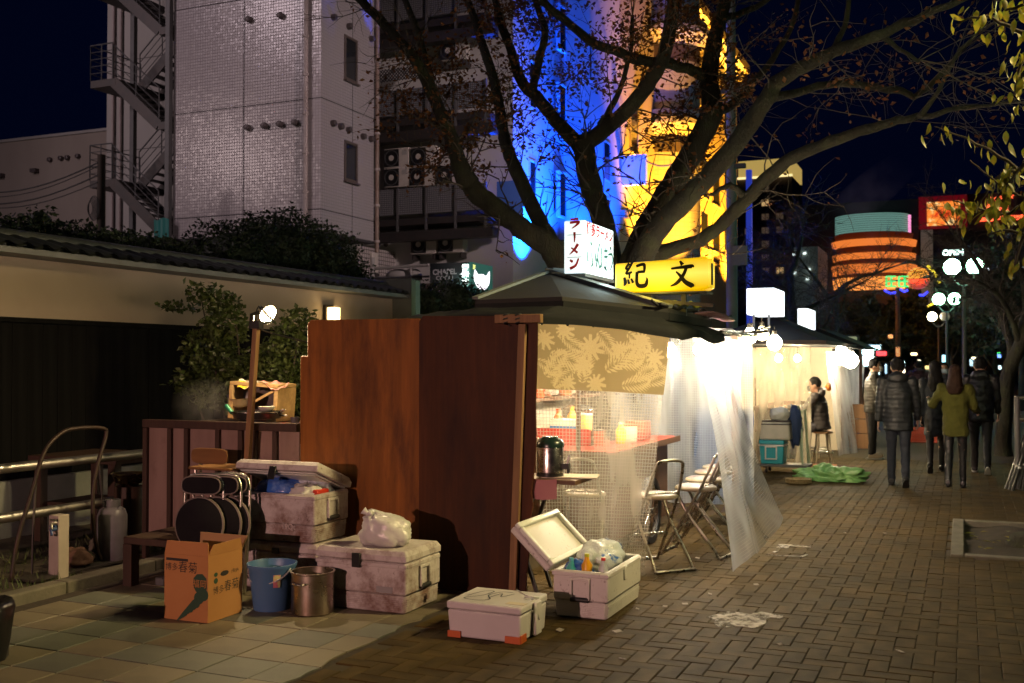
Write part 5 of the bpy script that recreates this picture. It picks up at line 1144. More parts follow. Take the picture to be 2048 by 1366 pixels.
def cloth_mat():
    m, nt, bs = newmat('olive leaf print cloth'); nt.nodes.remove(bs)
    outn = [n for n in nt.nodes if n.type == 'OUTPUT_MATERIAL'][0]; d = _n(nt, 'ShaderNodeBsdfDiffuse'); t = _n(nt, 'ShaderNodeBsdfTranslucent')
    at = _n(nt, 'ShaderNodeAttribute', attribute_name='print'); w_ = _noise(nt, _coords(nt), 150, 2)
    cc = _mixc(nt, at.outputs['Fac'], (.185, .15, .08), (.33, .275, .15)); cc = _mixc(nt, _ramp(nt, w_, .35, .7), cc, (.17, .13, .06)); 
    mm = _mixc(nt, .25, _mixc(nt, at.outputs['Fac'], (.185, .15, .08), (.33, .275, .15)), cc)
    nt.links.new(mm, d.inputs[0]); nt.links.new(mm, t.inputs[0]); x = _n(nt, 'ShaderNodeMixShader'); x.inputs[0].default_value = .6
    nt.links.new(d.outputs[0], x.inputs[1]); nt.links.new(t.outputs[0], x.inputs[2]); nt.links.new(x.outputs[0], outn.inputs[0]); return m
CB2 = [t.lerp(b, .27) for t, b in zip(CT, CB)]
cf = sheet_pts(CT, CB2, .010, 3, 1)
off = Vector((.018, -.028, 0))
NU, NV = 230, 110
cl = part('print_cloth', MB().grid(lambda u, v: cf(u, v)+off+Vector((0, 0, .008*math.sin(u*40)*(1-v))), NU, NV), cloth_mat(), cu, smooth=180)
polys = []
def frond(x, y, ang, L, n=11, wid=.5):
    for i in range(n+1):
        t = i/n; bx, by = x+L*t*math.cos(ang), y+L*t*math.sin(ang); ll = L*wid*(math.sin(math.pi*(.12+.83*t)))
        for s in (1, -1):
            a = ang+s*R(55-28*t); ex, ey = bx+ll*math.cos(a), by+ll*math.sin(a); nx_, ny_ = -math.sin(a)*.0085*L/.25, math.cos(a)*.0085*L/.25; mx, my = bx+(ex-bx)*.5, by+(ey-by)*.5
            polys.append([(bx, by), (mx+nx_, my+ny_), (ex, ey), (mx-nx_, my-ny_)])
def monstera(x, y, ang, L):
    n = 30; out = []
    for i in range(n):
        a = 2*math.pi*i/n; r_ = L*(.5+.12*math.cos(a))*(1 if i % 3 else .5); out.append((x+r_*math.cos(a+ang)*.95, y+r_*math.sin(a+ang)))
    for i in range(n): polys.append([(x, y), out[i], out[(i+1) % n]])
for x, y, a, L in ((.08, .42, -.9, .24), (.2, .1, .6, .2), (.12, .24, .3, .26), (.55, .36, -.7, .30), (.62, .30, -.2, .26), (.80, .42, -.5, .24), (.95, .44, -.4, .22), (.72, .06, .5, .24), (.93, .12, 2.2, .2), (.36, .46, -1.4, .22), (1.0, .3, .4, .18), (.3, .36, 2.4, .2), (.48, .05, .9, .22), (.70, .47, -.2, .26), (.02, .3, .5, .2)): frond(x, y, a, L)
for x, y, a, L in ((.42, .18, 0, .20), (.36, .32, 1, .16), (.85, .10, 2, .19), (.46, .46, .5, .17), (.22, .06, 0, .15), (.98, .22, 1, .17), (.66, .17, 2, .14), (.25, .46, 1, .13), (.08, .12, 1.4, .16)): monstera(x, y, a, L)
gu, gv = np.meshgrid(np.linspace(0, 1.1, NU+1), np.linspace(0, .52, NV+1), indexing='ij'); mask = np.zeros(gu.shape, bool)
for q in polys:
    s1 = np.ones(gu.shape, bool); s2 = s1.copy()
    for i in range(len(q)):
        (xa, ya), (xb_, yb_) = q[i], q[(i+1) % len(q)]; c_ = (xb_-xa)*(gv-ya)-(yb_-ya)*(gu-xa); s1 &= c_ >= 0; s2 &= c_ <= 0
    mask |= s1 | s2
at = cl.data.attributes.new('print', 'FLOAT', 'POINT'); at.data.foreach_set('value', mask.astype(np.float32).ravel())
rg = MB()
for i in range(6): p = along(CT, .06+.17*i)+off; rg.lathe((p.x, p.y-.004, p.z-.012), [(.008, 0), (.012, .003), (.012, .006), (.008, .008)], 10, axis=(.6, -.8, 0))
part('eyelet', rg, M_['steel'], cu, kind='stuff')
ST = [Vector((-2.1, 8.68, 1.90)), Vector((-2.08, 9.6, 1.885)), Vector((-2.06, 10.7, 1.868))]
SB = [Vector((-1.66, 8.22, .02)), Vector((-1.56, 8.75, .10)), Vector((-1.50, 9.4, .26))]
ws = thing('blown_curtain', 'milky vinyl curtain blown outwards over the pavement at the stall side', 'curtain', tuple(ST[1]))
part('vinyl', MB().grid(sheet_pts(ST, SB, .035, 1.3, 4, lambda u, v: Vector((.06*math.sin(math.pi*v)*(1-u)-.16*math.sin(math.pi*v)*u, .0, .05*math.sin(u*7)*v))), 60, 40, (2.3, 2.0)), M_['sheet_milky'], ws, smooth=180)
es = thing('end_curtain', 'whitish gridded vinyl sheet closing the far end of the ramen stall', 'curtain', (-3, 11.4, 1.9))
part('vinyl', MB().grid(sheet_pts([Vector((-3.7, 11.42, 1.95)), Vector((-2.1, 11.42, 1.93))], [Vector((-3.7, 11.42, .1)), Vector((-2.1, 11.42, .1))], .04, 5, 2), 40, 10, (1.6, 1.85)), M_['sheet_milky'], es, smooth=180)
solo('blue_tarp', MB().grid(lambda u, v: (-2.75+.62*u+.02*math.sin(v*9), 11.5+.03*math.sin(u*14), .1+1.05*v), 16, 8), mat('blue tarpaulin', (.03, .075, .2), .5), 'dark blue tarpaulin hanging behind the far end curtain of the ramen stall', 'tarpaulin', (-2.4, 11.5, 0), smooth=180)
solo('steel_shelf', MB().box(-3.68, -3.3, 11.1, 11.35, .0, .03).box(-3.68, -3.3, 11.1, 11.35, .6, .63).box(-3.68, -3.65, 11.1, 11.35, .03, .9).box(-3.33, -3.3, 11.1, 11.35, .03, .9), M_['steel'], 'steel shelf standing inside the ramen stall by the end curtain', 'shelf', (-3.5, 11.2, 0))
# things on the counter, seen through the vinyl
def jar(x, y, z, r_, h, mcol, lb, cat_, nm, capc=None, neck=True):
    o = thing(nm, lb, cat_, (x, y, z)); prof = [(r_*.9, 0), (r_, .01), (r_, h*.62), (r_*.45, h*.8), (r_*.42, h*.9)] if neck else [(r_*.92, 0), (r_, .01), (r_, h*.9)]
    part('body', MB().lathe((x, y, z), prof, 16), mat(nm+' body', mcol, .3), o, smooth=50)
    part('cap', MB().lathe((x, y, z+h*.9), [(r_*(.46 if neck else 1.05), 0), (r_*(.46 if neck else 1.05), h*.1)], 14), mat(nm+' cap', capc or (.6, .05, .03), .4), o, smooth=50); return o
def cardbox(x0, x1, y0, y1, z0, z1, c, c2, lb, nm, cat_):
    o = thing(nm, lb, cat_, ((x0+x1)/2, (y0+y1)/2, z0)); part('body', MB().box(x0, x1, y0, y1, z0, z1), mat(nm+' body', c, .5), o, bevel=.006)
    part('band', MB().box(x0-.002, x1+.002, y0-.002, y1+.002, z0+.01, z0+(z1-z0)*.4), mat(nm+' band', c2, .5), o); return o
q = onZ(1100, 866, 1.02); cardbox(q.x-.13, q.x+.13, 9.1, 9.25, 1.02, 1.13, (.75, .75, .72), (.05, .2, .55), 'white and blue tissue box on the counter shelf behind the vinyl', 'tissue_box', 'tissue box')
jar(-3.48, 9.15, 1.02, .04, .2, (.75, .12, .02), 'orange red sauce bottle on the stall shelf next to the tissue box', 'bottle', 'sauce_bottle', (.7, .1, .03))
jar(-3.36, 9.2, 1.02, .045, .22, (.8, .38, .03), 'amber sauce bottle on the stall shelf behind the vinyl', 'bottle', 'sauce_bottle', (.75, .4, .05))
jar(-3.22, 9.18, 1.02, .06, .16, (.85, .62, .2), 'yellow lidded tub at the right end of the stall shelf', 'tub', 'condiment_tub', (.85, .85, .75), False)
jar(-2.95, 9.4, .895, .05, .2, (.85, .5, .06), 'yellow mustard bottle on the red side counter', 'bottle', 'mustard_bottle', (.8, .7, .5))
jar(-2.93, 9.62, .895, .07, .17, (.8, .72, .55), 'cream lidded pot on the red side counter', 'pot', 'chopstick_pot', (.3, .1, .04), False)
cardbox(-3.05, -2.85, 9.85, 10.05, .895, 1.08, (.45, .12, .08), (.3, .06, .04), 'dark red box at the back of the red side counter', 'menu_box', 'box')
jar(-3.8, 10.2, 1.31, .07, .25, (.5, .16, .05), 'brown sake bottle on the back shelf of the ramen stall', 'bottle', 'sake_bottle', (.6, .5, .3))
def bowls(x, y, z, n, lb):
    o = thing('bowl_stack', lb, 'bowls', (x, y, z)); cm = mat('glazed bowl', (.6, .55, .45), .35, c2=(.5, .12, .06), scale=22, lo=.55, hi=.6)
    for k in range(n): part('bowl', MB().lathe((x, y, z+.028*k), [(.035, 0), (.05, .008), (.085, .05), (.08, .05), (.045, .014), (0, .012)], 18), cm, o, smooth=50)
bowls(-3.8, 9.2, 1.02, 4, 'stack of ramen bowls at the left end of the stall shelf'); bowls(-3.82, 9.7, 1.31, 5, 'tall stack of bowls on the back shelf of the ramen stall'); bowls(-3.6, 8.75, .895, 2, 'two ramen bowls on the red counter behind the vinyl')
jar(-3.8, 9.2, 1.31, .05, .22, (.05, .16, .06), 'green sake bottle on the back shelf above the bowls', 'bottle', 'sake_bottle', (.5, .45, .3)); jar(-3.78, 9.42, 1.31, .05, .2, (.55, .1, .03), 'red seasoning bottle on the back shelf', 'bottle', 'sauce_bottle', (.7, .6, .3)); jar(-3.05, 9.05, .895, .045, .15, (.6, .1, .04), 'red chilli jar at the counter corner', 'jar', 'chilli_jar', (.1, .1, .1), False)
solo('stock_kettle', MB().lathe((-3.5, 9.75, .92), [(.15, 0), (.16, .02), (.16, .26), (.17, .27), (.165, .28), (.1, .31), (.03, .32), (.03, .345), (0, .35)], 26), M_['steel'], 'big lidded steel stock pot steaming behind the stall shelf', 'pot', (-3.5, 9.75, .92), smooth=50)
solo('pot_stand', MB().box(-3.75, -3.25, 9.5, 10.0, .0, .918), M_['cwood'], 'wooden cabinet carrying the big stock pot inside the stall', 'cabinet', (-3.5, 9.75, 0), bevel=.006)
solo('stall_pole', MB().cyl((-3.02, 8.42, 0), (-3.02, 8.42, 1.97), .022), M_['cwood'], 'brown upright pole inside the stall in front of the red counter', 'pole', (-3.02, 8.42, 0), smooth=60)
# bulbs
def bulb(x, y, z, r_, lb, power, c=(1, .80, .52), s=18, nm='light_bulb', cord=.12, cat_='light bulb', group=None):
    o = thing(nm, lb, cat_, (x, y, z), 0, group)
    part('glass', MB().lathe((x, y, z), [(.1*r_, -r_), (.6*r_, -.8*r_), (r_, -.1*r_), (.85*r_, .5*r_), (.4*r_, .95*r_), (.36*r_, 1.1*r_)], 18), emit('bulb glass', c, power/(39.5*r_*r_) if power else s), o, smooth=180)
    part('socket', MB().cyl((x, y, z+1.1*r_), (x, y, z+1.1*r_+.05), max(.018, .36*r_)), M_['black'], o, smooth=60)
    part('cord', MB().cyl((x, y, z+1.1*r_+.05), (x, y, z+1.1*r_+.05+cord), .005, n=5), M_['black'], o)
    return o
q = onY(1092, 696, 8.3); bulb(q.x, 8.3, q.z, .05, 'bare bulb over the counter nearest the brown boards', 95, (1, .74, .42))
q = onY(1238, 690, 9.0); bulb(q.x, 9.0, q.z, .05, 'bare bulb hanging over the middle of the red counter', 110, (1, .74, .42), s=22)
bulb(-2.42, 9.15, 1.76, .06, 'bright bulb hanging just behind the near half of the blown vinyl curtain', 120, (1, .86, .66), 30)
bulb(-2.42, 10.3, 1.78, .06, 'bright bulb hanging behind the far half of the blown vinyl curtain', 150, (1, .86, .66), 30)
LN = [(1500, 672, 12.0, .085), (1524, 668, 12.5, .08), (1549, 686, 12.2, .085)]
for k, (x, y, Y, r_) in enumerate(LN):
    q = onY(x, y, Y); bulb(q.x, Y, q.z, r_, ('left', 'middle', 'lowest')[k]+' of three big round lamps at the far eave of the ramen stall', 75 if k != 1 else 0, (1, .78, .44), 22, 'globe_lamp', .05, 'lamp')
bc = solo('lamp_cable', MB().tube([(-2.05, 11.3, 1.99), (-2.0, 11.8, 2.05), (-2.05, 12.2, 2.06), (-2.2, 12.6, 2.04)], .012, 6).cyl((-2.05, 11.3, 1.9), (-2.05, 11.3, 2.0), .02), M_['black'], 'black cable carrying the three big round lamps', 'cable', (-2.05, 11.3, 2))
solo('lamp_bracket', MB().tube([(-2.2, 11.2, 1.97), (-2.0, 11.7, 1.99), (-2.2, 12.7, 2.03)], .02, 6), M_['frame_dk'], 'thin dark bracket arm reaching past the stall eave to the round lamps', 'bracket', (-2.2, 11.2, 2))
# sign boxes on the roof
def lightbox(m_face, s): return m_face
wf = emit('white sign face', (.78, .98, 1), .98, (.9, .9, .9))
WS = thing('ramen_sign', 'white glowing box sign with red vertical ramen lettering on the stall roof', 'sign', (-3.0, 8.6, 2.4))
p0 = onY(1128, 443, 8.6); p1 = onY(1170, 440, 8.6); zb_, zt_ = onY(1170, 546, 8.6).z, p1.z; yB_ = onX(1227, 500, p1.x).y
part('lit_box', MB().box(p0.x, p1.x, 8.6, yB_, zb_, zt_), wf, WS, bevel=.008)
part('base', MB().box(p0.x-.005, p1.x+.005, 8.59, yB_+.01, zb_-.03, zb_-.002), M_['steel_grey'], WS)
for y in (8.85, 9.3): part('leg', MB().box(p1.x-.05, p1.x-.02, y-.015, y+.015, 2.2, zb_-.031).box(p0.x+.02, p0.x+.05, y-.015, y+.015, 2.2, zb_-.031), M_['steel_grey'], WS)
redp = mat('sign red', (.55, .02, .03), .5); grn = mat('sign dark green', (.02, .13, .10), .5)
W_ = p1.x-p0.x; H_ = zt_-zb_
ra = [[(-.3, .85, .13), (.3, .88, .13)], [(-.35, .62, .14), (.32, .66, .16), (.15, .42, .12), (-.2, .2, .05)]]
bar_ = [[(.0, .85, .15), (.02, .5, .12), (.0, .1, .06)]]
me_ = [[(.28, .9, .17), (.0, .5, .14), (-.38, .15, .05)], [(-.25, .65, .08), (.25, .25, .14)]]
n_k = [[(-.35, .75, .12), (-.12, .6, .16)], [(.32, .85, .1), (.1, .35, .14), (-.35, .12, .17)]]
ys = [(.80, ra), (.56, bar_), (.32, me_), (.06, n_k)]
for t, g_ in ys: part('lettering', brush([[(x, y, w__*1.35) for x, y, w__ in s] for s in g_]).xf(frame2(((p0.x+p1.x)/2, 8.597, zb_+H_*(t-.0)), (1, 0, 0), (0, 0, 1), W_*.62)), redp, WS)
part('tape', MB().box(p0.x+.03, p1.x-.03, 8.594, 8.598, zb_+H_*.725, zb_+H_*.735).box(p0.x+.03, p1.x-.03, 8.594, 8.598, zb_+H_*.30, zb_+H_*.31), M_['steel_grey'], WS)
part('lettering', text2d('博多ラーメン', .125, .004).xf(frame2((p1.x+.004, (8.6+yB_)/2, zb_+H_*.84), (0, 1, 0), (0, 0, 1))), redp, WS)
def side_glyph(strokes, fy, fz_, s): part('lettering', brush([[(x, y, w__*1.5) for x, y, w__ in s] for s in strokes]).xf(frame2((p1.x+.004, 8.6+(yB_-8.6)*fy, zb_+H_*fz_), (0, 1, 0), (0, 0, 1), s)), grn, WS)
side_glyph([[(-.1, .45, .10), (.1, .3, .05), (.02, .0, .05), (.15, -.3, .09), (-.05, -.45, .04)], [(-.45, .1, .05), (-.38, -.3, .11)], [(.4, .2, .04), (.5, -.2, .11)]], .2, .38, .24)
side_glyph([[(.1, .5, .08), (-.15, .0, .06), (-.3, -.45, .05), (-.1, -.1, .06), (.1, -.4, .08), (.35, -.2, .04)]], .45, .38, .24)
side_glyph([[(-.4, .4, .08), (-.42, -.4, .07)], [(-.1, .3, .06), (.4, .35, .06)], [(-.1, .05, .06), (.4, .1, .06)], [(.15, .5, .07), (.15, -.35, .08), (-.1, -.35, .06), (.3, -.5, .06)]], .66, .38, .22)
side_glyph([[(-.1, .5, .09), (.15, .4, .10)], [(-.3, .15, .06), (.2, .2, .08), (.3, -.1, .08), (-.05, -.5, .05)]], .87, .4, .22)
light('sign glow', ((p0.x+p1.x)/2+.35, 8.5, zb_-.12), 9, (.75, 1, 1), .15, WS)
light('sign glow', (p1.x+.3, (8.6+yB_)/2, zb_+.2), 10, (.75, 1, 1), .2, WS)
YS = thing('yellow_sign', 'yellow glowing box sign with two black brush characters above the stall eave', 'sign', (-2.3, 8.5, 2.3))
p0 = onY(1230, 527, 8.5); p1 = onY(1418, 513, 8.5); zb_ = onY(1300, 584, 8.5).z; zt_ = p1.z
ym, nt, bs = newmat('yellow sign face'); bs.inputs['Base Color'].default_value = (.8, .6, .02, 1)
tc = _n(nt, 'ShaderNodeTexCoord'); gsep = _n(nt, 'ShaderNodeSeparateXYZ'); nt.links.new(tc.outputs['Object'], gsep.inputs[0])
# the tube inside shows as a brighter streak along the middle of the face
ab = _n(nt, 'ShaderNodeMath', operation='ABSOLUTE'); sb_ = _n(nt, 'ShaderNodeMath', operation='SUBTRACT'); sb_.inputs[1].default_value = (zb_+zt_)/2-2.3+.01; nt.links.new(gsep.outputs[2], sb_.inputs[0]); nt.links.new(sb_.outputs[0], ab.inputs[0])
rr_ = _ramp(nt, ab.outputs[0], .0, .12, (1, .78, .12, 1), (1, .55, .0, 1)); nt.links.new(rr_, bs.inputs['Emission Color'])
mr = _n(nt, 'ShaderNodeMapRange'); mr.inputs['From Max'].default_value = .15; mr.inputs['To Min'].default_value = 1.05; mr.inputs['To Max'].default_value = .72; nt.links.new(ab.outputs[0], mr.inputs[0]); nt.links.new(mr.outputs[0], bs.inputs['Emission Strength'])
hh = zt_-zb_; pf = [(p0.x, 8.5, zb_+hh*.12), (p0.x+.1, 8.5, zb_), (p1.x-.04, 8.5, zb_+.01), (p1.x, 8.5, zb_+.03), (p1.x, 8.5, zt_-.03), (p1.x-.03, 8.5, zt_), (p0.x, 8.5, zt_-.03)]
part('lit_box', MB().prism(pf, (0, .22, 0)), ym, YS, bevel=.012, seg=2)
part('edge_rail', MB().box(p0.x+.1, p1.x-.02, 8.49, 8.73, zb_-.016, zb_-.003), M_['steel_grey'], YS)
part('clasp', MB().box(p1.x+.002, p1.x+.012, 8.56, 8.6, zb_+.05, zt_-.05), M_['steel_dk'], YS)
fat = lambda S, k: [[(x, y, w__*k) for x, y, w__ in s] for s in S]
inkm = mat('sign ink', (.012, .008, .004), .5)
KI = [[(-.42, .82, .10), (-.62, .52, .09), (-.40, .50, .07)], [(-.22, .90, .10), (-.38, .60, .09), (-.60, .22, .09), (-.25, .30, .08)], [(-.40, .22, .08), (-.42, -.08, .06)], [(-.72, .0, .09), (-.66, -.3, .14), (-.74, -.5, .05)], [(-.50, -.12, .07), (-.42, -.4, .10)], [(-.30, -.08, .07), (-.18, -.34, .10)],
      [(.0, .62, .10), (.45, .72, .12), (.50, .42, .10), (.44, .22, .07)], [(.08, .28, .10), (.48, .30, .10)], [(.06, .30, .12), (.04, -.28, .12), (.18, -.52, .15), (.55, -.50, .15), (.66, -.2, .09), (.62, -.05, .03)]]
BUN = [[(-.08, .95, .08), (.08, .70, .17)], [(-.62, .50, .09), (-.1, .55, .12), (.62, .60, .17), (.68, .55, .08)], [(.32, .55, .13), (.12, .1, .14), (-.25, -.35, .14), (-.66, -.55, .05)], [(-.32, .32, .06), (-.05, .05, .13), (.25, -.32, .18), (.66, -.56, .20), (.72, -.62, .05)]]
part('lettering', brush(fat(KI, 1.6)).xf(frame2((onY(1273, 550, 8.5).x, 8.492, (zb_+zt_)/2-.01), (1, 0, 0), (0, 0, 1), hh*.52)), inkm, YS)
part('lettering', brush(fat(BUN, 1.5)).xf(frame2((onY(1363, 548, 8.5).x, 8.492, (zb_+zt_)/2-.02), (1, 0, 0), (0, 0, 1), hh*.50)), inkm, YS)
for e_ in (.25, .55): part('bracket', MB().box(p0.x+e_, p0.x+e_+.04, 8.58, 8.62, 2.03, zb_-.017), M_['steel_dk'], YS)
part('crossbar', MB().bar((-2.9, 8.6, 2.22), (-1.9, 8.6, 2.12), .03, .03), M_['steel_dk'], YS)
light('sign glow', (-2.35, 8.35, zb_-.05), 5, (1, .75, .1), .12, YS)
solo('folded_umbrella', MB().tube([(-2.15, 9.0, 2.075), (-2.1, 9.4, 2.085), (-2.08, 9.9, 2.07), (-2.06, 10.2, 2.06)], [.008, .03, .035, .012], 8), mat('dull pink cloth', (.22, .09, .11), .6), 'dull pink rolled cloth lying along the edge of the stall roof', 'rolled cloth', (-2.1, 9.5, 2.07), smooth=180)
solo('roof_cable', MB().tube([Vector((-2.16+.03*math.sin(i*2.1), 7.9+.16*i, 2.10+.02*math.sin(i*3.7))) for i in range(18)], .016, 6).tube([Vector((-2.2+.03*math.sin(i*1.3), 7.8+.15*i, 2.10+.025*math.cos(i*2.9))) for i in range(18)], .011, 6), M_['black'], 'tangled black cables lying along the stall roof edge under the yellow sign', 'cable', (-2.16, 8.5, 2.1), smooth=180)
solo('yellow_strap', MB().tube([Vector((-2.5+.035*i, 8.62+.04*i, 2.15+.025*math.sin(i*2.3))) for i in range(12)], .018, 6), mat('yellow green strap', (.3, .3, .03), .6), 'yellow green strap bundled on the roof below the yellow sign', 'strap', (-2.4, 8.7, 2.15), smooth=180)
# ============================================================ stools and folding chairs
M_['seatpad'] = mat('grey vinyl seat', (.22, .19, .18), .5, c2=(.18, .16, .15), scale=6)
M_['seatrim'] = mat('cream seat rim', (.36, .31, .22), .35)
def folding_stool(lb, loc, rz, group):
    o = thing('folding_stool', lb, 'folding stool', loc, rz, group)
    L = lambda mb: mb
    part('seat', MB().lathe((0, 0, .575), [(.02, .022), (.15, .02), (.165, .01)], 24), M_['seatpad'], o, smooth=50, local=True)
    part('seat_rim', MB().lathe((0, 0, .55), [(.15, 0), (.178, .008), (.182, .022), (.17, .036), (.16, .034)], 28, cap=False), M_['seatrim'], o, smooth=60, local=True)
    f = []
    loop = crv([(.17, .25, .012), (.165, .06, .32), (.15, -.10, .60), (.13, -.19, .80), (.09, -.215, .865), (-.09, -.215, .865), (-.13, -.19, .80), (-.15, -.10, .60), (-.165, .06, .32), (-.17, .25, .012), (-.16, .27, .012), (.16, .27, .012), (.17, .25, .012)], 5)
    part('frame', MB().tube(loop, .0125, 8, caps=False), M_['tube'], o, smooth=180, local=True)
    lg = crv([(.14, .13, .55), (.15, .02, .36), (.17, -.2, .1), (.175, -.26, .012), (.16, -.28, .012), (-.16, -.28, .012), (-.175, -.26, .012), (-.17, -.2, .1), (-.15, .02, .36), (-.14, .13, .55)], 5)
    part('leg', MB().tube(lg, .0125, 8), M_['tube'], o, smooth=180, local=True)
    part('crossbar', MB().cyl((-.155, -.1, .6), (.155, -.1, .6), .009, n=8).cyl((-.16, .1, .25), (.16, .1, .25), .009, n=8), M_['tube'], o, smooth=60, local=True)
    return o
q = onZ(1312, 990, .575); F0 = folding_stool('folding stool half behind the clear curtain, its tall steel back loop in the open', (q.x, q.y, 0), R(48), 'folding stools along the stall counter')
for k, (x, y, a, lb) in enumerate(((1168, 986, 8, 'folding stool wholly behind the gridded curtain by the steel drinks urn'), (1392, 974, 84, 'first of the row of folding stools pulled up to the side counter'), (1410, 958, 86, 'second of the row of folding stools at the side counter'),
        (1426, 944, 84, 'third of the row of folding stools at the side counter'), (1440, 934, 88, 'farthest folding stool of the row at the side counter'))):
    q = onZ(x, y, .575); copy_tree(F0, (q.x, q.y, 0), R(a), lb)
# ============================================================ drinks urn on a small table
tb = thing('trestle_table', 'low trestle table with a pink cloth at the end of the brown boards', 'table', (-2.75, 7.1, 0))
zt_ = onY(1100, 955, 7.0).z
part('table_top', MB().box(-3.1, -2.5, 6.9, 7.28, zt_-.035, zt_-.005), M_['cwood'], tb)
part('cloth', MB().grid(lambda u, v: (-2.96+.33*u, 6.885-.002*math.sin(u*12), zt_-.0-.14*v+.006*math.sin(u*7)), 10, 4), mat('pink cloth', (.42, .18, .19), .85), tb, smooth=180)
part('mat', MB().obox((-2.62, 7.12, zt_+.003), (.2, .05, 0), (-.03, .12, 0), (0, 0, .004)), M_['cream'], tb)
for (x0, x1) in ((-3.08, -2.80), (-2.80, -3.08)):
    for y in (6.95, 7.22): part('leg', MB().bar((x0, y, .0), (x1, y, zt_-.04), .03, .02), M_['steel_dk'], tb)
ur = thing('drinks_urn', 'shiny steel drinks urn with a black lid and tap at the end of the boards', 'urn', (-2.7, 7.05, zt_))
q = onY(1100, 955, 7.05); ux, uy, uz = q.x, 7.05, zt_
part('body', MB().lathe((ux, uy, uz), [(.095, .03), (.1, .035), (.1, .21), (.098, .215)], 28), M_['steel'], ur, smooth=40)
part('foot', MB().lathe((ux, uy, uz), [(.085, .003), (.098, .006), (.098, .031)], 24), M_['blackp'], ur, smooth=40)
part('lid', MB().lathe((ux, uy, uz+.215), [(.104, 0), (.104, .025), (.09, .05), (.06, .068), (.055, .075), (.0, .078)], 28), mat('dark green plastic lid', (.012, .03, .025), .25), ur, smooth=50)
tp_ = part('tap', MB().box(ux+.095, ux+.15, uy-.02, uy+.02, uz+.06, uz+.1).cyl((ux+.14, uy, uz+.06), (ux+.14, uy, uz+.03), .012), M_['blackp'], ur)
part('lever', MB().bar((ux+.135, uy, uz+.10), (ux+.15, uy, uz+.16), .02, .012), M_['steel'], tp_)
# ============================================================ coolers
def dirty(name, base, lo=.5, hi=.68, grime=(.16, .085, .065)):
    m, nt, bs = newmat(name); bs.inputs['Roughness'].default_value = .55
    v = _coords(nt); n1 = _noise(nt, v, 5.5, 10, .72); n2 = _noise(nt, v, 26, 6, .7)
    sep = _n(nt, 'ShaderNodeSeparateXYZ'); nt.links.new(v, sep.inputs[0])
    hz = _n(nt, 'ShaderNodeMapRange'); hz.inputs['From Min'].default_value = .0; hz.inputs['From Max'].default_value = .3; hz.inputs['To Min'].default_value = .09; hz.inputs['To Max'].default_value = -.02; nt.links.new(sep.outputs[2], hz.inputs[0])
    ad = _n(nt, 'ShaderNodeMath', operation='ADD'); nt.links.new(n1, ad.inputs[0]); nt.links.new(hz.outputs[0], ad.inputs[1])
    o = _mixc(nt, _ramp(nt, ad.outputs[0], lo, hi), base, grime); o = _mixc(nt, _ramp(nt, n2, .60, .74), o, tuple(q*.55 for q in grime))
    nt.links.new(o, bs.inputs['Base Color']); _bump(nt, bs, n2, .08); return m
M_['cool_dirty'] = dirty('grimy white plastic', (.50, .46, .45), .46, .70)
M_['cool_clean'] = dirty('scuffed white plastic', (.60, .57, .55), .62, .86, (.3, .22, .19))
M_['inner'] = mat('cooler lining', (.66, .68, .64), .4)
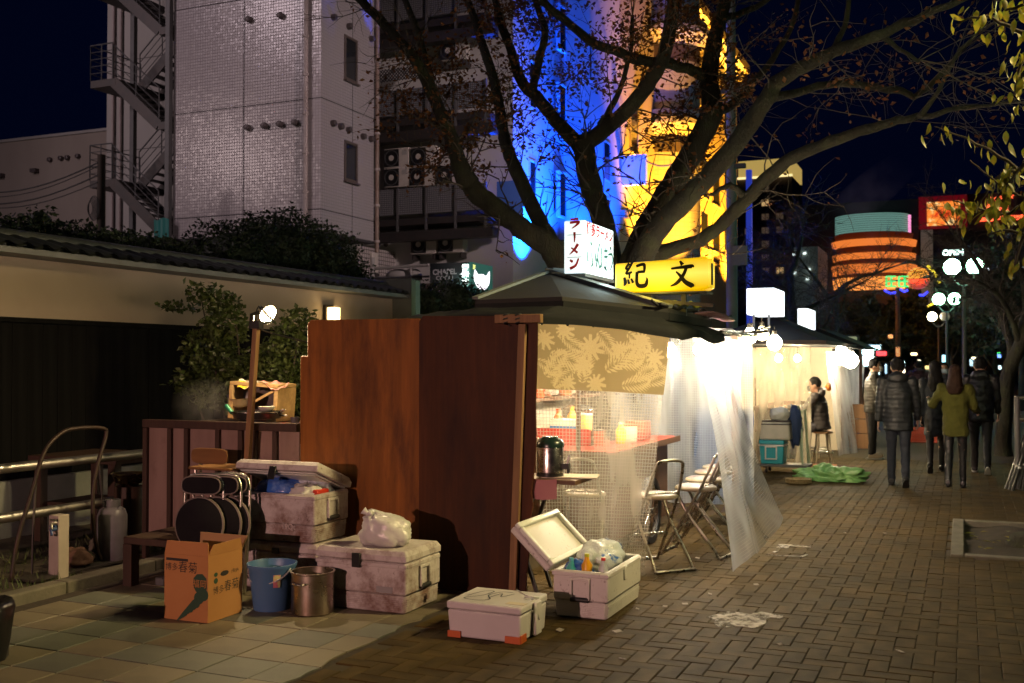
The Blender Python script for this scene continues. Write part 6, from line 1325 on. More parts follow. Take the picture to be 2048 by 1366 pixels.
def cooler(o, x0, x1, y0, y1, z0, z1, m, lid=None, long='x', latch=True, handles='+x', text=None):
    """box with a tapered, ribbed lower part, a rim, handles; lid: None, 'shut' or an angle handled by the caller"""
    t = .012; H = z1-z0; zs = z0+H*.36
    b = MB().frust(z0, (x0+t*1.3, x1-t*1.3, y0+t*1.3, y1-t*1.3), zs, (x0+t*.5, x1-t*.5, y0+t*.5, y1-t*.5))
    b.f.pop(1); b.mi.pop(1)
    body = part('body', b, m, o, bevel=.018, seg=2)
    wt = .035; up_ = MB(); R0 = (x0, x1, y0, y1); R1 = (x0+wt, x1-wt, y0+wt, y1-wt); zz = [zs+.004, z1]
    pts = lambda r, z: [Vector((r[0], r[2], z)), Vector((r[1], r[2], z)), Vector((r[1], r[3], z)), Vector((r[0], r[3], z))]
    up_.v = pts(R0, zz[0])+pts(R0, z1)+pts(R1, z1)+pts(R1, z0+.05)
    for k in range(3):
        for i in range(4): j = (i+1) % 4; up_.face((k*4+i, k*4+j, k*4+4+j, k*4+4+i))
    up_.face((12, 13, 14, 15)); up_.face((3, 2, 1, 0))
    part('upper_body', up_, m, body, bevel=.012, seg=2)
    rb = MB(); n = 7
    for k in range(n):
        z = z0+.012+(zs-z0-.03)*k/n; f = k/n; e = t*1.3-(t*.8)*f-.004
        rb.box(x0+e+.02, x1-e-.02, y0+e, y0+e+.008, z, z+.007).box(x1-e-.008, x1-e, y0+e+.02, y1-e-.02, z, z+.007)
    part('rib', rb, m, body, kind='stuff')
    part('rim', MB().box(x0-.006, x1+.006, y0-.006, y0+.01, z1-.035, z1-.008).box(x1-.01, x1+.006, y0+.011, y1-.011, z1-.035, z1-.008), m, body, bevel=.004)
    def handle(cx, cy, ax, nrm):
        ax, nrm = Vector(ax), Vector(nrm); c = Vector((cx, cy, z1-.05)); h = min(.13, H*.45); w_ = .06
        hd = part('handle', MB().obox(c+ax*-w_+nrm*.012-Vector((0, 0, h/2)), ax*.009, nrm*.009, Vector((0, 0, h/2))).obox(c+ax*w_+nrm*.012-Vector((0, 0, h/2)), ax*.009, nrm*.009, Vector((0, 0, h/2))).obox(c+nrm*.008, ax*.07, nrm*.008, Vector((0, 0, .010))), m, o, bevel=.003)
        part('grip', MB().cyl(c-ax*w_+nrm*.014-Vector((0, 0, h)), c+ax*w_+nrm*.014-Vector((0, 0, h)), .016, n=10), M_['black'], hd, smooth=50)
    for h in handles.split():
        if h == '+x': handle(x1, (y0+y1)/2, (0, 1, 0), (1, 0, 0))
        if h == '-y': handle((x0+x1)/2, y0, (1, 0, 0), (0, -1, 0))
    return body
def lid_part(o, W, D, Hh, M, m, inner=None):
    """lid of width W (x) and depth D (y), hinge line at y = D, matrix M places it"""
    mb = MB().frust(0, (-W/2, W/2, 0, D), Hh*.55, (-W/2, W/2, 0, D)); mb.f.pop(1); mb.mi.pop(1)
    mb.frust(Hh*.55, (-W/2, W/2, 0, D), Hh, (-W/2+.02, W/2-.02, .02, D-.02)); mb.f.pop(6-1+0); mb.mi.pop(5)
    l = part('lid', mb.xf(M), m, o, bevel=.008, seg=2)
    if inner: part('lining', MB().box(-W/2+.03, W/2-.03, .03, D-.03, -.012, -.002).box(-W/2+.06, W/2-.06, .06, D-.06, -.02, -.0125).xf(M), inner, l, bevel=.004)
    return l
# big grimy cooler in front of the boards
KC = thing('big_cooler', 'big grimy white cooler with a closed lid, a tied bag on top', 'cooler', (-3.7, 6.28, 0), 0, 'white coolers by the stall')
cooler(KC, -4.05, -3.36, 6.04, 6.53, 0, .335, M_['cool_dirty'])
lid_part(KC, .70, .50, .075, Matrix.Translation((-3.705, 6.035, .338)), M_['cool_dirty'])
q = onY(712, 1120, 6.02); lt = part('latch', MB().box(q.x-.032, q.x+.032, 6.012, 6.033, .29, .385), M_['blackp'], KC, bevel=.004)
part('maker_plate', MB().box(-3.58, -3.46, 6.036, 6.042, .135, .175), mat('cooler plate', (.25, .24, .25), .5), KC)
part('drain_plug', MB().cyl((-3.368, 6.33, .07), (-3.345, 6.33, .07), .022), M_['cool_dirty'], KC, smooth=50)
# two coolers on top of one another behind the bucket
SC0 = thing('lower_cooler', 'grimy white cooler at the bottom of the stack behind the blue bucket', 'cooler', (-4.6, 6.55, 0), 0, 'white coolers by the stall')
cooler(SC0, -4.97, -4.24, 6.33, 6.75, 0, .28, M_['cool_dirty'], handles='+x')
lid_part(SC0, .74, .43, .07, Matrix.Translation((-4.605, 6.325, .283)), M_['cool_dirty'])
part('latch', MB().box(-4.62, -4.56, 6.31, 6.325, .27, .31), M_['blackp'], SC0, bevel=.003)
SC1 = thing('open_cooler', 'grimy white cooler stacked on another, lid ajar over blue bags', 'cooler', (-4.6, 6.53, .357), 0, 'white coolers by the stall')
cooler(SC1, -4.96, -4.25, 6.31, 6.76, .357, .705, M_['cool_dirty'], handles='+x')
Ml = Matrix.Translation((-4.605, 6.775, .712)) @ Matrix.Rotation(R(-20), 4, 'X') @ Matrix.Translation((0, -.47, 0))
lid_part(SC1, .72, .48, .075, Ml, M_['cool_dirty'], M_['inner'])
part('latch', MB().box(-.05, .01, -.012, .0, -.075, .025).xf(Ml), M_['blackp'], SC1, bevel=.004)
part('lettering', text2d('19Qt', .055, .002).xf(frame2((-4.47, 6.3085, .47), (1, 0, 0), (0, 0, 1))), mat('moulded letters', (.42, .36, .34), .6), SC1)
M_['bluebag'] = mat('blue ice bag', (.03, .12, .5), .18, c2=(.2, .35, .7), scale=12, lo=.5, hi=.75, bump=.6, bscale=22, spec=.8)
M_['clearbag'] = mat('clear plastic bag', (.62, .66, .7), .15, c2=(.45, .52, .62), scale=10, bump=.8, bscale=18, spec=.9)
M_['whitebag'] = mat('white plastic bag', (.62, .62, .6), .3, c2=(.5, .5, .48), scale=5, bump=.7, bscale=9, spec=.6)
def lump(c, r_, seed, k=.25, f=2.4, flat=None, nu=28, nv=18, pleat=0):
    mb = MB().ell((0, 0, 0), 1, nu, nv)
    for i, p in enumerate(mb.v):
        d = p.normalized(); s = 1+k*noise.noise(d*f+Vector((seed, 0, 0)))+k*.45*noise.noise(d*f*2.7+Vector((0, seed, 0)))
        if pleat: s *= 1+pleat*math.sin(math.atan2(d.y, d.x)*13+d.z*3)*max(0, d.z)
        p = Vector((d.x*r_[0]*s, d.y*r_[1]*s, d.z*r_[2]*s))
        if flat is not None: p.z = max(p.z, flat)
        mb.v[i] = p+Vector(c)
    return mb
solo('ice_bag', lump((-4.68, 6.5, .70), (.2, .13, .1), 3, .2), M_['bluebag'], 'blue translucent ice bag inside the cooler with its lid ajar', 'ice bag', (-4.68, 6.5, .7), smooth=180)
solo('plastic_bag', lump((-4.42, 6.46, .69), (.12, .1, .075), 5, .4, 4), M_['whitebag'], 'crumpled white plastic bag at the right end of the ajar cooler', 'bag', (-4.42, 6.46, .69), smooth=180)
solo('ice_bag', lump((-4.44, 6.6, .72), (.14, .09, .09), 8, .3), M_['clearbag'], 'clear bag tucked behind the white one in the ajar cooler', 'ice bag', (-4.44, 6.6, .7), smooth=180)
solo('red_pack', MB().box(-4.33, -4.285, 6.4, 6.55, .66, .73), mat('red pack', (.55, .04, .02), .4), 'small red pack at the edge of the ajar cooler', 'pack', (-4.3, 6.45, .66), bevel=.006)
bag = lump((-3.62, 6.22, .50), (.19, .13, .13), 2, .2, 2.2, -.085, 40, 24, .05)
for p in bag.v:
    if p.z > .56: t = (p.z-.56)/.08; p.x -= .10*t*t
TBg = thing('tied_bag', 'white tied plastic bag lying on top of the big closed cooler', 'bag', (-3.62, 6.22, .415))
part('body', bag, M_['whitebag'], TBg, smooth=180)
part('knot', MB().tube([(-3.71, 6.2, .60), (-3.745, 6.19, .625), (-3.77, 6.18, .645)], [.03, .014, .028], 9).tube([(-3.74, 6.19, .62), (-3.70, 6.17, .635)], [.012, .02], 7), M_['whitebag'], TBg, smooth=180)
solo('looped_cable', MB().tube(crv([(-3.9, 6.4, .42), (-3.85, 6.45, .46), (-3.8, 6.5, .47), (-3.75, 6.48, .43), (-3.83, 6.42, .42)], 5), .004, 5), M_['black'], 'thin black cord looped on the lid of the big cooler', 'cord', (-3.85, 6.45, .42))
# open cooler with bottles, nearest the curtain
FC = thing('drinks_cooler', 'open white cooler full of ice bags and drink bottles by the clear curtain', 'cooler', (-2.28, 6.78, 0), 0, 'white coolers by the stall')
cooler(FC, -2.475, -2.10, 6.41, 7.15, 0, .305, M_['cool_clean'], handles='-y')
Mx = Matrix.Translation((-2.478, 6.78, .312)) @ Matrix.Rotation(R(-136), 4, 'Y') @ Matrix.Translation((.19, 0, 0))
# the lid stands open past upright, its hinge along the long left side
Mx = Matrix.Translation((-2.482, 6.78, .315)) @ Matrix.Rotation(R(44), 4, 'Y')
lb_ = MB().box(-.37, -.004, -.37, .37, -.055, -.004)
ld = part('lid', lb_.xf(Mx), M_['cool_clean'], FC, bevel=.016, seg=2)
fr_ = MB().box(-.37, -.33, -.37, .37, -.003, .03).box(-.045, -.005, -.37, .37, -.003, .03).box(-.329, -.046, -.37, -.33, -.003, .03).box(-.329, -.046, .33, .37, -.003, .03)
part('lining', fr_.xf(Mx), M_['inner'], ld, bevel=.008, seg=2)
part('catch', MB().box(-2.112, -2.088, 6.74, 6.80, .2, .29), M_['cool_clean'], FC, bevel=.006)
solo('ice_bag', lump((-2.30, 6.86, .315), (.15, .27, .12), 7, .2, 2.6), mat('printed ice bag', (.62, .68, .72), .12, c2=(.05, .15, .5), scale=5, lo=.60, hi=.64, bump=.9, bscale=24, spec=.9), 'big clear ice bag with blue print lying over the drinks cooler', 'ice bag', (-2.3, 6.86, .3), smooth=180)
solo('ice_bag', lump((-2.36, 6.58, .28), (.09, .1, .07), 12, .25), M_['bluebag'], 'small blue ice bag in the near corner of the drinks cooler', 'ice bag', (-2.36, 6.58, .28), smooth=180)
jar(-2.28, 6.52, .21, .036, .19, (.75, .36, .01), 'orange drink bottle standing in the drinks cooler', 'bottle', 'drink_bottle', (.55, .6, .03))
jar(-2.17, 6.53, .20, .032, .18, (.5, .55, .55), 'clear drink bottle with a red cap in the drinks cooler', 'bottle', 'drink_bottle', (.6, .03, .03))
jar(-2.38, 6.50, .20, .034, .17, (.05, .35, .35), 'blue green drink bottle beside the orange one in the drinks cooler', 'bottle', 'drink_bottle', (.1, .4, .5))
# polystyrene box on the bricks
M_['foam'] = mat('polystyrene', (.58, .55, .55), .8, c2=(.52, .49, .49), scale=3, bump=.25, bscale=220, dirt=(.35, .27, .24), dscale=4, dlo=.62, dhi=.85)
SX = thing('foam_box', 'white polystyrene box with orange taped corners and a scribbled lid', 'box', (-2.63, 5.9, 0))
part('body', MB().frust(0, (-2.87, -2.41, 5.70, 6.10), .165, (-2.88, -2.40, 5.69, 6.11)), M_['foam'], SX, bevel=.012, seg=2)
part('lid', MB().box(-2.885, -2.395, 5.685, 6.115, .168, .215), M_['foam'], SX, bevel=.012, seg=2)
part('rib', MB().box(-2.396, -2.372, 5.86, 5.96, .01, .21), M_['foam'], SX, bevel=.008)
ot = mat('orange tape', (.5, .10, .02), .45)
part('tape', MB().box(-2.876, -2.79, 5.686, 5.697, .0, .038), ot, SX); part('tape', MB().box(-2.50, -2.405, 5.686, 5.697, .0, .04).box(-2.409, -2.399, 5.698, 5.78, .0, .045), ot, SX)
part('scribble', brush([[(-.3, -.1, .02), (-.2, .25, .02), (-.05, .3, .02), (-.1, .0, .02), (-.28, -.25, .02), (-.05, -.32, .02), (.1, -.2, .02), (-.02, .05, .02), (.08, .3, .02), (.25, .32, .02)], [(.05, -.1, .018), (.12, .2, .018), (.2, .0, .018), (.3, .25, .018)]]).xf(frame2((-2.70, 5.9, .2165), (1, 0, 0), (0, 1, 0), .42)), mat('marker ink', (.03, .04, .07), .6), SX)
part('string', MB().tube([(-2.60, 6.10, .222), (-2.5, 6.0, .220), (-2.42, 5.93, .222), (-2.388, 5.9, .2), (-2.366, 5.9, .1)], .004, 5).tube([(-2.42, 5.93, .222), (-2.44, 5.86, .2), (-2.385, 5.84, .16)], .004, 5).tube([(-2.47, 5.92, .222), (-2.42, 5.90, .235), (-2.39, 5.95, .222)], .006, 5), M_['whitebag'], SX, smooth=180)
part('label_strip', MB().box(-2.52, -2.40, 5.74, 5.8, .2155, .2175), M_['cream'], SX)
# cardboard box
M_['card'] = mat('cardboard', (.40, .18, .06), .85, c2=(.36, .155, .05), scale=3, bump=.1, bscale=60)
M_['card_in'] = mat('cardboard inside', (.34, .20, .09), .88)
CBx = thing('cardboard_box', 'open cardboard vegetable box with green leaf print and black characters', 'box', (-4.57, 5.53, 0))
x0, x1, y0, y1, zt_ = -4.755, -4.405, 5.36, 5.70, .42
bx = MB()
for a_ in ((x0, x1, y0, y0+.006), (x0, x1, y1-.006, y1), (x0, x0+.006, y0+.006, y1-.006), (x1-.006, x1, y0+.006, y1-.006)): bx.box(*a_, .002, zt_)
bx.box(x0+.006, x1-.006, y0+.006, y1-.006, .002, .012)
part('body', bx, M_['card'], CBx)
part('flap', MB().prism([(x0, y0, zt_+.001), (x1, y0, zt_+.001), (x1-.01, y0-.02+.03, zt_+.085), (x0+.02, y0+.0, zt_+.085)], (0, .005, 0)), M_['card'], CBx)
part('flap', MB().prism([(x1, y0, zt_+.001), (x1, y1, zt_+.001), (x1+.01, y1-.03, zt_+.075), (x1+.01, y0+.04, zt_+.07)], (-.005, 0, 0)), M_['card'], CBx)
part('flap', MB().prism([(x0, y1, zt_+.001), (x1, y1, zt_+.001), (x1+.02, y1+.03, zt_+.08), (x0-.02, y1+.03, zt_+.08)], (0, .005, 0)), M_['card_in'], CBx)
part('flap', MB().prism([(x0, y0, zt_+.001), (x0, y1, zt_+.001), (x0+.07, y1-.05, zt_-.09), (x0+.07, y0+.05, zt_-.09)], (.005, 0, 0)), M_['card_in'], CBx)
gi = mat('green print', (.02, .055, .03), .8); bi = mat('black print', (.02, .016, .014), .8)
fr_f = lambda fx_, fz_, s=1.: frame2((x0+(x1-x0)*fx_, y0-.0012, fz_), (1, 0, 0), (0, 0, 1), s)
part('lettering', text2d('博多', .052).xf(fr_f(.17, .335)), bi, CBx); part('lettering', text2d('春菊', .078).xf(fr_f(.54, .337)), bi, CBx)
part('print_bar', MB().box(x0+.015, x0+.19, y0-.002, y0-.0005, .378, .395), bi, CBx)
leafp = MB(); body_ = [(-.03, .095), (.0, .125), (.05, .13), (.085, .10), (.09, .03), (.08, -.01), (.03, -.02), (-.01, .0), (-.035, .04)]
leafp.poly([(x, y, 0) for x, y in body_][::-1])
nm_ = [(.06, -.02, .045), (.02, -.045, .045), (-.005, -.085, .035), (-.03, -.105, .03), (-.055, -.13, .026), (-.08, -.145, .022), (-.10, -.165, .018), (-.125, -.185, .014)]
for x, y, r_ in nm_: leafp.poly([(x+r_*math.cos(t*math.pi/6), y+r_*math.sin(t*math.pi/6), .0004+.0004*nm_.index((x, y, r_))) for t in range(12)])
leafp.poly([(-.19, -.235, .004), (-.10, -.185, .004), (-.0, -.07, .004), (-.03, -.06, .004), (-.13, -.165, .004)])
part('leaf_print', leafp.xf(fr_f(.75, .195, .88)), gi, CBx)
part('lettering', text2d('福岡', .055).xf(frame2((x0+(x1-x0)*.82, y0-.0062, .243), (1, .0, 0), (.12, 0, 1))), mat('orange print', (.42, .18, .05), .8), CBx)
fr_s = lambda fy, fz_: frame2((x1+.0012, y0+(y1-y0)*fy, fz_), (0, 1, 0), (0, 0, 1))
part('lettering', text2d('博多', .055).xf(fr_s(.3, .19)), bi, CBx); part('lettering', text2d('春菊', .076).xf(fr_s(.68, .20)), bi, CBx)
part('emblem', MB().prism([(x1+.0005, y0+.16+.035*math.cos(t*.628)*1.2, .29+.017*math.sin(t*.628)) for t in range(10)], (.001, 0, 0)), bi, CBx)
part('emblem', MB().prism([(x1+.0005, y0+.075+.02*math.cos(t*.628), .255+.018*math.sin(t*.628)) for t in range(10)], (.001, 0, 0)).prism([(x1+.0005, y0+.075+.018*math.cos(t*.628), .295+.014*math.sin(t*.628)) for t in range(10)], (.001, 0, 0)), gi, CBx)
part('lettering', text2d('(有)JA', .03).xf(fr_s(.78, .29)), bi, CBx)
# blue bucket and stock pot
BK = thing('blue_bucket', 'blue plastic bucket with a wire handle and a small price label', 'bucket', (-4.27, 5.86, 0))
bp = mat('blue plastic', (.07, .16, .33), .42, c2=(.06, .135, .28), scale=3)
part('body', MB().lathe((-4.29, 5.87, 0), [(.115, .004), (.12, .0), (.155, .275), (.165, .285), (.168, .305), (.158, .305), (.15, .28), (.112, .02), (0, .02)], 32), bp, BK, smooth=45)
part('handle', MB().tube([(-4.29+.172*math.cos(a), 5.87-.03+.10*-math.sin(a), .285-.10*math.sin(a)) for a in [math.pi*i/14 for i in range(15)]], .006, 6), mat('grey plastic handle', (.3, .32, .34), .5), BK, smooth=180)
th = R(-38); part('label_sticker', MB().grid(lambda u, v: (-4.29+(.149+.012*v)*math.cos(th-.22+.3*u), 5.87+(.149+.012*v)*math.sin(th-.22+.3*u), .165+.085*v), 4, 3), mat('price sticker', (.5, .45, .2), .5, c2=(.5, .15, .2), scale=25, lo=.45, hi=.55), BK)
SP = thing('stock_pot', 'tall dented steel stock pot with side handles beside the blue bucket', 'pot', (-3.965, 5.87, 0))
part('body', MB().lathe((-3.965, 5.87, 0), [(.13, .002), (.138, .01), (.14, .265), (.148, .27), (.148, .278), (.134, .278), (.132, .012), (0, .012)], 36), mat('tarnished steel', (.42, .36, .31), .3, metal=1, c2=(.25, .17, .13), scale=5, lo=.4, hi=.75, rvar=.15), SP, smooth=40)
for a in (R(-92), R(88)):
    cx, cy = math.cos(a), math.sin(a); tx, ty = -cy, cx
    part('handle', MB().tube([(-3.965+cx*.138+tx*s*.045, 5.87+cy*.138+ty*s*.045, .215) if abs(s) == 1 else (-3.965+cx*.172+tx*s*.045, 5.87+cy*.172+ty*s*.045, .215) for s in (-1, -.8, 0, .8, 1)], .007, 8), M_['steel'], SP, smooth=180)
# ============================================================ kitchen side: partition, rack, lamp post
PT = thing('kitchen_partition', 'low wooden framed partition of pinkish metal sheets left of the boards', 'partition', (-5.5, 6.88, 0))
M_['sheetmetal'] = mat('pinkish painted sheet', (.25, .165, .14), .6, c2=(.17, .105, .085), scale=2.4, stretch=(3, 3, .5), lo=.35, hi=.8, dirt=(.12, .07, .06), dscale=3, dlo=.55, dhi=.8, bump=.1, bscale=20)
M_['dkwood'] = wood('dark frame wood', (.06, .03, .02), (.035, .018, .012), .6, stretch=(10, 10, 1))
xl_, xr_ = onY(293, 840, 6.86).x, onY(600, 850, 6.88).x; zt_ = 1.175
part('top_rail', MB().box(xl_-.02, xr_, 6.83, 6.89, zt_-.065, zt_), M_['dkwood'], PT, bevel=.003)
xs_ = [293, 341, 375, 437, 483, 511, 552, 600]
for i in range(len(xs_)-1):
    a_, b_ = onY(xs_[i], 900, 6.86).x, onY(xs_[i+1], 900, 6.86).x
    part('sheet', MB().box(a_+.012, b_-.012, 6.868, 6.876, .2, zt_-.066), M_['sheetmetal'], PT)
    part('stud', MB().box(a_-.022, a_+.022, 6.835+.004*(i % 2), 6.882, 0, zt_-.067), M_['dkwood'], PT, bevel=.003)
part('table_top', MB().box(xl_+.05, xr_, 6.9, 7.9, 1.10, 1.135), M_['cwood'], PT)
LP = thing('lamp_post', 'raw wooden post with a bright clamp lamp rising over the partition', 'lamp', (-5.2, 6.7, 0))
q0, q1 = onY(494, 935, 6.74), onY(513, 655, 6.74)
d_ = (q1-q0).normalized(); foot = q0-d_*(q0.z/d_.z)
part('post', MB().bar(foot, q1, .045, .045, (0, 1, 0)), M_['batten'], LP, bevel=.003)
bq = onY(533, 629, 6.98)
part('arm', MB().tube([q1+Vector((0, .02, .03)), q1+Vector((.03, .18, .05)), bq+Vector((-.05, -.02, .06))], .012, 6), M_['black'], LP)
part('clamp', MB().obox(q1+Vector((0, 0, .02)), (.045, 0, 0), (0, .03, 0), (0, 0, .03)).tube([q1+Vector((-.05, 0, .0)), q1+Vector((-.02, -.03, .10)), q1+Vector((.03, 0, .12))], .018, 6), M_['black'], LP, smooth=40)
rot = Matrix.Rotation(R(65), 3, 'Y')
part('lamp_shade', MB().lathe(bq+Vector((-.03, 0, .035)), [(.02, 0), (.045, .02), (.075, .07), (.07, .07), (.04, .022), (.0, .01)], 18, axis=(.85, -.25, -.45), cap=False), mat('lamp reflector', (.7, .68, .6), .3, metal=.6), LP, smooth=50)
part('bulb', MB().ell(bq, .032, 14, 10), emit('clamp bulb', (1, .82, .5), 60), LP, smooth=180)
light('clamp lamp', bq+Vector((.03, -.02, -.07)), 85, (1, .74, .40), .045, LP)
part('cable', MB().tube(crv([tuple(q1), tuple(q1+Vector((.1, .1, -.05))), tuple(q1+Vector((.45, .3, -.14))), tuple(q1+Vector((.62, .3, -.1)))], 5), .006, 5), M_['black'], LP)
part('hook', MB().tube(crv([tuple(q1+Vector((0, 0, .03))), tuple(q1+Vector((0, 0, .13))), tuple(q1+Vector((.03, 0, .17))), tuple(q1+Vector((.06, 0, .15)))], 4), .005, 5), M_['black'], LP)
RK = thing('dish_rack', 'pale wooden open box rack of bowls tilted on the kitchen table', 'rack', (-5.6, 7.3, 1.135))
rm = Matrix.Translation((onY(500, 845, 7.3).x, 7.32, 1.16)) @ Matrix.Rotation(R(4), 4, 'Y') @ Matrix.Rotation(R(10), 4, 'Z')
w_, h_, dp = .225, .285, .36
for nm, bb in (('side_board', (-w_, -w_+.035, 0, dp, 0, h_)), ('side_board', (w_-.035, w_, 0, dp, 0, h_)), ('top_board', (-w_, w_, 0, dp, h_+.002, h_+.032)), ('shelf', (-w_+.037, w_-.037, 0, dp, .0, .03))):
    part(nm, MB().box(*bb).xf(rm), M_['rawwood'], RK, bevel=.003)
part('back_board', MB().box(-w_+.036, w_-.036, dp-.02, dp-.002, .032, h_).xf(rm), mat('grey back', (.14, .12, .1), .7), RK)
part('brace', MB().bar((w_-.04, .02, h_-.02), (.02, .02, h_-.12), .03, .02).xf(rm), M_['rawwood'], RK)
q = onY(478, 800, 7.38); BW = thing('steel_bowl', 'shiny steel mixing bowl on its side in the wooden rack', 'bowl', tuple(q))
part('bowl', MB().lathe(q+Vector((0, .03, -.05)), [(.03, 0), (.08, .01), (.105, .04), (.11, .09), (.117, .095), (.105, .09), (.08, .02), (0, .012)], 28, axis=(.1, -.25, 1)), mat('brushed steel', (.75, .72, .66), .5, metal=1), BW, smooth=50)
BW2 = thing('black_pot', 'black iron pan with steel handles on the kitchen table by the post', 'pan', (-5.45, 7.12, 1.135))
bx_, by_ = onY(515, 835, 7.1).x, 7.1
part('body', MB().lathe((bx_, by_, 1.137), [(.14, .0), (.15, .02), (.15, .05), (.19, .055), (.2, .1), (.21, .105), (.19, .1), (.17, .06), (0, .06)], 28), M_['blackp'], BW2, smooth=45)
part('rim', MB().lathe((bx_, by_, 1.238), [(.195, 0), (.214, .004), (.214, .012), (.195, .012)], 28, cap=False), M_['steel'], BW2, smooth=50)
part('handle', MB().tube([(bx_+.2, by_-.02, 1.235), (bx_+.28, by_-.05, 1.265), (bx_+.30, by_-.04, 1.27)], .008, 7).tube([(bx_+.2, by_+.03, 1.22), (bx_+.29, by_+.0, 1.22)], .008, 7), M_['steel'], BW2, smooth=180)
q = onY(461, 822, 7.0); solo('green_handled_brush', MB().tube([q+Vector((-.045, 0, .045)), q+Vector((.015, 0, -.015))], [.02, .017], 9).tube([q+Vector((.016, 0, -.016)), q+Vector((.05, 0, -.05))], [.01, .008], 8), mat('green handle', (.01, .17, .09), .35), 'green handled brush lying against the rack', 'brush', tuple(q), smooth=60)
q = onY(565, 846, 6.98); solo('red_pan_cover', MB().lathe((q.x, 6.98, 1.137), [(.07, 0), (.075, .01), (.05, .03), (0, .034)], 20), mat('red lid', (.45, .03, .03), .35), 'red plastic lid on the kitchen table beside the boards', 'lid', tuple(q), smooth=50)
q = onY(590, 836, 6.98); solo('grey_cup', MB().lathe((q.x, 6.98, 1.137), [(.03, 0), (.037, .08), (.033, .08), (.028, .006), (0, .006)], 16), M_['steel_grey'], 'small grey cup at the right end of the kitchen table', 'cup', tuple(q), smooth=50)
T_ = rm @ Vector((-.1, .05, h_+.04))
solo('white_cloth', MB().grid(lambda u, v: rm @ Vector((-.15+.14*u, -.012+.2*v-(.0 if v > .15 else .012), h_+.045-(.07 if v < .12 else 0)*(1-u*.3)+.012*math.sin(u*8+v*5))), 12, 12), mat('white cloth', (.55, .52, .47), .85, c2=(.6, .42, .02), scale=3, lo=.56, hi=.58), 'white cloth with a yellow end draped over the rack', 'cloth', tuple(T_), smooth=180)
T_ = rm @ Vector((.2, .05, h_+.04))
solo('pink_cloth', MB().grid(lambda u, v: rm @ Vector((  .07+.145*u+(.02 if u > .8 else 0), -.01+.2*v, h_+.045-(.06*u*(1-v))+.012*math.sin(u*7+v*6))), 12, 12), mat('pink towel', (.6, .27, .25), .85), 'pink cloth draped over the right end of the rack', 'cloth', tuple(T_), smooth=180)
q = onY(530, 826, 7.2); solo('white_bowls', MB().lathe((q.x, 7.22, 1.245), [(.03, 0), (.065, .02), (.07, .04), (.062, .035), (0, .008)], 18), mat('bowl white', (.6, .58, .52), .4), 'small white bowl resting on the black pan', 'bowl', tuple(q), smooth=50)
# steam over the pans
stm = bpy.data.materials.new('steam'); stm.use_nodes = True; nt = stm.node_tree; nt.nodes.remove(nt.nodes['Principled BSDF'])
outn = [n for n in nt.nodes if n.type == 'OUTPUT_MATERIAL'][0]; pv = _n(nt, 'ShaderNodeVolumePrincipled'); pv.inputs['Color'].default_value = (.9, .9, .9, 1)
gr = _n(nt, 'ShaderNodeTexGradient', gradient_type='SPHERICAL'); tcv = _n(nt, 'ShaderNodeTexCoord'); mpv = _n(nt, 'ShaderNodeMapping'); mpv.inputs['Location'].default_value = (-1, -1, -1); mpv.inputs['Scale'].default_value = (2, 2, 2)
nt.links.new(tcv.outputs['Generated'], mpv.inputs[0]); nt.links.new(mpv.outputs[0], gr.inputs[0])
nz = _noise(nt, _coords(nt, (1, 1, .8)), 9, 4); ml = _n(nt, 'ShaderNodeMath', operation='MULTIPLY'); nt.links.new(gr.outputs['Fac'], ml.inputs[0]); nt.links.new(_ramp(nt, nz, .3, .85), ml.inputs[1])
m3 = _n(nt, 'ShaderNodeMath', operation='MULTIPLY'); m3.inputs[1].default_value = 1.9; nt.links.new(ml.outputs[0], m3.inputs[0]); nt.links.new(m3.outputs[0], pv.inputs['Density']); nt.links.new(pv.outputs[0], outn.inputs['Volume'])
q = onY(400, 820, 7.35); setting('steam', MB().ell((q.x+.10, 7.35, q.z+.03), (.40, .22, .27), 16, 10), stm, kind='stuff')
# ============================================================ left corner: railing, trolley, standpipe, gas bottle, bench, chairs
GR = thing('steel_railing', 'two bar polished steel railing running along the planted strip at the left', 'railing', (-6.7, 6, 0))
for z in (.845, .47): part('rail', MB().cyl((-6.7, 2.0, z), (-6.7, 9.0, z), .038, n=18), M_['chrome'], GR, smooth=60)
for y in (4.2, 8.6): part('post', MB().cyl((-6.7, y, 0), (-6.7, y, .84), .035, n=14), M_['chrome'], GR, smooth=60)
SPp = thing('standpipe', 'square pale concrete standpipe with two taps in the planted strip', 'standpipe', (-6.28, 5.95, 0))
q0, q1 = onY(97, 1030, 5.95), onY(122, 1030, 5.95); w_ = .105
part('post', MB().box(q0.x, q0.x+w_, 5.95, 5.95+w_, 0, q0.z), mat('standpipe stone', (.36, .31, .27), .8, c2=(.28, .24, .2), scale=4, bump=.2, bscale=40), SPp, bevel=.006)
for z, m in ((q0.z-.055, M_['chrome']), (q0.z-.10, mat('blue tap handle', (.03, .06, .16), .4))):
    t_ = part('tap', MB().cyl((q0.x+w_*.75, 5.95, z), (q0.x+w_*.75, 5.90, z), .016).cyl((q0.x+w_*.75, 5.905, z), (q0.x+w_*.75+.02, 5.89, z-.04), .01).tube([(q0.x+w_*.75-.03, 5.92, z+.025), (q0.x+w_*.75+.03, 5.92, z+.025)], .008, 7), m, SPp, smooth=50)
part('plate', MB().box(q0.x+.06, q0.x+.09, 5.946, 5.949, q0.z-.155, q0.z-.14), M_['black'], SPp)
HT = thing('hand_trolley', 'rusty tube framed hand trolley standing against the railing', 'trolley', (-6.4, 5.9, 0))
Xh = -6.42
tv = lambda x, y: onX(x, y, Xh)
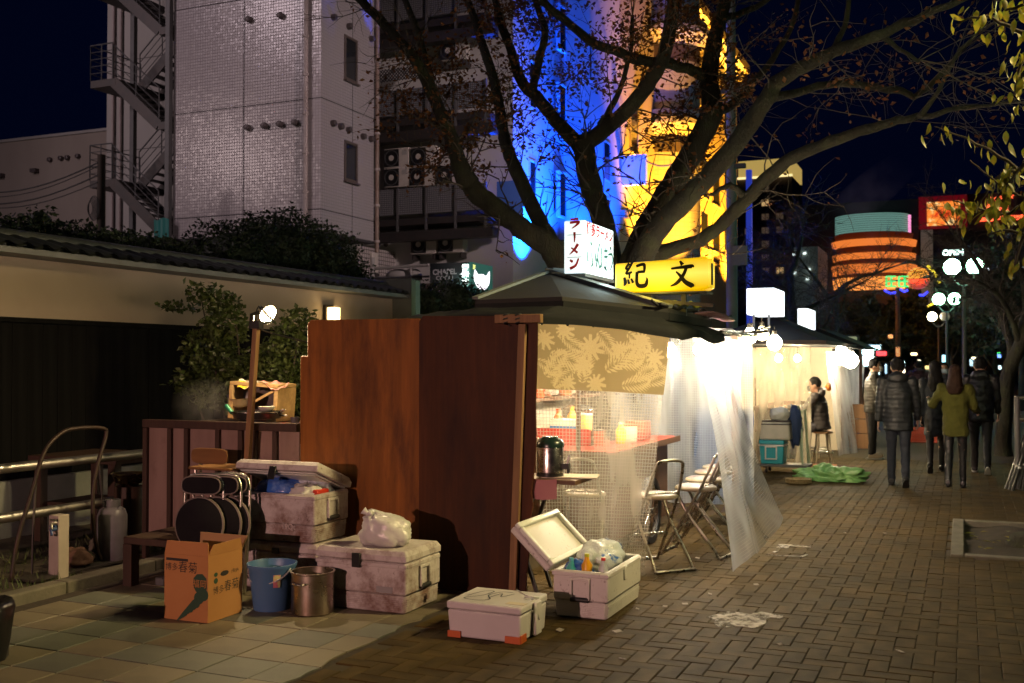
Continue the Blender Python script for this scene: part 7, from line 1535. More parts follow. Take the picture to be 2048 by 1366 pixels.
fr1 = [onX(x, y, Xh) for x, y in ((22, 1165), (35, 1080), (62, 990), (88, 905), (120, 868), (150, 857), (203, 856), (212, 870), (195, 930), (186, 985), (188, 1060), (200, 1115), (226, 1130))]
part('frame', MB().tube(crv([tuple(p) for p in fr1], 4), .016, 8), mat('rusty paint', (.035, .017, .011), .55, c2=(.017, .013, .012), scale=8, metal=.3), HT, smooth=180)
fr2 = [onX(x, y, Xh-.12) for x, y in ((72, 960), (66, 1060), (64, 1150))]; part('strut', MB().tube(fr2, .009, 7).tube([onX(x, y, Xh-.12) for x, y in ((196, 915), (206, 1010), (222, 1110))], .009, 7), M_['steel_dk'], HT, smooth=60)
a_, b_ = onX(22, 1165, Xh), onX(226, 1130, Xh); part('foot_plate', MB().box(Xh-.1, Xh+.12, a_.y+.1, b_.y, .03, .045), M_['steel_dk'], HT)
solo('clay_pots', lump((-6.5, 6.3, .09), (.16, .12, .09), 4, .3), mat('terracotta', (.12, .06, .04), .8), 'dark stone lying in the planted strip behind the standpipe', 'stone', (-6.5, 6.3, .02), smooth=180)
q = onX(395, 1010, -6.5); solo('garden_stone', lump((-6.55, 6.75, .13), (.2, .14, .1), 9, .25), M_['kerb'], 'pale flat stone in the planted strip by the railing', 'stone', (-6.55, 6.75, .05), smooth=180)
GBt = thing('gas_bottle', 'grey steel gas bottle standing beside the partition', 'gas bottle', (-6.42, 6.62, 0))
part('body', MB().lathe((-6.42, 6.62, 0), [(.11, .0), (.11, .03), (.118, .05), (.118, .40), (.10, .45), (.06, .475), (.03, .48)], 24), mat('grey bottle paint', (.15, .145, .17), .45, c2=(.10, .09, .10), scale=5), GBt, smooth=50)
part('collar', MB().lathe((-6.42, 6.62, .455), [(.065, 0), (.065, .075), (.058, .075), (.058, 0)], 18, cap=False), M_['steel_grey'], GBt, smooth=50)
part('valve', MB().cyl((-6.42, 6.62, .48), (-6.42, 6.62, .53), .018), M_['steel'], GBt, smooth=50)
BT2 = thing('work_table', 'dark wooden work table behind the railing', 'table', (-7.0, 7.5, 0))
z7 = .80; part('table_top', MB().box(-7.9, -6.85, 7.1, 7.9, z7-.05, z7), M_['dkwood'], BT2, bevel=.004)
for x, y in ((-7.8, 7.16), (-6.92, 7.16), (-7.8, 7.84), (-6.92, 7.84)): part('leg', MB().box(x-.04, x+.04, y-.04, y+.04, 0, z7-.052), M_['dkwood'], BT2)
part('shelf', MB().box(-7.8, -6.92, 7.2, 7.8, .34, .37), M_['dkwood'], BT2)
q = onX(258, 950, -6.95)
PN = thing('brass_pan', 'shallow brass coloured pan on the work table by the partition', 'pan', (q.x, q.y, z7)); 
q = onX(258, 955, -6.55)
part('body', MB().lathe((q.x, q.y, q.z-.07), [(.05, 0), (.11, .03), (.14, .10), (.155, .105), (.145, .11), (.1, .04), (0, .012)], 26), mat('old brass', (.42, .32, .17), .3, metal=1, rvar=.15, c2=(.25, .16, .08), scale=6), PN, smooth=50)
part('stand', MB().cyl((q.x, q.y, 0), (q.x, q.y, q.z-.072), .12, n=16), M_['dkwood'], PN, smooth=60)
BN = thing('low_bench', 'black low wooden bench with an open front in front of the partition', 'bench', (-5.3, 6.4, 0))
xa_, xb_ = onY(246, 1100, 6.02).x, -5.02; zt_ = .36
part('top', MB().box(xa_, xb_, 6.02, 6.78, zt_-.05, zt_), M_['dkwood'], BN, bevel=.004)
for x in (xa_+.04, xb_-.04):
    for y in (6.06, 6.74): part('leg', MB().box(x-.04, x+.04, y-.04, y+.04, 0, zt_-.052), M_['dkwood'], BN)
part('back_panel', MB().box(xa_+.08, xb_-.08, 6.70, 6.72, .04, zt_-.053), M_['blackwood'], BN)
solo('tin_cans', MB().box(-5.52, -5.44, 6.12, 6.2, 0, .06), M_['steel_grey'], 'small grey tin lying under the low black bench', 'tin', (-5.48, 6.16, 0), bevel=.008)
M_['chairvinyl'] = mat('dark chair vinyl', (.006, .005, .007), .85, c2=(.009, .008, .010), scale=9, spec=.2)
M_['piping'] = mat('chair piping', (.16, .13, .115), .5)
def folded_chair(lb, x, y, z0, sc_, rz, tilt):
    o = thing('folding_chair', lb, 'folding chair', (x, y, z0), rz, 'folded chairs by the cardboard box')
    o.rotation_euler = (R(tilt), 0, rz); W0 = Matrix.Translation((x, y, z0)) @ Matrix.Rotation(rz, 4, 'Z') @ Matrix.Rotation(R(tilt), 4, 'X'); WORLD[o.name] = W0
    s = part('seat', MB().lathe((0, -.02, .50), [(.0, -.025), (.17, -.022), (.19, -.008), (.19, .008)], 32, axis=(0, 1, 0)), M_['chairvinyl'], o, smooth=50, local=True)
    part('seat_piping', MB().lathe((0, -.02, .50), [(.186, -.016), (.196, -.014), (.2, -.004), (.194, .006)], 36, axis=(0, 1, 0), cap=False), M_['piping'], s, smooth=60, local=True)
    pts = []; hw, hh_ = .155, .062
    for i in range(32):
        a = 2*math.pi*i/32; cx, cy = math.cos(a), math.sin(a); e = .45
        pts.append(((abs(cx)**e)*math.copysign(hw, cx), -.03, .775+(abs(cy)**.8)*math.copysign(hh_, cy)))
    b_ = part('back_pad', MB().prism(pts, (0, .03, 0)), M_['chairvinyl'], o, smooth=40, local=True)
    part('back_piping', MB().tube(pts+[pts[0]], .0055, 6, caps=False), M_['piping'], b_, smooth=180, local=True)
    lp = crv([(.14, .03, 0), (.15, .03, .4), (.155, .02, .70), (.14, .02, .80), (.09, .02, .845), (-.09, .02, .845), (-.14, .02, .80), (-.155, .02, .70), (-.15, .03, .4), (-.14, .03, 0)], 5)
    part('frame', MB().tube(lp, .011, 8), M_['chrome'], o, smooth=180, local=True)
    part('leg', MB().cyl((.12, .05, .02), (.13, .055, .6), .0105).cyl((-.12, .05, .02), (-.13, .055, .6), .0105).cyl((-.13, .05, .03), (.13, .05, .03), .0105), M_['chrome'], o, smooth=60, local=True)
    return o
q = onY(394, 1030, 5.96)
CF = folded_chair('front folded chair with round black seat and cream piping', q.x, 5.98, .0, 1, R(8), -4)
for k, (dx, dy) in enumerate(((.105, .06), (.135, .12))):
    c = copy_tree(CF, (q.x+dx, 5.98+dy, .0), R(8), ('middle folded chair peeping out behind the front round seat', 'rearmost folded chair of the three by the cardboard box')[k]); c.rotation_euler = (R(-4), 0, R(8))
WCh = thing('wooden_chair', 'school chair with a curved plywood back standing on the low bench', 'chair', (-5.4, 6.5, .36))
cw = wood('chair plywood', (.26, .13, .05), (.2, .095, .035), .4, stretch=(1, 9, 9)); p0, p1 = onY(382, 895, 6.55), onY(454, 930, 6.55); cxx = (p0.x+p1.x)/2; hw = (p1.x-p0.x)/2; zm = (p0.z+p1.z)/2; hz = (p0.z-p1.z)/2; pts = []
for i in range(36):
    a = 2*math.pi*i/36; cx, cy = math.cos(a), math.sin(a); pts.append((cxx+(abs(cx)**.45)*math.copysign(hw, cx), 6.55, zm+(abs(cy)**.6)*math.copysign(hz, cy)))
part('backrest', MB().prism(pts, (0, .012, 0)), cw, WCh, bevel=.003)
q = onY(425, 936, 6.35); part('seat', MB().box(q.x-.19, q.x+.20, 6.3, 6.62, q.z-.012, q.z+.008), cw, WCh, bevel=.006)
for s in (-1, 1):
    part('leg', MB().tube([(cxx+s*.12, 6.56, zm-.02), (cxx+s*.125, 6.6, q.z), (cxx+s*.14, 6.66, .365)], .011, 8), M_['chrome'], WCh, smooth=60); part('leg', MB().tube([(q.x+s*.14, 6.33, q.z-.013), (q.x+s*.15, 6.28, .365)], .011, 8), M_['tube'], WCh, smooth=60)
BB2 = thing('rubbish_bin', 'black plastic lined rubbish bin cut off at the left edge', 'bin', (-5.55, 4.55, 0))
q = onZ(-62, 1335, 0)
part('bin', MB().lathe((q.x, q.y, 0), [(.15, 0), (.17, .05), (.19, .30), (.0, .30)], 24), M_['blackp'], BB2, smooth=50)
lin = MB().lathe((q.x, q.y, .10), [(.19, -.06), (.205, .04), (.215, .14), (.222, .22), (.205, .25), (.17, .23), (.12, .16)], 40, cap=False)
for i, p in enumerate(lin.v): d = (p-Vector((q.x, q.y, p.z))); k = 1+.06*noise.noise(Vector((d.x*16, d.y*16, p.z*9)))+.03*noise.noise(Vector((d.x*50, d.y*50, p.z*14))); lin.v[i] = Vector((q.x+d.x*k, q.y+d.y*k, p.z+.02*noise.noise(Vector((d.x*22, d.y*22, 3)))))
part('liner', lin, mat('black bin liner', (.006, .006, .007), .3, spec=.6), BB2, smooth=180)
# ============================================================ lamps outside the frame, some of them added, and an added awning
SLr = street_lamp(.95, 8.15, 4.4, 'twin globe street lamp just past the right edge by the leafy tree', 0, c=(1, .9, .55), r_=.17, gstr=4)
light('lamp light', (.95, 8.15, 4.1), 60, (1, .86, .36), .12, SLr)
SLn = street_lamp(2.55, 5.6, 3.9, 'added twin globe lamp out of view on the right that brightens the near leaves', 0, c=(1, .95, .6), r_=.17, gstr=4)  # lamp added out of view to brighten the hanging leaves
light('lamp light', (2.35, 5.75, 3.55), 60, (1, .95, .5), .1, SLn)
light('lamp light', (.95, 8.4, 4.1), 30, (.5, 1, .62), .12, SLr)
SLb = street_lamp(-4.6, -9.5, 3.2, 'twin globe street lamp behind the viewer lighting the stall front', 0, c=(1, .75, .7), r_=.2, gstr=4)
light('lamp light', (-4.6, -9.5, 2.85), 4100, (1, .54, .45), .03, SLb)
AW = thing('unseen_cutoff_awning', 'added unseen awning behind the viewer that cuts off the lamp light above the stall front', 'awning', (-4.6, -7.5, 0))  # unseen awning added to keep the low lamp's light off the tree
part('cutoff_canopy', MB().prism([(-16, -7.5, 2.765), (-16, -7.45, 2.765), (-16, -7.45, 3.35), (-16, -10.6, 4.2), (-16, -10.6, 4.1), (-16, -7.5, 3.3)], (24, 0, 0)), M_['tarp'], AW)
for x_ in (-15.9, 7.9): part('post', MB().box(x_-.04, x_+.04, -7.52, -7.44, 0, 2.762), M_['steel_grey'], AW)
def flood_pole(x, y, h, to, power, c, ang, lb, rad=.3):
    o = thing('unseen_floodlight', lb, 'floodlight', (x, y, 0)); part('pole', MB().cyl((x, y, 0), (x, y, h), .12, .08), M_['steel_grey'], o, smooth=60)
    d = (Vector(to)-Vector((x, y, h))).normalized(); part('lamp_head', MB().cyl(Vector((x, y, h)), Vector((x, y, h))+d*.3, .2, .3), M_['steel_dk'], o, smooth=60)
    part('lens', MB().cyl(Vector((x, y, h))+d*.29, Vector((x, y, h))+d*.305, .27), emit('flood glass', c, 3), o, smooth=60)
    spot('flood beam', Vector((x, y, h))+d*.45, to, power, c, ang, rad, .9, o)
flood_pole(4.0, 7.9, 6.6, (-6.2, 6.0, 0), 3300, (1, .76, .32), 42, 'tall street light right of the view shining over the tiled floor and the wall')
flood_pole(-29, 4, 18.5, (-17.5, 22.5, 8), 3500, (1, .77, .83), 105, 'added floodlight left of the view that lights the tiled building and makes its tiles glint', 1.5)  # floodlight added to light the tiled facade and make it glint
flood_pole(-33, 2.5, 11.8, (-19, 24, 7), 2400, (1, .76, .74), 100, 'second added floodlight left of the view for more glints on the tiled building', 1.3)  # weaker floodlight added for a second patch of glints
flood_pole(10, 13, 11, (-15.6, 26, 7.8), 10000, (1, .74, .72), 27, 'added floodlight out of view far to the right that brightens the set back facades', .5)  # floodlight added to brighten the street side walls and balconies
# ============================================================ second stall and the things round it
S2 = thing('second_stall', 'farther food stall with clear sheet walls and a dark roof under a white sign', 'food stall', (-2.9, 18.3, 0))
X0, X1, Ya, Yb = -3.75, -2.12, 16.45, 20.6
for x, y in ((X0, Ya), (X1, Yb), (X0, Yb)): part('post', MB().box(x-.03, x+.03, y-.03, y+.03, 0, 1.96), M_['cwood'], S2)
ee = [Vector((X0-.2, Ya-.3, 1.97)), Vector((X1+.22, Ya-.3, 1.95)), Vector((X1+.22, Yb+.2, 1.95)), Vector((X0-.2, Yb+.2, 1.97))]; ap = [Vector((-2.95, 17.8, 2.42)), Vector((-2.95, 19.4, 2.42))]
rf = MB().poly([ee[0], ee[1], ap[0]]).poly([ee[1], ee[2], ap[1], ap[0]]).poly([ee[2], ee[3], ap[1]]).poly([ee[3], ee[0], ap[0], ap[1]]); rf.poly([e-Vector((0, 0, .02)) for e in ee][::-1])
part('roof', rf, M_['tarp'], S2); part('fascia', MB().bar(ee[0], ee[1], .03, .06).bar(ee[1], ee[2], .03, .06), M_['dkwood'], S2)
part('back_wall', MB().box(X0-.02, X0, Ya, Yb, 0, 1.95), M_['cream'], S2)
part('counter', MB().box(-3.2, -2.75, 17.1, 20.2, .88, .93).box(-3.1, -3.06, 17.1, 20.2, 0, .878), M_['cwood'], S2)
part('rear_wall', MB().box(X0, X1, Yb-.02, Yb, 0, 1.95), M_['cream'], S2)
def curtain(nm, lb, T, B_, wav, nw, seed, m, sz, nu=36, nv=24):
    o = thing(nm, lb, 'curtain', tuple(T[0])); part('vinyl', MB().grid(sheet_pts(T, B_, wav, nw, seed), nu, nv, sz), m, o, smooth=180); return o
fa, fb = onY(1506, 700, 16.4), onY(1622, 698, 16.4); ga, gb = onY(1500, 935, 16.4), onY(1622, 932, 16.4)
curtain('crumpled_curtain', 'crumpled clear curtain glowing across the front of the second stall', [fa+Vector((0, 0, .03)), fb+Vector((0, 0, .03))], [Vector((ga.x, 16.4, .08)), Vector((gb.x, 16.4, .08))], .02, 5, 3, M_['sheet_far'], (1, 1.9), 60, 50)
ha, hb = onY(1652, 702, 19.0), onY(1690, 706, 20.2); ia, ib = onZ(1672, 912, .03), onZ(1714, 905, .03)
curtain('side_curtain', 'pulled aside milky curtain by the seated man in the second stall', [ha, hb], [ia, ib], .03, 1.2, 6, M_['sheet_milky'], (.9, 1.9))
ha, hb = onY(1690, 712, 23.0), onY(1730, 720, 23.5); ia, ib = onY(1690, 870, 23.0), onY(1722, 850, 23.5)
curtain('grey_curtain', 'greyish gridded curtain of the third stall beyond the round lanterns', [ha, hb], [ia, ib], .02, 2, 9, M_['sheet_milky'], (.9, 1.6))
S3 = thing('third_stall', 'third food stall in the row, mostly hidden behind the lanterns', 'food stall', (-3, 24, 0))
part('roof', MB().prism([(-3.9, 22.9, 2.0), (-1.85, 22.9, 1.95), (-2.9, 22.9, 2.4)], (0, 4, 0)), M_['tarp'], S3); part('back_wall', MB().box(-3.8, -3.76, 23, 26.8, 0, 1.96), M_['cream'], S3); part('counter', MB().box(-3.0, -2.6, 23.4, 26, .88, .93), M_['cwood'], S3)
for x, y in ((-3.75, 23), (-2.0, 23), (-2.0, 26.8)): part('post', MB().box(x-.03, x+.03, y-.03, y+.03, 0, 1.95), M_['cwood'], S3)
LT = [(1668, 716, 18.6, .10), (1683, 712, 18.9, .16), (1701, 721, 19.3, .14)]
for k, (x, y, Y, r_) in enumerate(LT):
    q = onY(x, y, Y); bulb(q.x, Y, q.z, r_, ('smallest', 'largest', 'right hand')[k]+' of three round white lanterns at the second stall', (0, 80, 50)[k], (1, .88, .62), (9, 12, 6)[k], 'round_lantern', .05, 'lantern')
q = onY(1690, 697, 19); solo('lantern_cable', MB().tube([Vector((X1+.2, 18.2, 1.99)), q+Vector((-.1, 0, .05)), q+Vector((.25, .3, .0)), q+Vector((.3, 1.2, .03))], .015, 6), M_['black'], 'black cable looped over the round white lanterns', 'cable', tuple(q), smooth=60)
for k, (x, y, z) in enumerate(((-2.75, 17.2, 1.72), (-2.7, 18.9, 1.72))): bulb(x, y, z, .055, ('bare bulb behind the crumpled curtain of the second stall', 'bare bulb over the seated man in the second stall')[k], 150, (1, .77, .45), 25)
bulb(-2.8, 24.2, 1.7, .06, 'bare bulb inside the third stall', 110, (1, .85, .6), 20)
WSg = thing('blank_sign', 'blank white glowing box sign over the second stall', 'sign', (-2.8, 15.9, 2.4))
a_, b_ = onY(1493, 577, 15.9), onY(1549, 575, 15.9); zb_ = onY(1520, 629, 15.9).z; yB_ = onX(1569, 600, b_.x).y
part('lit_box', MB().box(a_.x, b_.x, 15.9, yB_, zb_, a_.z), emit('blank sign face', (.9, .97, 1), 2.2), WSg, bevel=.01)
part('leg', MB().box(a_.x+.08, a_.x+.11, 15.95, 15.98, 1.95, zb_-.001).box(b_.x-.11, b_.x-.08, 15.95, 15.98, 1.95, zb_-.001), M_['steel_dk'], WSg)
light('sign glow', (a_.x+.25, 15.6, zb_-.1), 12, (.75, .9, 1), .2, WSg)
RSg = thing('small_red_sign', 'small white glowing box sign with red writing on its side', 'sign', (-2.7, 20.5, 2.4))
a_, b_ = onY(1595, 617, 20.5), onY(1616, 616, 20.5); zb_ = onY(1605, 657, 20.5).z; yB_ = onX(1631, 640, b_.x).y
part('lit_box', MB().box(a_.x, b_.x, 20.5, yB_, zb_, a_.z), emit('small sign face', (.9, .97, 1), 1.8), RSg, bevel=.01)
part('lettering', brush([[(-.6, .5, .14), (-.5, -.1, .2), (-.1, .1, .12)], [(.0, .5, .12), (.1, .0, .2), (.5, .2, .1)], [(-.6, -.4, .16), (.0, -.55, .14), (.55, -.45, .2)], [(.35, .55, .12), (.6, .3, .2)]]).xf(frame2((b_.x+.004, (20.5+yB_)/2, (zb_+a_.z)/2), (0, 1, 0), (0, 0, 1), (a_.z-zb_)*.55)), emit('red glow letters', (.9, .02, .08), .8), RSg)
part('leg', MB().box(a_.x+.02, a_.x+.05, 20.52, 20.55, 2.0, zb_-.001), M_['steel_dk'], RSg)
# cooler on a dolly, bags, basket
DL = thing('dolly', 'grey flat dolly on small wheels under the turquoise cooler', 'dolly', (-2.5, 16.1, 0))
part('deck', MB().box(-2.82, -2.12, 15.9, 16.34, .10, .135), M_['steel_grey'], DL, bevel=.006)
for x in (-2.74, -2.2):
    for y in (15.97, 16.27): part('wheel', MB().cyl((x-.015, y, .05), (x+.015, y, .05), .05, n=14), M_['black'], DL, smooth=50)
TC = thing('turquoise_cooler', 'turquoise cool box with a white square handle on the dolly', 'cooler', (-2.5, 16.1, .137))
tq = mat('turquoise plastic', (.02, .30, .40), .38)
a_, b_ = onY(1519, 935, 15.95), onY(1567, 935, 15.95)
part('body', MB().frust(.137, (a_.x+.02, b_.x-.01, 15.95, 16.28), .40, (a_.x, b_.x+.01, 15.94, 16.3)), tq, TC, bevel=.015, seg=2)
part('trim', MB().box(a_.x-.008, b_.x+.018, 15.93, 16.31, .402, .425), mat('white trim', (.6, .6, .58), .4), TC, bevel=.004)
part('lid', MB().box(a_.x-.004, b_.x+.014, 15.935, 16.305, .427, .49), tq, TC, bevel=.014, seg=2)
hx = (a_.x+b_.x)/2; part('handle', MB().box(hx-.09, hx+.09, 15.90, 15.92, .385, .405).box(hx-.09, hx-.07, 15.90, 15.92, .225, .384).box(hx+.07, hx+.09, 15.90, 15.92, .225, .384).box(hx-.09, hx+.09, 15.90, 15.92, .205, .224), M_['whitebag'], TC, bevel=.003)
SBg = thing('soft_cool_bag', 'pale grey soft cool bag with a dark zip on top of the turquoise cooler', 'bag', (-2.48, 16.1, .49))
part('body', MB().frust(.492, (a_.x-.0, b_.x+.10, 15.95, 16.28), .76, (a_.x+.03, b_.x+.08, 15.97, 16.26)), mat('pale canvas', (.5, .47, .43), .7, c2=(.42, .4, .36), scale=6, bump=.4, bscale=18), SBg, bevel=.03, seg=3)
part('zip_band', MB().box(a_.x+.022, b_.x+.088, 15.963, 16.268, .715, .735).box(a_.x+.03, b_.x+.08, 15.975, 16.255, .762, .785), mat('dark canvas', (.05, .04, .045), .7), SBg, bevel=.006)
q = onY(1560, 835, 16.1); solo('plastic_bag', lump((q.x, 16.1, .87), (.14, .1, .11), 14, .35, 3), M_['whitebag'], 'thin white carrier bag on top of the soft cool bag', 'bag', (q.x, 16.1, .79), smooth=180)
q = onY(1588, 855, 16.25); solo('blue_jacket', lump((q.x, 16.28, .70), (.12, .1, .3), 15, .25, 3), mat('navy cloth', (.02, .04, .12), .8), 'navy jacket slung behind the soft cool bag', 'jacket', (q.x, 16.28, .5), smooth=180)
q = onZ(1605, 950, 0); solo('folded_stand', MB().bar((q.x-.06, q.y+.5, 0), (q.x-.12, q.y+.4, 1.0), .03, .03).bar((q.x+.04, q.y+.45, 0), (q.x-.02, q.y+.4, .95), .03, .03).bar((q.x-.14, q.y+.45, .9), (q.x+.0, q.y+.45, .92), .03, .03).bar((q.x-.02, q.y+.2, 0), (q.x-.08, q.y+.45, .9), .025, .025), mat('pale green tube', (.3, .38, .27), .45), 'pale green folding stand leaning beside the navy jacket', 'stand', (q.x, q.y+.4, 0))
gb_ = lump((-1.73, 15.25, .07), (.44, .2, .15), 21, .45, 2.6, -.065, 72, 40)
for p in gb_.v: p.z = max(.004, p.z-.05*abs(noise.noise(Vector((p.x*6, p.y*6, 4))))-.025*abs(noise.noise(Vector((p.x*17, p.y*17, 1)))))
GBg = solo('green_bag', gb_, mat('green plastic bag', (.16, .42, .14), .25, c2=(.32, .58, .22), scale=6, bump=.9, bscale=12, spec=.8), 'translucent green plastic bag lying on the pavement by the second stall', 'bag', (-1.73, 15.25, 0), smooth=180)
BSk = thing('wicker_basket', 'shallow round wicker tray on the pavement next to the green bag', 'basket', (-2.1, 14.73, 0))
wk = mat('wicker', (.34, .25, .12), .7, c2=(.2, .14, .07), scale=30, bump=.6, bscale=60)
part('tray', MB().lathe((-2.1, 14.73, 0), [(.13, 0), (.16, .02), (.17, .06), (.15, .06), (.12, .02), (0, .015)], 26), wk, BSk, smooth=50)
for z in (.02, .04, .06): part('weave', MB().tube([(-2.1+.17*math.cos(t*.2618), 14.73+.17*math.sin(t*.2618), z+.004*(t % 2)) for t in range(25)], .008, 6, caps=False), wk, BSk, smooth=180)
solo('floor_mat', MB().box(-2.35, -1.9, 16.9, 17.6, .0, .012), M_['card'], 'flat brown cardboard mat on the ground under the stools', 'mat', (-2.1, 17.2, 0))
# stools of the second stall
def round_stool(lb, loc, rz):
    o = thing('round_stool', lb, 'stool', loc, rz, 'pale stools at the second stall')
    pl = wood('pale stool wood', (.5, .42, .3), (.42, .34, .24), .5)
    part('seat', MB().lathe((0, 0, .5), [(.15, -.02), (.165, -.01), (.165, .01), (.15, .018)], 22), mat('brown seat', (.22, .12, .06), .5), o, smooth=50, local=True)
    for k in range(4): a = math.pi/4+k*math.pi/2; c, s = math.cos(a), math.sin(a); part('leg', MB().tube([(c*.12, s*.12, .48), (c*.14, s*.14, .25), (c*.19, s*.19, 0)], .014, 8), pl, o, smooth=60, local=True)
    part('foot_ring', MB().tube([(.165*math.cos(t*.314), .165*math.sin(t*.314), .17) for t in range(21)], .009, 6, caps=False), M_['chrome'], o, smooth=180, local=True); return o
STL = onZ(1646, 925, 0)
rs0 = round_stool('pale legged round stool under the seated man', (STL.x, STL.y, 0), .3)
copy_tree(rs0, (STL.x-.18, STL.y+.9, 0), .9, 'empty pale legged stool just behind the seated man')
# leaning boards, crate, railing and pole bundle
q = onZ(1720, 897, 0); LB = thing('leaning_board', 'brown three panelled wooden board leaning at the end of the second stall', 'board', tuple(q))
for k in range(3): part('panel', MB().obox((q.x-.02-.03*k, q.y, .14+.285*k), (.19, 0, 0), (0, .014, 0), (-.015, 0, .138)), wood('amber board', (.30, .15, .06), (.22, .11, .04), .6), LB, bevel=.006)
part('frame', MB().bar((q.x-.22, q.y-.01, 0), (q.x-.30, q.y-.01, .9), .04, .05).bar((q.x+.19, q.y-.01, 0), (q.x+.10, q.y-.01, .9), .03, .04), M_['dkwood'], LB)
q = onZ(1847, 885, 0); OC = thing('orange_crate', 'orange red plastic crate standing on the pavement between the walkers', 'crate', tuple(q))
om = mat('orange red plastic', (.5, .06, .02), .4); cr = MB()
for k in range(4): z = .02+.075*k; cr.box(q.x-.26, q.x+.26, q.y, q.y+.012, z, z+.05).box(q.x-.26, q.x-.248, q.y+.013, q.y+.34, z, z+.05).box(q.x+.248, q.x+.26, q.y+.013, q.y+.34, z, z+.05).box(q.x-.26, q.x+.26, q.y+.341, q.y+.353, z, z+.05)
part('slats', cr, om, OC).name = 'slat'; part('floor', MB().box(q.x-.25, q.x+.25, q.y+.01, q.y+.34, .0, .015), om, OC)
for sx in (-1, 1): part('corner_post', MB().box(q.x+sx*.255-.015, q.x+sx*.255+.015, q.y-.01, q.y+.02, 0, .32), om, OC)
RB2 = thing('guard_rail', 'two bar metal guard rail at the right edge behind the black poles', 'railing', (.9, 15.2, 0))
for y in (795, 838): a_ = onY(2030, y, 15.2); part('bar', MB().cyl(a_, (2.6, 15.6, a_.z+.0), .03, n=12), M_['chrome'], RB2, smooth=60)
q = onY(2034, 800, 15.2); part('post', MB().cyl((q.x, 15.2, 0), (q.x, 15.2, q.z+.04), .035), M_['steel_grey'], RB2, smooth=60); part('post', MB().cyl((2.5, 15.6, 0), (2.5, 15.6, q.z), .035), M_['steel_grey'], RB2, smooth=60)
PBd = thing('pole_bundle', 'bundle of black poles tied with pale straps leaning at the right edge', 'pole bundle', (.6, 14.7, 0))
for k in range(9):
    f = onZ(2012+6.5*k, 978+2*(k % 3), .0); t = onY(2052+3*k, 860+6*(k % 4), f.y+.25); part('pole', MB().cyl(f, t, .022, .018, 9), M_['blackp'], PBd, smooth=60)
    m = f.lerp(t, .42); part('strap', MB().cyl(f.lerp(t, .40), f.lerp(t, .43), .0245, n=9), M_['whitebag'], PBd, smooth=60)
# smoke over the mall
q = onY(1752, 360, 130); sm2 = stm.copy(); sm2.name = 'chimney smoke'
for n in sm2.node_tree.nodes:
    if n.type == 'MATH' and not n.inputs[1].is_linked and n.operation == 'MULTIPLY': n.inputs[1].default_value = .16
    if n.type == 'TEX_NOISE': n.inputs['Scale'].default_value = .35
rotm = Matrix.Rotation(R(-38), 3, 'Y')
setting('smoke', MB().ell((q.x-1, 135, q.z-.5), (7.5, 2.2, 2.4), 16, 10, rotm), sm2, kind='stuff')
light('mall glow', (q.x-3, 131, q.z-6), 500, (.8, .7, 1), .5, ML)
# ============================================================ people
M_['skin'] = mat('skin', (.36, .21, .14), .5, c2=(.30, .16, .11), scale=14)
def fuse(name, mb, m, parent, voxel, disp=None, smooth_it=3, keep=None):
    """grow one continuous surface from overlapping limbs; local coordinates of the figure"""
    me = mb.mesh(name, m); o = bpy.data.objects.new(name, me); col.objects.link(o)
    r_ = o.modifiers.new('remesh', 'REMESH'); r_.mode = 'VOXEL'; r_.voxel_size = voxel
    s_ = o.modifiers.new('smooth', 'SMOOTH'); s_.iterations = smooth_it; s_.factor = .5
    bake(o)
    if disp:
        for v in o.data.vertices: v.co += v.normal*disp(v.co)
    if keep is not None:                                             # fingers: rooted in the palm, apart from one another
        bm = bmesh.new(); bm.from_mesh(o.data); k = keep.mesh('finger', m); bm.from_mesh(k); bm.to_mesh(o.data); bm.free(); bpy.data.meshes.remove(k)
        o.data.polygons.foreach_set('use_smooth', [True]*len(o.data.polygons))
    if not o.data.materials: o.data.materials.append(m)
    if parent is not None: o.parent = parent
    return o
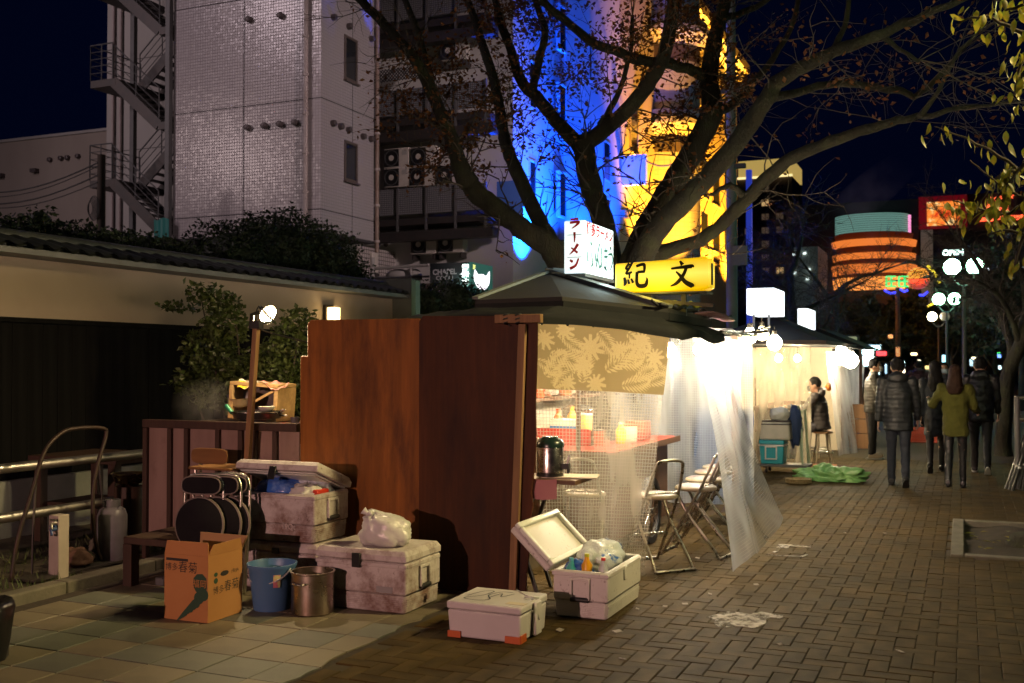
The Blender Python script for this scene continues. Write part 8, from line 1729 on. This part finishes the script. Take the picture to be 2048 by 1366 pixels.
def person(lb, loc, rz, H, legs, arms, torso=0., hipz=None, jacket=None, trousers=None, shoe=None, hair=None, hairlen=0, mask=None, jlen=.0, quilt=0, loose=1., hood=False, turn=0., fem=False, sole=None, skirt=False):
    k = H/1.70; Rt = Matrix.Rotation(-torso, 3, 'X'); sw = .165 if fem else .185
    L = {}; lows = []
    for s, nm in ((-1, 'l'), (1, 'r')):
        a, b = legs[nm]; hip = Vector((s*.085, 0, 0)); kn = hip+.42*Vector((0, math.sin(a), -math.cos(a))); an = kn+.40*Vector((0, math.sin(a-b), -math.cos(a-b))); L[nm] = [hip, kn, an]; lows.append(an.z)
    hz = hipz/k if hipz else -min(lows)+.085
    up = Vector((0, 0, hz))
    for nm in L: L[nm] = [p+up for p in L[nm]]
    chest = up+Rt @ Vector((0, 0, .36)); neck = up+Rt @ Vector((0, .0, .53)); headc = neck+Rt @ Vector((0, .015, .155))
    A = {}
    for s, nm in ((-1, 'l'), (1, 'r')):
        a, out, bend = arms[nm]; sh = up+Rt @ Vector((s*sw, 0, .49)); d = Vector((s*math.sin(out), math.sin(a)*math.cos(out), -math.cos(a)*math.cos(out))); el = sh+d*.28
        d2 = Vector((s*math.sin(out)*.4, math.sin(a+bend), -math.cos(a+bend))).normalized(); wr = el+d2*.25; A[nm] = [sh, el, wr, d2]
    sc_ = lambda mb: mb.xf(Matrix.Scale(k, 4))
    hr = Matrix.Rotation(turn, 3, 'Z')
    HD = lambda v: headc+Rt @ (hr @ Vector(v))
    body = MB(); body.ell(headc+Vector((0, 0, .01)), (.078, .096, .115), 18, 12, Rt @ hr)
    body.ell(HD((0, .03, -.06)), (.058, .065, .062), 14, 9); body.ell(HD((0, .098, -.015)), (.014, .022, .024), 8, 6); body.ell(HD((0, .09, -.058)), (.026, .012, .008), 8, 5)
    for s in (-1, 1): body.ell(HD((s*.08, -.005, -.01)), (.012, .026, .034), 8, 6)
    body.tube([neck-Rt @ Vector((0, .01, .06)), neck+Rt @ Vector((0, .005, .08))], [.062, .052], 12)
    body.ell(chest, (.15, .1, .2), 14, 10); body.ell(up+Rt @ Vector((0, 0, .1)), (.14, .1, .16), 14, 10)
    fing = MB()
    for nm in 'lr':
        hp, kn, an = L[nm]; body.tube([hp+Vector((0, 0, .03)), hp.lerp(kn, .5), kn, kn.lerp(an, .35), an], [.075, .066, .05, .048, .034], 12); body.tube([an+Vector((0, -.03, -.03)), an+Vector((0, .08, -.05))], [.034, .03], 9)
        sh, el, wr, d2 = A[nm]; body.tube([sh, el, wr], [.045, .036, .026], 10)
        s = -1 if nm == 'l' else 1; side = d2.orthogonal().normalized(); side = (Vector((0, 1, 0))-d2*d2.y); side = side.normalized() if side.length > .1 else Vector((0, 0, 1)); thk = d2.cross(side)
        body.obox(wr+d2*.045, d2*.045, side*.034, thk*.013)
        for f in range(4):
            b0 = wr+d2*.085+side*(.028-.019*f); ln = (.062, .072, .067, .052)[f]; fing.tube([b0-d2*.012, b0+d2*ln*.5+thk*.004*s, b0+d2*ln*.85-thk*.016*s, b0+d2*ln*.92-thk*.03*s], [.0085, .008, .0075, .006], 7)
        b0 = wr+d2*.03+side*.034; fing.tube([b0-side*.01, b0+d2*.03+side*.022, b0+d2*.06+side*.024-thk*.012*s], [.0105, .009, .007], 7)
    sc_(body); sc_(fing)
    me = fuse('person', body, M_['skin'], None, .013*k, None, 3, fing)
    o = me; o.location = loc; o.rotation_euler = (0, 0, rz); o['label'] = lb; o['category'] = 'person'
    WORLD[o.name] = Matrix.Translation(Vector(loc)) @ Matrix.Rotation(rz, 4, 'Z')
    # trousers
    if trousers:
        mb = MB(); mb.ell(up+Vector((0, -.005, .02)), (.14, .095, .10), 16, 10)
        for nm in 'lr':
            hp, kn, an = L[nm]; e = an+(an-kn).normalized()*.02; t = .9 if loose < .9 else loose
            mb.tube([hp+Vector((0, 0, .02)), hp.lerp(kn, .5), kn, kn.lerp(an, .5), e], [.092*t, .08*t, .062*t, .058*t, .052*t if loose >= .9 else .042], 14)
        fuse('trousers', sc_(mb), trousers, o, .016*k, lambda c: .008*noise.noise(Vector((c.x*14, c.y*14, c.z*20)))+.003*noise.noise(c*45))
    # jacket
    if jacket:
        mb = MB(); w_ = .19 if not fem else .175; b_ = -.06-jlen
        mb.tube([up+Rt @ Vector((0, 0, b_)), up+Rt @ Vector((0, 0, .08)), chest, up+Rt @ Vector((0, 0, .47)), neck+Rt @ Vector((0, 0, .0))], [w_*1.0, w_*.97, w_*1.02, w_*.84, .075], 18)
        for i, p in enumerate(mb.v): q = Rt.inverted() @ (p-up); q.y *= .76; mb.v[i] = up+Rt @ q
        for nm in 'lr':
            sh, el, wr, d2 = A[nm]; mb.tube([sh-Vector((0, 0, .0)), sh.lerp(el, .5), el, wr+d2*.0], [.078, .07, .062, .05], 12); mb.ell(sh, .082, 12, 8)
        if hood: mb.ell(neck+Rt @ Vector((0, -.085, .02)), (.13, .07, .085), 14, 9)
        else: mb.tube([neck+Rt @ Vector((0, 0, -.02)), neck+Rt @ Vector((0, .005, .06))], [.085, .072], 12)
        dq = (lambda c: .009*abs(math.sin(c.z*quilt+.6*noise.noise(c*6)))-.004+.012*noise.noise(c*11)) if quilt else (lambda c: .016*noise.noise(Vector((c.x*9, c.y*9, c.z*12)))+.007*noise.noise(c*26))
        fuse('jacket', sc_(mb), jacket, o, .016*k, dq)
    for nm in 'lr':
        hp, kn, an = L[nm]; pitch = 0
        sh_ = MB(); d = (an-kn).normalized(); fwd = Vector((0, 1, 0)) if abs(d.y) < .45 else Vector((0, math.cos(.6), -math.copysign(math.sin(.6), -d.y) if d.y < 0 else .3)).normalized()
        upv = Vector((1, 0, 0)).cross(fwd).normalized()
        h0 = an-upv*.03
        sh_.tube([h0-fwd*.05, h0+fwd*.02, h0+fwd*.11, h0+fwd*.17], [.042, .05, .042, .03], 12); sh_.tube([an+upv*.02, h0], [.045, .045], 10)
        for i, p in enumerate(sh_.v):
            t = (p-h0).dot(upv)
            if t < -.045: sh_.v[i] = p+upv*(-.045-t)
        so = fuse('shoe', sc_(sh_), shoe or M_['black'], o, .012*k)
        sl = MB(); pts = [h0-fwd*.085-upv*.048+Vector((.0, 0, 0))]
        n = 16; out = []
        for i in range(n): a = 2*math.pi*i/n; out.append(h0+fwd*(.045+.135*math.cos(a))+Vector((.044*math.sin(a)*(1 if math.cos(a) > 0 else .85), 0, 0))-upv*.052)
        q = part('sole', sc_(MB().prism(out, upv*.018)), sole or M_['black'], None, local=True); q.parent = so
    # hair
    if hair:
        mb = MB(); mb.ell(HD((0, -.012, .035)), (.092, .106, .108), 18, 12, Rt @ hr)
        for i, p in enumerate(mb.v):
            q = hr.inverted() @ (Rt.inverted() @ (p-headc))
            if q.y > .045 and q.z < .065: q.y = .045; q.x *= .96
            mb.v[i] = HD(q)
        if hairlen: mb.tube([HD((0, -.05, .02)), HD((0, -.085, -.08)), HD((0, -.11, -.08-hairlen*.5)), HD((0, -.125, -.06-hairlen))], [.085, .10, .115, .07], 14)
        hq = fuse('hair', sc_(mb), hair, o, .012*k, lambda c: .006*noise.noise(Vector((c.x*60, c.y*60, c.z*7)))+.004*noise.noise(c*25), 1)
    if mask:
        mb = MB().grid(lambda u, v: HD((.07*math.sin((u-.5)*2.6), .052+.062*math.cos((u-.5)*2.6)+.012*math.sin(math.pi*v), -.085+.085*v)), 14, 6)
        sc_(mb); q = part('face_mask', mb, mask, None, local=True, smooth=180); q.parent = o
        sd = q.modifiers.new('thickness', 'SOLIDIFY'); sd.thickness = .004
    if turn or mask:
        for s in (-1, 1):
            q = part('eye', sc_(MB().ell(HD((s*.032, .088, .018)), (.013, .008, .007), 8, 6)), M_['blackp'], None, local=True, smooth=180); q.parent = o
    return o
def cl(name, c, r_=.75, **kw): return mat(name, c, r_, bump=.3, bscale=90, **kw)
blk = cl('black puffer nylon', (.014, .015, .018), .4); nav = cl('dark navy coat', (.014, .018, .028)); jean = cl('dark jeans', (.009, .013, .024)); blkt = cl('black trousers', (.011, .011, .013)); slate = cl('slate puffer nylon', (.010, .013, .017), .55)
olive = cl('olive yellow knit', (.072, .074, .006), .9, c2=(.052, .055, .005), scale=9); shiny = mat('shiny black leggings', (.010, .011, .013), .42, bump=.2, bscale=30); olv = cl('dark olive puffer', (.03, .026, .02), .5)
hbk = mat('black hair', (.008, .007, .007), .75, spec=.2, bump=.4, bscale=60, bstretch=(3, 3, .3)); hbr = mat('brown hair', (.026, .013, .009), .7, spec=.2, c2=(.036, .018, .011), scale=9, bump=.5, bscale=60, bstretch=(3, 3, .3))
wmask = mat('white face mask', (.6, .6, .6), .8); bmask = mat('black face mask', (.012, .012, .014), .7); bsm = mat('pale blue face mask', (.35, .45, .55), .8)
wsole = mat('white sole', (.55, .55, .52), .6); cream = mat('cream sneaker', (.45, .37, .27), .6)
G = lambda x, y: tuple(onZ(x, y, 0))
W_r = (.32, .12); W_l = (-.22, .35)
person('man in a slate grey puffer jacket and jeans walking away down the promenade', G(1797, 972), R(4), 1.70, {'l': (.16, .06), 'r': (-.16, .35)}, {'l': (-.15, .16, .25), 'r': (.12, .16, .3)}, .03, jacket=slate, trousers=jean, shoe=M_['blackp'], hair=hbk, jlen=.10, quilt=52, hood=True)
person('woman in an olive yellow knit jumper with long brown hair walking away', G(1912, 976), R(-3), 1.60, {'l': (-.14, .3), 'r': (.12, .05)}, {'l': (.3, .5, 1.5), 'r': (.3, .25, 1.0)}, .02, jacket=olive, trousers=shiny, shoe=M_['blackp'], hair=hbr, hairlen=.22, jlen=.12, loose=.8, fem=True)
person('woman with long black hair in a dark navy coat walking away', G(1872, 944), R(2), 1.66, {'l': (-.25, .3), 'r': (.2, .06)}, {'l': (-.1, .12, .2), 'r': (.1, .12, .3)}, .02, jacket=nav, trousers=blkt, shoe=M_['blackp'], hair=hbk, hairlen=.28, jlen=.28, loose=.8, fem=True)
person('man all in black with white soled sneakers walking beside the woman in the jumper', G(1962, 946), R(0), 1.72, {'l': (.2, .06), 'r': (-.2, .3)}, {'l': (-.15, .14, .2), 'r': (.15, .14, .3)}, .02, jacket=blk, trousers=blkt, shoe=M_['blackp'], hair=hbk, jlen=.08, hood=True, sole=wsole)
person('man in a dark olive puffer and white mask standing in profile by the leaning board', G(1746, 918), R(-82), 1.70, {'l': (.03, .05), 'r': (-.03, .02)}, {'l': (.2, .08, .9), 'r': (.25, .08, 1.0)}, .04, jacket=olv, trousers=blkt, shoe=cream, hair=hbk, mask=wmask, jlen=.05, quilt=60, sole=wsole, turn=-.1)
person('masked passer-by in dark clothes coming towards the viewer behind the walkers', G(1889, 893), R(182), 1.64, {'l': (.18, .05), 'r': (-.16, .3)}, {'l': (-.1, .12, .2), 'r': (.1, .12, .3)}, .02, jacket=nav, trousers=blkt, shoe=M_['blackp'], hair=hbk, mask=bsm, fem=True, turn=.05)
person('distant walker in a dark maroon jacket beyond the man in slate grey', G(1838, 858), R(6), 1.68, {'l': (-.16, .25), 'r': (.16, .05)}, {'l': (.1, .12, .2), 'r': (-.1, .12, .3)}, .02, jacket=cl('maroon jacket', (.035, .012, .02)), trousers=jean, shoe=M_['blackp'], hair=hbk, hood=True)
person('seated man in a hooded dark puffer and black mask at the second stall counter', (STL.x-.02, STL.y, 0), R(88), 1.70, {'l': (1.42, 1.35), 'r': (1.36, 1.2)}, {'l': (.75, .15, .95), 'r': (.7, .15, .9)}, .14, hipz=.60, jacket=cl('seated puffer', (.05, .043, .045), .45), trousers=cl('grey trousers', (.07, .07, .09)), shoe=M_['blackp'], hair=hbk, mask=bmask, quilt=46, hood=True, jlen=.0, turn=.12)
solo('orange_scarf', MB().tube([(STL.x+.10+.02*math.sin(t), STL.y+.09*math.cos(t*.52+2), 1.21+.012*t) for t in range(7)], .035, 8), mat('orange lining', (.5, .14, .02), .8), 'orange hood lining showing at the neck of the seated man', 'scarf', (STL.x, STL.y, 1.2), smooth=180)
